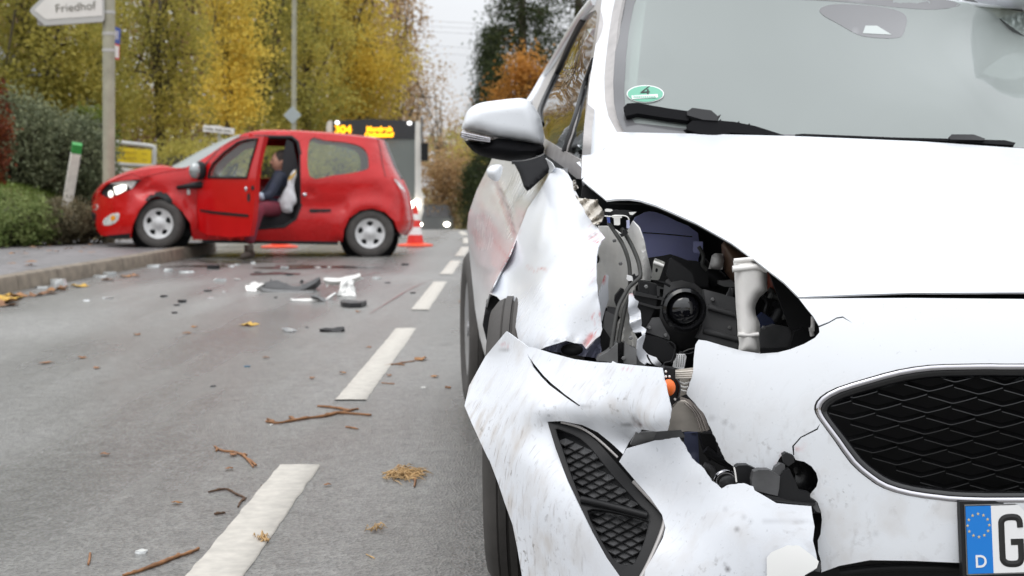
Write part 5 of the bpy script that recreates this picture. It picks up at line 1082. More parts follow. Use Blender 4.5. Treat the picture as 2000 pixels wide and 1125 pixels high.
# bonnet, windscreen, roof, tailgate: strips across the car, from the near edge over the middle to the far edge
def bridge(name, near, mid, m, wn=None, thick=.01, n=10):
    k = 14
    def rs(l):
        l = np.array(l, float); d = np.concatenate([[0], np.cumsum(np.hypot(*np.diff(l, axis=0).T))]); return np.stack([np.interp(np.linspace(0, d[-1], k), d, l[:, i_]) for i_ in (0, 1)], -1)
    a = rs(near); b = rs(mid); rows = []
    for q, r in zip(a, b):
        wq = float(rw(np.array([q[0]]), np.array([q[1]]))[0]) if wn is None else wn
        p0 = RP(q[0], q[1], wq+.001); p1 = RP(r[0], r[1], RW/2); p2 = rmirror(p0[None])[0]; row = []
        for t in np.linspace(0, 1, n):
            s = 2*t-1; lin = p0+(p2-p0)*t; bump_ = p1-(p0+p2)/2; row.append(lin+bump_*(1-abs(s)**2.6))
        rows.append(row)
    o_ = MB().grid(rows).out(name, m, RC, split=0)
    if thick: md = o_.modifiers.new('solid', 'SOLIDIFY'); md.thickness = thick
    return o_
midbon = T('zr', [(108,660),(120,610),(160,555),(205,508),(290,466),(390,426),(500,395),(570,384),(640,382),(700,396)])
bridge('bonnet', bon, midbon, M_redf)
bridge('windscreen', [bon[-1]]+apil+T('zr', [(1190,176)]), T('zr', [(700,396),(900,280),(1050,210),(1150,172),(1205,160)]), M_fglass, thick=0)
midroof = T('zr', [(1205,160),(1330,130)])+T('zq', [(250,126),(450,129),(700,143),(900,163),(1080,185),(1130,203)])
bridge('roof', T('zr', [(1190,176)])+roofl, midroof, M_red)
bridge('rear_window', rear_b[:4], [(q[0]+5, q[1]+2) for q in rear_b[:4]], M_blkg)
bridge('tailgate', rear_b[3:], [(q[0]+4, q[1]) for q in rear_b[3:]], M_red)
# underside and sill
mb = MB(); mb.prism([RP(300, 462, .25), RP(760, 462, .25), RP(760, 462, RW-.25), RP(300, 462, RW-.25)], (0, 0, 0), (0, 0, .12)); mb.out('underbody', M_void, RC, split=30)
mb = MB(); mb.prism([RP(395, 458, .08), RP(660, 462, .08), RP(660, 462, .3), RP(395, 458, .3)], (0, 0, -.10), (0, 0, .02)); mb.out('sill', M_blk, RC, split=30)
rpan('front_lip', T('zr', [(225,900),(390,885),(388,925),(300,925),(240,915)]), M_blk, lambda x, y: rw(x, y)-.004, step=8, thick=.02)
for pts in ([(900,708),(1250,742),(1252,765),(1000,745),(902,722)],): pass
rpan('rub_strip', T('zq', [(580,706),(735,706),(735,724),(580,727)]), M_blk, lambda x, y: rw(x, y)-.014, step=8, thick=.012)
rpan('filler_line', T('zq', [(1075,190),(1082,188),(1100,260),(1118,380),(1140,470),(1134,470),(1110,380),(1092,260)]), mat('dark_red_gap', (.10, .004, .004), .5), lambda x, y: rw(x, y)-.002, step=8, thick=.002)
rpan('tail_lamp', cr(T('zq', [(1185,475),(1215,490),(1262,530),(1285,575),(1260,580),(1225,540)]), 2), M_tail, lambda x, y: rw(x, y)-.006, step=6, thick=.015)
rpan('tail_lamp_clear', T('zq', [(1195,482),(1215,492),(1262,545),(1275,570),(1245,555)]), M_clear, lambda x, y: rw(x, y)-.010, step=6, thick=.006)
mb = MB(); mb.tube([RP(*T('zq', [(1205,885)])[0], .35), RP(*T('zq', [(1248,905)])[0], .35)], .022, 10); mb.out('exhaust', M_mgrey, RC)
# headlamp
hlp = rpan('headlamp', head_h, M_void, lambda x, y: rw(x, y)+.06, step=8, thick=.01); WL[hlp] = WL[RC]
rpan('headlamp_lens', T('zr', [(230,520),(300,505),(400,497),(445,505),(420,540),(395,560),(370,530),(300,530)]), M_clear, lambda x, y: rw(x, y)+.03, hlp, step=6, thick=.01)
rpan('headlamp_reflector', T('zr', [(268,545),(330,528),(362,530),(360,565),(320,590),(285,602)]), M_lampon, lambda x, y: rw(x, y)+.02, hlp, step=6, thick=.01)
rpan('headlamp_reflector', cr(T('zr', [(232,580),(250,570),(262,590),(258,615),(240,620),(230,600)]), 2), M_lampon, lambda x, y: rw(x, y)+.02, hlp, step=6, thick=.01)
fgl = rpan('fog_lamp', cr(T('zr', [(190,800),(205,775),(255,742),(305,735),(310,765),(290,800),(250,822),(200,825)]), 2), M_clear, lambda x, y: rw(x, y)-.006, step=6, thick=.02); WL[fgl] = WL[RC]
rpan('fog_lamp_bulb', cr(T('zr', [(245,765),(265,752),(282,765),(275,788),(252,790)]), 2), M_amber, lambda x, y: rw(x, y)-.012, fgl, step=6, thick=.006)
rpan('grille_lamp', cr(T('zr', [(125,690),(140,670),(152,685),(150,705),(130,715)]), 2), M_clear, lambda x, y: rw(x, y)-.01, step=6, thick=.01)
rpan('bumper_grille', T('zr', [(110,720),(135,740),(140,790),(118,790),(108,760)]), M_blk, lambda x, y: rw(x, y)-.01, step=6, thick=.02)
rpan('crumple_tear', T('zr', [(500,640),(520,615),(560,585),(610,575),(660,590),(695,630),(705,675),(665,660),(640,630),(590,612),(545,625),(520,650)]), M_void, lambda x, y: rw(x, y)-.003, step=6, thick=.004)
rpan('bonnet_gap', T('zr', [(450,492),(475,488),(440,525),(420,550),(430,520)]), M_void, lambda x, y: rw(x, y)-.004, step=6, thick=.004)
rpan('side_repeater', cr(T('zr', [(808,560),(822,552),(832,590),(820,602),(806,595)]), 2), M_clear, lambda x, y: rw(x, y)-.008, step=6, thick=.01)
ptube('bonnet_edge', T('zr', [(290,482),(400,446),(480,470),(600,440),(800,408)]), lambda x, y: rdep(x, y)-.004, .006, M_red, RC)
mb = MB(); q = RP(*T('zq', [(543,602)])[0], -.02); mb.ell(q, (.03, .02, .025)); mb.out('door_striker', M_chrome, RC, split=0)
# open door, hinged at the front, swung towards the camera
def wdoor(x, y): return .0-.92*np.clip((x-386)/112, 0, 1.2)+.10*np.clip((352-y)/90, 0, 1)**1.3
dout = cr(T('zr', [(878,500),(885,478)]), 1, closed=False)+[(397,334),(408,314),(432,288),(468,270),(490,266),(516,266),(508,298),(502,328),(499.5,352),(498,385),(494,430),(488,461),(450,464),(405,459),(390,452),(386,420)]
dwin = T('zr', [(962,474),(975,420),(1000,372),(1080,292),(1180,218),(1250,198),(1326,192),(1300,280),(1270,380),(1248,476)])
dr = rpan('door', dout, M_red, wdoor, holes=[dwin], step=8, thick=.06); WL[dr] = WL[RC]
rpan('door_glass', dwin, M_carg, lambda x, y: wdoor(x, y)+.03, dr, step=20, thick=0)
ptube('window_frame', dwin+[dwin[0]], lambda x, y: rY(x, wdoor(x, y)-.004), .014, M_blk, dr, sm=1)
rpan('rub_strip', T('zr', [(900,708),(1000,722),(1252,745),(1252,765),(1100,752),(980,738),(902,722)]), M_blk, lambda x, y: wdoor(x, y)-.016, dr, step=8, thick=.014)
rpan('door_pull', cr(T('zr', [(1248,600),(1262,590),(1270,625),(1262,655),(1248,645)]), 2), M_void, lambda x, y: wdoor(x, y)-.004, dr, step=5, thick=.006)
rpan('lock_plate', cr(T('zr', [(1275,540),(1295,535),(1300,560),(1280,570)]), 2), M_blk, lambda x, y: wdoor(x, y)-.004, dr, step=5, thick=.006)
mb = MB(); mb.ell(RP(*T('zr', [(1240,560)])[0], -.86), (.02, .02, .03)); mb.out('door_handle', M_chrome, dr, split=0)
mb = MB(); c0 = RP(*T('zr', [(866,425)])[0], -.14); mb.ell(c0, (.075, .06, .10)); mm_ = mb.out('mirror', M_silver, dr, split=0); WL[mm_] = WL[RC]
mb = MB(); mb.ell(c0+np.array((.05, .04, 0)), (.085, .07, .115)); mb.tube([c0+np.array((-.24, .1, -.20)), c0+np.array((0, .1, -.17)), c0+np.array((.22, .13, -.15))], [.02, .045, .05], 8); mb.out('mirror_shell', M_blk, dr, split=0)
# closed far door
rpan('far_door', [(389,345),(402,321),(428,293),(466,271),(503,266.5),(571,267),(583,277),(588,300),(589,400),(579,429),(556,444),(500,448),(394,453),(389,440)], M_red, holes=[[(412,345),(440,312),(475,285),(510,276),(565,277),(572,300),(574,345)]], step=12, thick=.04, xform=rmirror, face=(-8, 60, 2))
rpan('far_door_glass', [(412,345),(440,312),(475,285),(510,276),(565,277),(572,300),(574,345)], M_carg, lambda x, y: rw(x, y)+.02, step=24, thick=0, xform=rmirror, face=(-8, 60, 2))
# cabin: door opening lining, floor, dashboard, seats
ptube('opening_seal', hole_d+[hole_d[0]], lambda x, y: rY(x, rw(x, y)+.02), .025, M_blk, RC, sm=1)
mb = MB(); mb.grid([[RP(x, 442, w_) for x in (360, 480, 600, 700)] for w_ in (.10, .8, RW-.10)]); mb.grid([[RP(x, 360, w_) for x in (600, 640, 690, 735)] for w_ in (.12, .8, RW-.12)]); mb.out('floor', M_blk, RC, split=0, recalc=False)
mb = MB(); mb.prism([RP(395, 350, .1), RP(425, 346, .1), RP(432, 365, .1), RP(425, 440, .1), RP(395, 440, .1)], (0, 0, 0), tuple(np.append(RN*(RW-.2), 0))); mb.out('dashboard', M_blk, RC, split=30)
for w_ in (.42, 1.22):
    pts = [(560,272),(572,278),(583,330),(588,420),(570,438),(555,436),(548,380),(553,300)]
    mb = MB(); mb.prism([RP(x, y, w_-.2) for x, y in pts], (0, 0, 0), tuple(np.append(RN*.42, 0))); mb.prism([RP(x, y, w_-.22) for x, y in [(505,412),(560,405),(575,440),(505,442)]], (0, 0, 0), tuple(np.append(RN*.46, 0))); o_ = mb.out('seat', M_rseat, RC, split=40); bevel(o_, .04, 3)
mb = MB(); cst = RP(448, 345, .45); ax_ = np.array((-.85, -.1, .5)); ax_ /= np.linalg.norm(ax_); a_ = np.array((0, 1, 0.)); b_ = np.cross(ax_, a_)
mb.tube([cst+.18*(math.cos(t)*a_+math.sin(t)*b_) for t in np.linspace(0, 2*math.pi, 23)], .014, 6, cap=False); mb.out('steering_wheel', M_blk, RC)
abY = lambda x, y: rY(x, .16+.004*(560-x))
ab = inflate('airbag', cr(T('zp', [(482,275),(488,330),(470,400),(475,470),(492,545),(480,580),(458,600),(455,645),(410,658),(360,640),(330,600),(322,560),(345,520),(375,470),(405,420),(420,360),(450,300)]), 2), abY, .05, 14, mat('airbag_cloth', (.72, .75, .78), .8, var=.12, vs=14, bump=.6, bs=14, dist=.04), RC)
inflate('airbag_lining', T('zp', [(487,272),(470,300),(430,335),(415,370),(440,365),(470,335),(484,310)]), lambda x, y: abY(x, y)-.06, .02, 8, mat('airbag_yellow', (.62, .42, .12), .8), RC)
# wheels
RN3 = -np.append(RN, 0); RH3 = np.append(RH, 0)
def rwheel(px, pyb, w_, R_, steer=0):
    c_ = RP(px, pyb, w_); c_[2] += R_; ax_ = rotz(steer) @ RN3; wheel(c_, ax_, R_, .17, RC, M_hub)
rwheel(722, 502, .09, .292); 
q = rmirror(RP(722, 502, .09)[None])[0]; wheel(q+np.array((0, 0, .292)), -RN3, .292, .17, RC, M_hub)
rwheel(313, 484, .10, .292, math.radians(-14)); q = rmirror(RP(313, 486, .10)[None])[0]; wheel(q+np.array((0, 0, .292)), -RN3, .292, .17, RC, M_hub)
for cx, cy in ((314, 440), (722, 455)):
    mb = MB(); c_ = RP(cx, cy+6, .12); mb.lathe([(.36, 0), (.36, .25), (.001, .26)], c_, RN.tolist()+[0], 24); mb.out('arch_liner', M_void, RC, split=30)
# ------------------------------------------------------------------ person sitting sideways in the doorway
PR = root('person', 'person in navy jacket and maroon trousers sitting in the open red car doorway', 'person', tuple(RP(487, 506, -.36)))
def skin(name, pts, edges, m, parent, sub=2):
    """pts: {key: (px, py, w, radius or (rx, ry))}"""
    keys = list(pts); V = [RP(*pts[k][:3])-WL[parent] for k in keys]; me = bpy.data.meshes.new(name)
    me.from_pydata([tuple(v) for v in V], [(keys.index(a), keys.index(b)) for a, b in edges], []); me.materials.append(m)
    o_ = bpy.data.objects.new(name, me); C.objects.link(o_); o_.parent = parent; WL[o_] = WL[parent]
    md = o_.modifiers.new('skin', 'SKIN'); md.use_smooth_shade = True
    bm = bmesh.new(); bm.from_mesh(me); lay = bm.verts.layers.skin.verify(); bm.verts.ensure_lookup_table()
    for i_, k in enumerate(keys):
        r = pts[k][3]; bm.verts[i_][lay].radius = r if isinstance(r, tuple) else (r, r); bm.verts[i_][lay].use_root = i_ == 0
    bm.to_mesh(me); bm.free()
    s2 = o_.modifiers.new('sub', 'SUBSURF'); s2.levels = sub; s2.render_levels = sub
    return o_
M_navy = mat('navy_jacket', (.022, .028, .05), .8, var=.3, vs=10, bump=.5, bs=9, dist=.03); M_maroon = mat('maroon_trousers', (.16, .018, .035), .85, var=.2, vs=12, bump=.4, bs=10, dist=.02)
M_skin = mat('skin', (.50, .27, .19), .5, var=.08, vs=20); M_hair = mat('dark_short_hair', (.04, .03, .025), .8, bump=.5, bs=60, dist=.01); M_shoe = mat('brown_shoe', (.05, .035, .025), .6)
body = skin('body', {'pel': (545,402,.40,(.15,.16)), 'wst': (549,386,.40,(.14,.15)), 'chs': (549,358,.40,(.17,.15)), 'nk0': (549,338,.40,(.10,.09)), 'nk': (549,329,.40,.055),
  'shL': (546,346,.20,.075), 'elL': (527,382,.12,.058), 'wrL': (503,386,.0,.042), 'shR': (541,345,.58,.075), 'elR': (520,378,.55,.058), 'wrR': (505,384,.40,.042),
  'hpL': (540,406,.30,.10), 'knL': (503,408,-.22,.078), 'anL': (486,476,-.36,.052), 'hpR': (538,406,.50,.10), 'knR': (505,412,.30,.078), 'anR': (500,440,.34,.055)},
  [('pel','wst'),('wst','chs'),('chs','nk0'),('nk0','nk'),('chs','shL'),('shL','elL'),('elL','wrL'),('chs','shR'),('shR','elR'),('elR','wrR'),('pel','hpL'),('hpL','knL'),('knL','anL'),('pel','hpR'),('hpR','knR'),('knR','anR')], M_navy, PR)
skin('trousers', {'pel': (545,405,.40,(.155,.165)), 'hpL': (538,408,.29,.112), 'knL': (503,408,-.22,.092), 'clL': (494,440,-.30,.082), 'anL': (486,478,-.36,.066), 'hpR': (536,408,.50,.112), 'knR': (505,412,.30,.09), 'anR': (500,442,.34,.068)},
  [('pel','hpL'),('hpL','knL'),('knL','clL'),('clL','anL'),('pel','hpR'),('hpR','knR'),('knR','anR')], M_maroon, PR)
# shoes
for px_, py_, w_ in ((486, 505, -.36), (499, 450, .34)):
    b0 = RP(px_, py_, w_); mb = MB(); fwd = np.array((-.30, -.9, 0)); fwd /= np.linalg.norm(fwd)
    mb.tube([b0-fwd*.08+np.array((0, 0, .05)), b0-fwd*.02+np.array((0, 0, .05)), b0+fwd*.08+np.array((0, 0, .038)), b0+fwd*.15+np.array((0, 0, .028)), b0+fwd*.18+np.array((0, 0, .02))], [.045, .05, .045, .035, .012], 10); mb.tube([b0+np.array((0, 0, .04)), b0+np.array((0, 0, .16))], [.05, .055], 10); mb.out('shoe', M_shoe, PR, split=0)
# head: face turned to the front of the car
hc_ = RP(548, 315, .40); hx = RH3*.985+np.array((0, -.15, 0)); hx /= np.linalg.norm(hx); hz = np.array((0, 0, 1.)); hy = np.cross(hz, hx); Mh = np.stack([hx, hy, hz], 1)
mb = MB(); mb.ell(hc_, (.112, .088, .132), Mh, 18, 12); mb.ell(hc_+Mh @ np.array((.02, 0, -.07)), (.07, .058, .06), Mh)
mb.ell(hc_+Mh @ np.array((.116, 0, -.012)), (.018, .013, .024), Mh, 8, 6)
for s_ in (-1, 1): mb.ell(hc_+Mh @ np.array((-.005, .09*s_, -.01)), (.018, .010, .030), Mh, 8, 6)
mb.ell(hc_+Mh @ np.array((.10, 0, -.066)), (.014, .024, .007), Mh, 8, 6); mb.tube([hc_+np.array((0, 0, -.18)), hc_+np.array((0, 0, -.06))], [.06, .055], 10)
hd = mb.out('head', M_skin, PR, split=0); WL[hd] = WL[PR]
mb = MB()
for s_ in (-1, 1): mb.ell(hc_+Mh @ np.array((.100, .036*s_, .008)), (.010, .014, .009), Mh, 8, 6)
mb.out('eyes', M_hair, hd, split=0)
mb = MB(); mb.ell(hc_+Mh @ np.array((-.018, 0, .028)), (.112, .097, .116), Mh, 18, 12); mb.out('hair', M_hair, hd, split=0)
# hand of five fingers reaching past the door edge
h0 = RP(502, 386, .0); mb = MB(); fd = np.array((-.8, -.3, -.25)); fd /= np.linalg.norm(fd); fs = np.array((.1, -.3, .95)); fs -= fd*(fs @ fd); fs /= np.linalg.norm(fs); fn = np.cross(fd, fs)
mb.tube([h0-fd*.03, h0+fd*.03, h0+fd*.085], [.03, .04, .036], 8, flat=.5)
for k, ln in enumerate((.062, .075, .08, .07)):
    b_ = h0+fd*.08+fs*(.032-.021*k); mb.tube([b_, b_+fd*ln*.45+fn*.006, b_+fd*ln*.75+fn*.02, b_+fd*ln*.9+fn*.038], [.0095, .009, .008, .007], 6)
mb.tube([h0+fd*.02+fs*.03, h0+fd*.05+fs*.058, h0+fd*.08+fs*.066+fn*.012, h0+fd*.10+fs*.064+fn*.02], [.013, .011, .010, .008], 6); mb.out('hand', M_skin, PR, split=0)
mb = MB(); mb.tube([h0-fd*.075, h0-fd*.02], [.05, .047], 10); mb.out('shirt_cuff', mat('pale_cuff', (.45, .52, .62), .8), PR, split=0)

# ================================================================== BUS waiting beyond the crest
BY = 39.3; bz = float(road_z(BY))
M_bw = mat('bus_white', (.72, .70, .66), .35, var=.05, vs=2); M_bd = mat('bus_black_panel', (.012, .012, .014), .25, coat=.3); M_led = mat('amber_led', (.9, .35, .0), .5, emis=(1.0, .42, .01), es=2.2)
M_hl = mat('lit_lamp', (1, 1, 1), .2, emis=(1, .95, .82), es=14); M_mk = mat('marker_lamp', (1, 1, 1), .2, emis=(1, 1, 1), es=2); M_bg = glassm('bus_glass', (.35, .40, .38), 1.85, .25, (.50, .55, .52))
BU = root('bus', 'white city bus with amber line number display behind the red car', 'bus', tuple(P(731, 458, BY)))
WB = lambda px, py, d=0.0: P(px, py, BY)+np.array((-.08*d, d, 0))
fo_ = [(641,262),(643,248),(650,238),(664,235),(730,232.5),(800,235.5),(812,238),(820,247),(822,262),(823,400),(822,452),(641,452),(639.5,400)]
mb = MB(); mb.prism([WB(*q, .15) for q in fo_], (0, 0, 0), (-.9, 11, 0)); mb.out('body', M_bw, BU, split=40)
fr_b = lambda name, pts, m, dep=BY, th=.03, par=BU, **k: panel(name, pts, lambda x, y: dep+.0007*np.abs(x-731)**1.3*.2+.0016*np.clip(380-y, 0, 200)*.3, m, par, step=12, thick=th, **k)
wsb = T('zb', [(160,385),(1505,385),(1505,1500),(1490,1640),(165,1640),(160,1500)])
fr_b('front_mask', fo_, M_bw, BY+.02, .1, holes=[wsb])
fr_b('windscreen', wsb, M_bg, BY+.03, 0)
ds = fr_b('display_box', T('zb', [(150,100),(400,75),(800,62),(1200,75),(1510,100),(1515,385),(155,385)]), M_bd, BY-.01, .06); WL[ds] = WL[BU]
bx = np.array((1., 0, 0))
def btext(s_, a, b, size, sx_=1.0):
    q = T('zb', [(a, b)])[0]; M_ = frame(P(q[0], q[1], BY-.06), (1, 0, 0), (0, 0, 1)); M_[:3, 0] *= sx_; text('display_text', s_, size, M_, M_led, ds, ext=.004, bold=.012)
btext('304', 195, 290, .30, 1.05); btext('Morsbach', 715, 262, .19, .95); btext('Ostbahnhof', 690, 350, .165, 1.0)
for a, b in ((238,120),(1415,130)):
    q = T('zb', [(a, b)])[0]; mb = MB(); mb.ell(P(q[0], q[1], BY-.05), (.065, .04, .05)); mb.out('marker_lamp', M_mk, BU, split=0)
fr_b('pillar', T('zb', [(1515,100),(1560,90),(1600,150),(1605,260),(1575,460),(1562,800),(1555,1125),(1560,1500),(1505,1500),(1505,385)]), M_bw, BY-.03, .12)
fr_b('pillar', T('zb', [(60,190),(75,120),(110,85),(155,90),(158,270),(158,500),(80,500)]), M_bw, BY-.03, .12)
fr_b('front_panel', T('zb', [(1560,1180),(1640,1280),(1640,1560),(1600,1720),(1500,1760),(1450,1760),(1450,1450),(1500,1350),(1505,1180)]), M_bw, BY-.05, .12)
mb = MB(); q = T('zb', [(1660, 600)])[0]; mb.box(P(q[0], q[1], BY-.3), (.20, .12, .50)); o_ = mb.out('mirror', M_blk, BU, split=30); bevel(o_, .03, 3)
ptube('mirror_arm', T('zb', [(1610,30),(1618,120),(1612,300),(1640,480)]), BY-.25, .035, M_mgrey, BU)
mb = MB(); mb.ell(P(808, 400, BY-.08), (.12, .06, .10)); mb.out('headlamp', M_hl, BU, split=0)
mb = MB(); mb.ell(P(656, 400, BY-.08), (.12, .06, .10)); mb.out('headlamp', M_hl, BU, split=0)
for a_ in ([(165,1640),(700,1600),(1250,1500)], [(900,1640),(1200,1560),(1480,1420)]): ptube('wiper', T('zb', a_), BY-.02, .02, M_blk, BU, sm=2)
mb = MB(); mb.ell(P(775, 352, BY+1.0), (.24, .16, .34)); mb.ell(P(775, 322, BY+1.0), (.12, .13, .15)); mb.out('driver_seat', M_blk, BU, split=0)
fr_b('dash_panel', T('zb', [(160,1200),(1505,1180),(1505,1640),(160,1640)]), M_blk, BY+.35, .05)
fr_b('lower_band', T('zb', [(80,1650),(1480,1650),(1600,1720),(1590,1870),(90,1870)]), M_blk, BY-.07, .1)
mb = MB(); mb.box(WB(731, 445, .2), (2.2, .3, .25)); mb.out('bumper', M_blk, BU, split=30)
for px_ in (664, 800):
    mb = MB(); c_ = P(px_, 445, BY+1.6); c_[2] = bz+.46; mb.lathe([(.3, -.13), (.46, -.12), (.48, 0), (.46, .12), (.3, .13)], c_, (1, 0, 0), 24); mb.out('tyre', M_tyre, BU)
# distant oncoming car with lit lamps
DY = 60.0; dz = float(road_z(DY)); DX = (846-HX)/F*DY
DC = root('oncoming_car', 'distant grey car with bright headlights coming up behind the bus', 'car', (DX, DY, dz))
prof = [(-.80, .25), (-.82, .60), (-.78, .85), (-.62, 1.38), (-.45, 1.46), (.45, 1.46), (.62, 1.38), (.78, .85), (.82, .60), (.80, .25)]
mb = MB(); mb.prism([(DX+a, DY, dz+b) for a, b in prof], (0, .9, 0), (0, 3.6, 0)); mb.prism([(DX+a*.98, DY, dz+min(b, .92)) for a, b in prof], (0, 0, 0), (0, 1.2, 0)); mb.out('body', mat('silver_car_paint', (.22, .23, .23), .35, metal=.3, coat=.5), DC, split=30)
mb = MB(); mb.add([(DX-.66, DY+.55, dz+.93), (DX+.66, DY+.55, dz+.93), (DX+.52, DY+.88, dz+1.38), (DX-.52, DY+.88, dz+1.38)], [(0, 1, 2, 3)]); mb.out('windscreen', M_grey, DC, smooth=False)
for s_ in (-.58, .58):
    mb = MB(); mb.ell((DX+s_, DY-.02, dz+.62), (.12, .05, .08)); mb.out('headlamp', M_hl, DC, split=0)
    mb = MB(); mb.lathe([(.15, -.1), (.3, -.1), (.31, 0), (.3, .1), (.15, .1)], (DX+s_*1.2, DY+.7, dz+.31), (1, 0, 0), 18); mb.out('tyre', M_tyre, DC)
# ================================================================== STREET FURNITURE
M_co = mat('cone_orange', (.80, .075, .02), .5, var=.1, vs=10); M_cr = mat('cone_red', (.70, .03, .02), .45); M_cw = mat('cone_white_band', (.80, .78, .76), .4)
def cone(px, pyb, label, h=.56):
    b = G(px, pyb); rt = root('traffic_cone', label, 'traffic cone', tuple(b), 'traffic cones round the wreck')
    mb = MB(); mb.lathe([(.001, .0), (.25, .0), (.262, .012), (.25, .028), (.15, .045), (.13, .05)], b, (0, 0, 1), 28); mb.out('base', M_co, rt, split=40)
    rr = lambda t: .125-.10*t
    ts = [0, .22, .42, .60, .76, 1.0]; ms = [M_cr, M_cw, M_cr, M_cw, M_cr]
    for i_ in range(5):
        mb = MB(); mb.lathe([(rr(ts[i_]), .045+h*ts[i_]), (rr(ts[i_+1]), .045+h*ts[i_+1])]+([(.001, .05+h)] if i_ == 4 else []), b, (0, 0, 1), 24); mb.out('band', ms[i_], rt, split=60)
cone(811, 481, 'red and white traffic cone standing right of the red car rear bumper'); cone(546, 484, 'traffic cone whose orange foot shows under the red car')
M_pole = mat('weathered_pole', (.34, .33, .25), .6, var=.15, vs=6, bump=.2, bs=30, dist=.01); M_signw = mat('sign_white', (.72, .70, .66), .45, var=.06, vs=3); M_signgrey = mat('sign_edge_grey', (.46, .46, .44), .5)
M_txt = mat('sign_lettering', (.10, .09, .06), .6); M_yel = mat('sign_yellow', (.68, .50, .015), .45, var=.06, vs=3); M_sblue = mat('sign_blue', (.03, .07, .30), .4); M_sred = mat('sign_red', (.55, .06, .04), .4)
# direction sign with arrow point
SY = 18.3; sxp = (212.5-HX)/F*SY; sz0 = float(road_z(SY))+KH
DS = root('direction_sign', 'white arrow sign reading Friedhof on a thick grey-green pole', 'sign', (sxp, SY, sz0))
mb = MB(); mb.tube([(sxp, SY, sz0-.1), (sxp, SY, 4.2)], .078, 20); mb.out('pole', M_pole, DS)
for py in T('zs', [(860,98),(850,265),(850,395)]):
    mb = MB(); mb.lathe([(.079, -.02), (.083, -.018), (.083, .018), (.079, .02)], (sxp, SY, P(0, py[1], SY)[2]), (0, 0, 1), 20); mb.out('clamp', M_signgrey, DS, split=30)
arr = T('zs', [(232,85),(245,60),(330,-20),(400,-75),(815,-100),(815,150),(800,170),(350,200),(245,105)])
sgY2 = lambda x, y: SY-.10-.0012*(212-x)
sg = panel('sign_rim', arr, sgY2, M_signgrey, DS, step=12, thick=.08); WL[sg] = WL[DS]
panel('sign_board', T('zs', [(268,80),(340,5),(410,-52),(795,-75),(800,122),(360,152)]), lambda x, y: sgY2(x, y)-.006, M_signw, sg, step=12, thick=.004)
a0 = T('zs', [(432,98)])[0]; a1 = T('zs', [(700,75)])[0]; pa = P(a0[0], a0[1], float(sgY2(a0[0], 0))-.012); pb = P(a1[0], a1[1], float(sgY2(a1[0], 0))-.012)
text('sign_text', 'Friedhof', .150, frame(pa, pb-pa, (0, 0, 1)), M_txt, sg, ext=.001, bold=-.001)
# small blue and red-white plates strapped to the pole, seen almost edge on
SB = root('bus_stop_plate', 'small blue and red-white plates strapped to the sign pole', 'sign', tuple(P(224, 117, SY)))
ed = lambda x, y: SY-.02+.012*(x-219)
panel('blue_plate', T('zs', [(874,200),(900,205),(945,225),(938,345),(880,330)]), ed, M_sblue, SB, step=6, thick=.01)
panel('red_plate', T('zs', [(880,332),(936,350),(932,470),(886,455)]), ed, M_sred, SB, step=6, thick=.01)
panel('white_field', T('zs', [(888,350),(930,362),(926,455),(892,442)]), lambda x, y: ed(x, y)-.008, M_signw, SB, step=6, thick=.003)
for k in range(3): panel('plate_lettering', T('zs', [(885+k*16,232+k*4),(893+k*16,236+k*4),(890+k*16,310),(884+k*16,306)]), lambda x, y: ed(x, y)-.006, M_signw, SB, step=6, thick=.002)
# yellow road sign
YY = 27.5; YS = root('road_sign', 'yellow direction board in a grey tubular frame with white board below', 'sign', tuple(P(250, 440, YY)))
ys_ = lambda x, y: YY+.002*(x-250)
ptube('frame', T('zy', [(330,900),(330,300),(350,292),(820,345),(870,365),(885,400),(870,900)]), ys_, .045, M_signgrey, YS, sm=3)
ptube('frame_bar', T('zy', [(330,560),(600,575),(870,590)]), ys_, .045, M_signgrey, YS)
panel('yellow_board', T('zy', [(340,345),(600,372),(850,405),(840,572),(600,555),(340,530)]), lambda x, y: ys_(x, y)-.03, M_yel, YS, step=12, thick=.02)
panel('white_board', T('zy', [(340,600),(860,640),(860,800),(340,800)]), lambda x, y: ys_(x, y)-.03, M_signw, YS, step=12, thick=.02)
M_fade = mat('faded_lettering', (.36, .24, .02), .6)
def lettering(name, x0, y0, n_, pitch, hgt, slope, Y_, m_, par):        # too blurred to read in the photograph: strokes of the same extent
    for k in range(n_):
        h_ = hgt*(1.0 if k % 3 else 1.35); x_ = x0+k*pitch; y_ = y0+slope*k*pitch
        panel(name, T('zy', [(x_, y_-h_), (x_+pitch*.6, y_-h_+2), (x_+pitch*.6, y_+2), (x_, y_)]), Y_, m_, par, step=8, thick=.003)
lettering('board_letter', 445, 425, 11, 21, 22, .07, YY-.06, M_fade, YS); lettering('board_letter', 445, 495, 11, 21, 22, .07, YY-.06, M_fade, YS)
lettering('board_letter', 735, 450, 3, 22, 20, .07, YY-.06, M_fade, YS); lettering('board_letter', 738, 525, 3, 20, 20, .07, YY-.06, M_fade, YS)
# street name plate
NY = 25.0; NP = root('street_name_sign', 'small white street name plate on a thin post behind the red car', 'sign', tuple(P(428, 470, NY)))
npl = T('zy', [(1482,88),(1862,130),(1858,208),(1478,165)]); npY = lambda x, y: NY+.001*(x-430)
panel('plate', npl, npY, M_signw, NP, step=12, thick=.02)
for x0_, n_ in ((1500, 6), (1630, 5), (1735, 5)): lettering('plate_letter', x0_, 142+.11*(x0_-1500), n_, 18, 20, .11, NY-.03, M_txt, NP)
mb = MB(); pt = P(428, 256, NY+.05); mb.tube([(pt[0], pt[1], float(road_z(NY))), (pt[0], pt[1], pt[2]+.1)], .028, 10); mb.out('post', M_pole, NP)
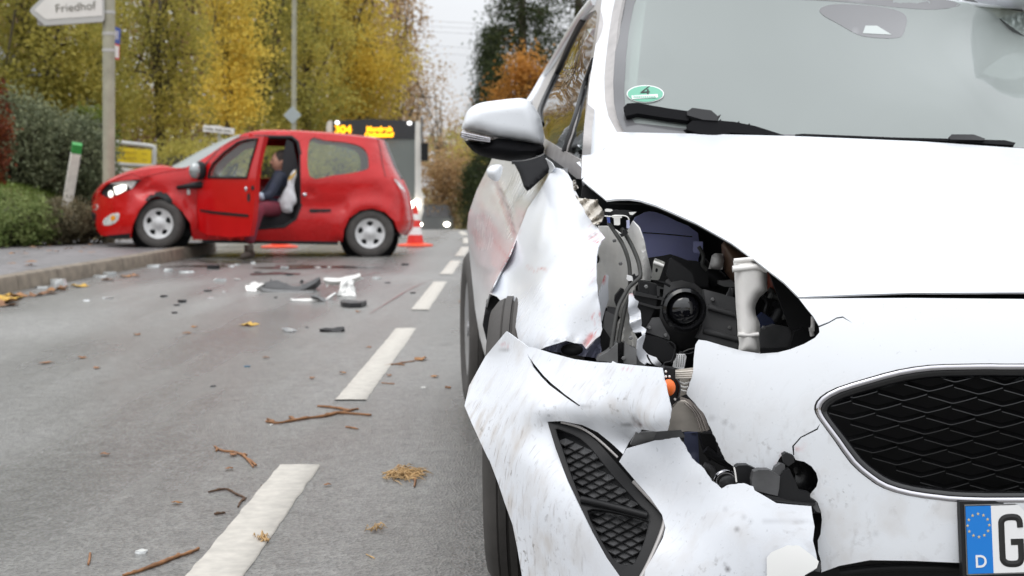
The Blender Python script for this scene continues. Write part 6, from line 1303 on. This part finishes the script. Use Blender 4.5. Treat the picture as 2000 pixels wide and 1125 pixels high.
# lamp pole with the back of a priority sign
LY = 31.0; lx_ = (574-HX)/F*LY; LP = root('lamp_pole', 'tall slim pole with the grey back of a diamond sign', 'pole', (lx_, LY, float(ground_h(lx_, LY))))
mb = MB(); mb.tube([(lx_, LY, float(ground_h(lx_, LY))-.1), (lx_, LY, 3), (lx_+.03, LY, 8.2), (lx_+.3, LY-.3, 8.6), (lx_+1.2, LY-.6, 8.7)], [.06, .055, .045, .04, .03], 14); mb.out('pole', M_pole, LP)
mb = MB(); mb.ell((lx_+1.5, LY-.7, 8.68), (.35, .14, .07)); mb.out('lamp_head', M_signgrey, LP, split=0)
mb = MB(); c_ = P(571, 225, LY-.08); r_ = .20; mb.prism([c_+np.array((-r_, 0, 0)), c_+np.array((0, 0, r_)), c_+np.array((r_, 0, 0)), c_+np.array((0, 0, -r_))], (0, 0, 0), (0, .012, 0)); o_ = mb.out('diamond_sign', mat('sign_back_grey', (.36, .40, .40), .45, metal=.2), LP, smooth=False); bevel(o_, .03, 3)
mb = MB(); mb.box(P(572, 225, LY-.06), (.14, .03, .03)); mb.out('sign_bracket', M_signgrey, LP, split=30)
# leaning white post with green cap
py_b = P(133, 390, 18.9); tp = P(151, 281, 18.7); axd = tp-py_b; axd /= np.linalg.norm(axd)
WPp = root('marker_post', 'leaning white square marker post with a green cap on the bank', 'post', tuple(py_b-axd*.15))
xd = np.cross(axd, (0, 1., 0)); xd /= np.linalg.norm(xd); yd = np.cross(axd, xd); Mq = np.stack([rotz(.4)[0, 0]*xd+rotz(.4)[1, 0]*yd, -rotz(.4)[1, 0]*xd+rotz(.4)[0, 0]*yd, axd], 1); Lg = np.linalg.norm(tp-py_b)
mb = MB(); mb.box(py_b+axd*(Lg*.42-.1), (.125, .125, Lg*.84+.2), Mq); o_ = mb.out('post', mat('old_white_wood', (.80, .77, .70), .7, var=.15, vs=9), WPp, split=30); bevel(o_, .01, 2)
mb = MB(); mb.box(py_b+axd*(Lg*.925), (.127, .127, Lg*.15), Mq); o_ = mb.out('cap', mat('green_cap_paint', (.04, .30, .06), .6), WPp, split=30); bevel(o_, .01, 2)
# roof corner of the house at the garden edge
hq = P(-60, 150, 45); HO = root('house', 'grey roofed house corner peeping past the red hedge', 'house', (hq[0], 45, float(ground_h(hq[0], 45))))
zt_ = P(0, 140, 45)[2]; xr = P(6, 0, 45)[0]
mb = MB(); mb.box((xr-3.9, 48.2, zt_/2), (7, 6, zt_)); mb.out('wall', mat('house_render', (.45, .43, .40), .8), HO, split=30)
mb = MB(); mb.prism([(xr-8, 44.7, zt_-.1), (xr+.1, 44.7, zt_-.1), (xr-4, 44.7, zt_+2.4)], (0, 0, 0), (0, 7, 0)); mb.out('roof', mat('slate_roof', (.16, .17, .19), .6, var=.2, vs=4), HO, smooth=False)
# overhead wires far behind
for k, (a, b) in enumerate((((760,36),(1000,50)), ((760,47),(1000,60)), ((760,58),(1000,70)), ((760,86),(1000,97)), ((760,100),(1000,112)))):
    A_ = P(a[0]-1500, a[1]-88, 150.); B_ = P(b[0]+1500, b[1]+88, 150.); m_ = (A_+B_)/2
    mb = MB(); mb.tube([A_, (A_+m_)/2, m_, (B_+m_)/2, B_], .022, 5); mb.out('power_line', mat('cable', (.45, .45, .48), .6) if k == 0 else bpy.data.materials['cable'], None, label='thin overhead power line crossing the sky gap', cat='power line', group='overhead power lines')
# ================================================================== DEBRIS, TWIGS AND LEAVES on the road
M_twig = mat('twig_bark', (.26, .125, .055), .8, var=.4, vs=40, bump=.6, bs=120, dist=.004); M_twigd = mat('dark_twig_bark', (.10, .055, .03), .8, var=.4, vs=40)
M_straw = mat('dry_straw', (.52, .34, .16), .8, var=.3, vs=40); M_lfy = mat('fallen_yellow_leaf', (.55, .33, .05), .7, var=.2, vs=30); M_lfo = mat('fallen_orange_leaf', (.32, .15, .05), .7, var=.3, vs=30); M_lfb = mat('fallen_brown_leaf', (.25, .12, .055), .7, var=.3, vs=30)
M_frag = mat('clear_shard', (.62, .64, .64), .15, coat=.6); M_fwhite = mat('white_shard', (.78, .77, .74), .35); M_fsil = mat('silver_shard', (.55, .55, .54), .25, metal=.6); M_fblk = mat('black_shard', (.02, .02, .022), .45)
def gp(q, h=0.0): p = G(q[0], q[1]); p[2] += h; return p
def twig(name, lines, label, m, r=.005, cat='twig', group='twigs on the road'):
    mb = MB()
    for ln in lines:
        p = cr(T('zg', ln), 5, closed=False); n_ = len(p); rr = [.72*r*(.55+.45*math.sin(math.pi*min(1, .15+k/n_*.8)))*random.uniform(.8, 1.2) for k in range(n_)]
        mb.tube([gp(q, rr[k]*.9+.001) for k, q in enumerate(p)], rr, 6)
    mb.out(name, m, None, split=60, label=label, cat=cat, group=group)
twig('twig', [[(1040,90),(1080,97),(1130,90),(1200,78),(1270,70),(1330,55),(1400,40)], [(1045,82),(1070,92)], [(1240,30),(1300,36),(1370,48)], [(1270,62),(1340,58),(1450,66)], [(1130,72),(1150,84)]], 'long forked brown twig lying beyond the big white dash', M_twig, .0075)
twig('twig', [[(838,188),(870,205),(920,212),(955,228),(990,268)], [(850,195),(845,205)], [(960,232),(1000,262)], [(940,220),(965,222)]], 'curled reddish twig beside the top of the big white dash', M_twig, .006)
twig('twig', [[(1020,340),(1060,328),(1110,318),(1165,304)], [(1110,318),(1135,306)]], 'thin dark twig lying on the big white dash', M_twigd, .0035)
twig('twig', [[(815,366),(850,358),(890,356),(925,375),(962,390)], [(955,388),(940,405),(930,424)], [(945,400),(958,395)]], 'dark bent twig touching the edge of the white dash', M_twigd, .0045)
twig('twig', [[(838,453),(855,450),(880,447)]], 'short dark stick left of the white dash', M_twigd, .005)
twig('twig', [[(480,694),(540,678),(620,650),(680,625),(740,605),(776,588)], [(690,622),(700,612)]], 'long straight brown stick left of the white dash', M_twig, .0062)
twig('twig', [[(345,650),(350,628),(352,605)]], 'small upright brown splinter on the asphalt', M_twig, .004)
twig('twig', [[(1350,110),(1372,114),(1398,119)]], 'short brown splinter under the long forked twig', M_twig, .0045)
twig('twig', [[(1430,608),(1450,618),(1464,625)]], 'thin pale splinter on the lane beside the white car', M_straw, .002)
twig('twig', [[(1500,-130),(1540,-135),(1620,-148)], [(1540,-135),(1580,-132)]], 'thin brown twig crossing the second white dash', M_twig, .005)
twig('twig', [[(1490,-62),(1540,-58)]], 'thin bark strip on the second white dash', M_twig, .004)
twig('twig', [[(1740,-45),(1760,-42)]], 'bark chip between second dash and white car', M_twig, .006)
for k, (x, y) in enumerate(((370,430),(390,455),(875,845),(610,785))): pass
def straw(label, line, n_, L_, sx_, sy_, m=M_straw):
    mb = MB(); c0 = T('zg', [line])[0]
    for k in range(n_):
        a = random.gauss(0, .5)+(0 if random.random() < .7 else 1.2); p0 = (c0[0]+random.gauss(0, sx_), c0[1]+random.gauss(0, sy_)); l = L_*random.uniform(.5, 1.2)
        p1 = (p0[0]+l*math.cos(a), p0[1]+l*math.sin(a)*.35); h = random.uniform(.002, .02)
        mb.tube([gp(p0, .002), (gp(p0)+gp(p1))/2+np.array((0, 0, h)), gp(p1, random.uniform(.002, .012))], [.0012, .0016, .0006], 4)
    return mb.out('straw_clump', m, None, split=0, label=label, cat='straw', group='dry straw on the road')
straw('tan clump of dry straw on the lane beside the white car', (1560,298), 120, 34, 17, 4)
twig('twig', [[(1618,345),(1622,320),(1610,300)], [(1555,275),(1556,262)]], 'reddish stub sticking out of the straw clump', M_twig, .005)
straw('thin wisp of straw near the white car bumper', (1450,512), 14, 20, 8, 2); straw('orange-brown wisp lying on the big white dash', (1018,556), 26, 12, 5, 2.5)
def leaf(px, py, s, m, label, group='fallen leaves on the road'):
    c = gp((px, py)); a = random.uniform(0, 6.28); pts = []
    n_ = 12
    for k in range(n_):
        t = 2*math.pi*k/n_; r = s*(.55+.45*abs(math.cos(t)))*(1 if k % 2 else .75)*random.uniform(.85, 1.15); pts.append(c+np.array((r*math.cos(t+a), r*math.sin(t+a)*1.1, .006+s*.35*random.random()*(math.sin(t)**2))))
    V = [c+np.array((0, 0, .008))]+pts; Fs = [(0, 1+k, 1+(k+1) % n_) for k in range(n_)]
    o_ = mk('leaf', V, Fs, m, None, label=label, cat='leaf', group=group); md = o_.modifiers.new('solid', 'SOLIDIFY'); md.thickness = .0012
leaf(486, 636, .075, M_lfy, 'bright yellow leaf lying alone on the lane'); leaf(821, 703, .05, M_lfo, 'orange-brown leaf right of the second white dash')
lk = [(155,560,M_lfy,.11),(20,585,M_lfy,.16),(6,592,M_lfo,.14),(35,580,M_lfo,.12),(70,578,M_lfb,.09),(110,568,M_lfo,.10),(95,575,M_lfb,.08),(245,541,M_lfo,.08),(260,540,M_lfb,.08),(210,548,M_lfb,.07),(2,580,M_lfy,.13),(12,598,M_lfb,.1),(125,562,M_lfb,.07)]
for k, (x, y, m_, s) in enumerate(lk): leaf(x, y, s, m_, {M_lfy: 'yellow', M_lfo: 'orange', M_lfb: 'brown'}[m_]+' leaf lying in the gutter along the kerb', 'leaves along the kerb')
for k in range(26):
    x = random.uniform(0, 180); yy = random.uniform(478, 500) if k % 3 else random.uniform(500, 530)*1.0
    p = P(x, yy, 1); Y = F*(CAMH-.05-KH)/(yy-HY)
    c = P(x, yy, Y); 
    if c[0] < -6.5 or c[0] > -4.2: continue
    s = random.uniform(.03, .07); V = [c+np.array((s*math.cos(t)*random.uniform(.6, 1), s*math.sin(t)*random.uniform(.6, 1), random.uniform(.006, .02))) for t in np.linspace(0, 6.28, 8)[:-1]]
    mk('leaf', V, [tuple(range(7))], random.choice((M_lfo, M_lfb, M_lfb)), None, label='brown leaf scattered on the pavement below the shrubs', cat='leaf', group='leaves on the pavement', smooth=False)
for k, (x, y, s) in enumerate(((160,700,.03),(190,720,.025),(268,655,.03),(90,710,.04),(380,640,.03),(365,652,.03),(455,890,.02),(205,890,.018),(345,985,.018),(760,735,.02),(670,730,.02),(850,737,.025),(720,680,.02),(905,640,.03),(900,590,.03),(610,740,.02),(520,700,.022),(700,610,.03),(448,918,.014),(640,950,.012))):
    leaf(x, y, s, random.choice((M_lfo, M_lfb, M_twig)), 'tiny brown leaf scrap on the grey asphalt', 'leaf scraps on the asphalt')
def shard(name, label, pts, h, m, group='crash debris on the road', th=.01, tilt=0, parent=None):
    """flat broken piece: outline on the ground raised by h(px,py) metres"""
    v, f = panel2d(pts, (), 5); Wd = []
    for q in v:
        p = gp(q); p[2] += h(q[0], q[1]) if callable(h) else h; Wd.append(p)
    Wd = np.array(Wd); nn = np.cross(Wd[f[0, 1]]-Wd[f[0, 0]], Wd[f[0, 2]]-Wd[f[0, 0]])[2]
    o_ = mk(name, Wd, f if nn > 0 else f[:, ::-1], m, parent, smooth=False, **({} if parent else dict(label=label, cat='debris', group=group)))
    md = o_.modifiers.new('solid', 'SOLIDIFY'); md.thickness = th; md.offset = 0
    return o_
def upright(name, pts, yb, m, parent=None, th=.02, lean=0.0, **kw):
    """standing piece: traced outline on a plane at the depth of its foot"""
    Y0 = G(0, yb)[1]; o_ = panel(name, pts, lambda x, y: Y0+lean*(yb-y)/F*Y0, m, parent, step=5, thick=th, smooth=False, **kw); return o_
D = lambda p: T('zd', p)
dbr = root('bumper_strip', 'long dark bumper strip with a white broken end on the wet road', 'debris', tuple(G(560, 566)), 'crash debris on the road')
upright('strip', D([(395,255),(470,238),(500,236),(560,262),(610,280),(650,278),(720,245),(785,212),(792,222),(760,255),(690,295),(640,305),(560,298),(440,290),(398,285)]), D([(0,305)])[0][1], M_grey, dbr, .08, lean=.8)
upright('strip_lip', D([(380,285),(440,295),(560,302),(640,305),(760,312),(690,322),(520,318),(400,312)]), D([(0,318)])[0][1], M_mgrey, dbr, .06, lean=1.2)
upright('white_end', cr(D([(300,285),(315,258),(345,245),(370,258),(410,256),(380,275),(350,295),(320,300)]), 2), D([(0,306)])[0][1], M_fwhite, dbr, .06, lean=.6)
upright('clip', D([(278,270),(300,275),(330,295),(360,300),(350,312),(285,308)]), D([(0,313)])[0][1], M_fsil, dbr, .05, lean=.5); upright('clip', D([(560,250),(566,262),(560,275),(555,265)]), D([(0,300)])[0][1], M_fblk, dbr, .02, lean=.6)
upright('clip', D([(650,248),(668,232),(678,246),(664,262)]), D([(0,262)])[0][1], M_fblk, dbr, .03)
hl_ = root('headlamp_fragment', 'shattered white and silver headlamp fragment lying on the road', 'debris', tuple(G(675, 578)), 'crash debris on the road')
upright('white_bracket', cr(D([(815,232),(830,218),(920,222),(960,212),(1030,200),(1060,188),(1070,205),(1045,218),(1000,232),(960,236),(910,246),(850,244)]), 2), D([(0,345)])[0][1], M_fwhite, hl_, .06, lean=.6)
M_cryst = mat('shattered_reflector', (.60, .60, .58), .2, metal=.5, var=.6, vs=18, bump=1.0, bs=22, dist=.04)
upright('shattered_lens', D([(940,238),(1000,230),(1025,240),(1015,265),(1035,290),(1030,320),(1040,345),(960,345),(905,338),(925,300),(930,260)]), D([(0,347)])[0][1], M_cryst, hl_, .08, lean=.7)
for k in range(10):
    a, b = random.uniform(920,1020), random.uniform(245,330); upright('lens_splinter', D([(a,b),(a+random.uniform(6,14),b+random.uniform(-4,6)),(a+random.uniform(-4,8),b+random.uniform(14,34))]), D([(0,345)])[0][1]-.6, random.choice((M_fwhite, M_fsil, M_fblk)), hl_, .01, lean=.68)
upright('silver_tail', D([(890,320),(905,322),(850,362),(830,370),(845,352)]), D([(0,368)])[0][1], M_fsil, hl_, .02, lean=.8)
s1 = root('trim_strip', 'thin white trim strip with grey hook beside the headlamp fragment', 'debris', tuple(G(600, 585)), 'crash debris on the road')
upright('strip', D([(585,362),(620,366),(700,362),(790,362),(800,376),(700,380),(600,376)]), D([(0,382)])[0][1], M_fwhite, s1, .03, lean=1.0); upright('hook', cr(D([(728,342),(760,336),(790,345),(830,368),(828,385),(805,378),(770,352)]), 2), D([(0,386)])[0][1], M_mgrey, s1, .04, lean=.8)
shard('trim_piece', 'small dark bar with pale tip below the headlamp fragment', D([(930,408),(950,400),(1000,403),(1060,412),(1110,404),(1112,412),(1075,425),(1000,428),(945,422)]), .02, M_fblk, th=.03)
upright('plastic_piece', D([(785,572),(830,562),(880,565),(920,556),(957,555),(955,572),(930,585),(945,592),(880,590),(860,582),(820,578)]), D([(0,594)])[0][1], M_fblk, None, .05, lean=.5, label='black broken plastic bracket alone in the middle of the lane', cat='debris', group='crash debris on the road')
shard('clear_piece', 'pale translucent splinter left of the black bracket', D([(528,578),(560,573),(600,580),(635,590),(600,597),(550,593)]), .008, M_frag, th=.006)
small = [(320,580,M_fblk,.05),(357,591,M_fblk,.05),(405,569,M_fblk,.045),(417,755,M_fblk,.02),(416,525,M_fblk,.12),(365,532,M_frag,.10),(700,545,M_frag,.07),(735,545,M_frag,.06),(505,532,M_fblk,.05),(565,538,M_fblk,.05),(793,518,M_fblk,.05),(755,553,M_fblk,.04),(808,573,M_fblk,.03),(462,547,M_fblk,.03),(411,582,M_frag,.03),(621,523,M_fwhite,.05),(643,523,M_fwhite,.04),(465,518,M_frag,.05),(450,521,M_frag,.05),(495,515,M_frag,.05),(555,524,M_frag,.06),(430,549,M_frag,.07),(463,546,M_fwhite,.035),(215,537,M_frag,.10),(112,556,M_frag,.12),(82,562,M_frag,.07),(170,588,M_frag,.04),(210,583,M_frag,.05),(340,612,M_fblk,.03),(346,597,M_fblk,.03),(195,541,M_frag,.08),(440,570,M_frag,.03),(330,530,M_frag,.07),(300,522,M_frag,.08),(538,582,M_fblk,.02),(599,640,M_fblk,.015),(277,1080,M_frag,.018),(482,716,mat('blue_shard', (.06,.35,.55), .2, coat=.6),.02),(826,757,M_fwhite,.02),(530,830,M_fwhite,.008)]
nmx = {M_fblk: ('plastic_shard', 'small black plastic shard on the road'), M_frag: ('glass_shard', 'small clear lamp shard on the road'), M_fwhite: ('white_shard', 'small white paint or plastic chip on the road')}
for x, y, m_, s in small:
    c = gp((x, y)); n_ = random.randint(4, 6); th0 = random.uniform(0, 6); poly = [c+np.array((s*math.cos(th0+6.28*k/n_)*random.uniform(.5, 1), s*math.sin(th0+6.28*k/n_)*random.uniform(.4, .9), 0)) for k in range(n_)]
    mb = MB(); hh = random.uniform(.15, .45)*s; V = poly+[q*1+np.array((random.uniform(-.2, .2)*s, random.uniform(-.2, .2)*s, hh)) for q in poly]
    mb.add(V, [tuple(range(n_))[::-1], tuple(range(n_, 2*n_))]+[(i_, (i_+1) % n_, n_+(i_+1) % n_, n_+i_) for i_ in range(n_)])
    nme, lab = nmx.get(m_, ('blue_shard', 'tiny bright blue shard glinting on the asphalt')); mb.out(nme, m_, None, smooth=False, label=lab, cat='debris', group='small shards on the road' if m_ in nmx else None)
# fluid stain and red paint rub from the crash, thin sheets on the asphalt
M_scr = mat('red_paint_rub', (.26, .13, .125), .6, var=.3, vs=40); M_seam = mat('asphalt_seam', (.045, .045, .045), .5, var=.3, vs=30); M_stain = mat('fluid_stain', (.075, .068, .065), .16, var=.35, vs=6)
def ribbon(name, pts, wd, m_, h):
    p = cr(pts, 6, closed=False); L_ = []; R_ = []
    q = [G(a, b) for a, b in p]
    for i_ in range(len(q)):
        t = q[min(i_+1, len(q)-1)]-q[max(i_-1, 0)]; t[2] = 0; t /= np.linalg.norm(t); nn = np.array((-t[1], t[0], 0))*wd*.5*random.uniform(.5, 1.2)*math.sin(math.pi*(.08+.84*i_/(len(q)-1))); up = np.array((0, 0, h)); L_.append(q[i_]+nn+up); R_.append(q[i_]-nn+up)
    MB().grid([L_, R_]).out(name, m_, road, split=0)
ribbon('paint_rub', [(722,614),(760,590),(800,566),(845,546)], .014, M_scr, .005); ribbon('paint_rub', [(640,560),(700,540),(780,528)], .02, M_scr, .005); ribbon('paint_rub', [(560,545),(640,530),(700,524)], .02, M_scr, .005)
def stain(px, py, rx, ry, seed):
    r = random.Random(seed); c0 = G(px, py); n_ = 26; pts = []
    for k in range(n_):
        t = 6.2832*k/n_; q = 1+.25*math.sin(3*t+seed)+.15*math.sin(5*t+2*seed)+r.uniform(-.08, .08); p = c0+np.array((rx*q*math.cos(t), ry*q*math.sin(t), 0)); p[2] = float(road_z(p[1]))+.003; pts.append(p)
    mk('fluid_stain', [c0+np.array((0, 0, .003))]+pts, [(0, 1+k, 1+(k+1) % n_) for k in range(n_)], M_stain, road, smooth=False)
stain(470, 512, .5, .25, 1); stain(610, 522, .6, .35, 2); stain(540, 535, .25, .2, 3); stain(395, 520, .35, .22, 4)
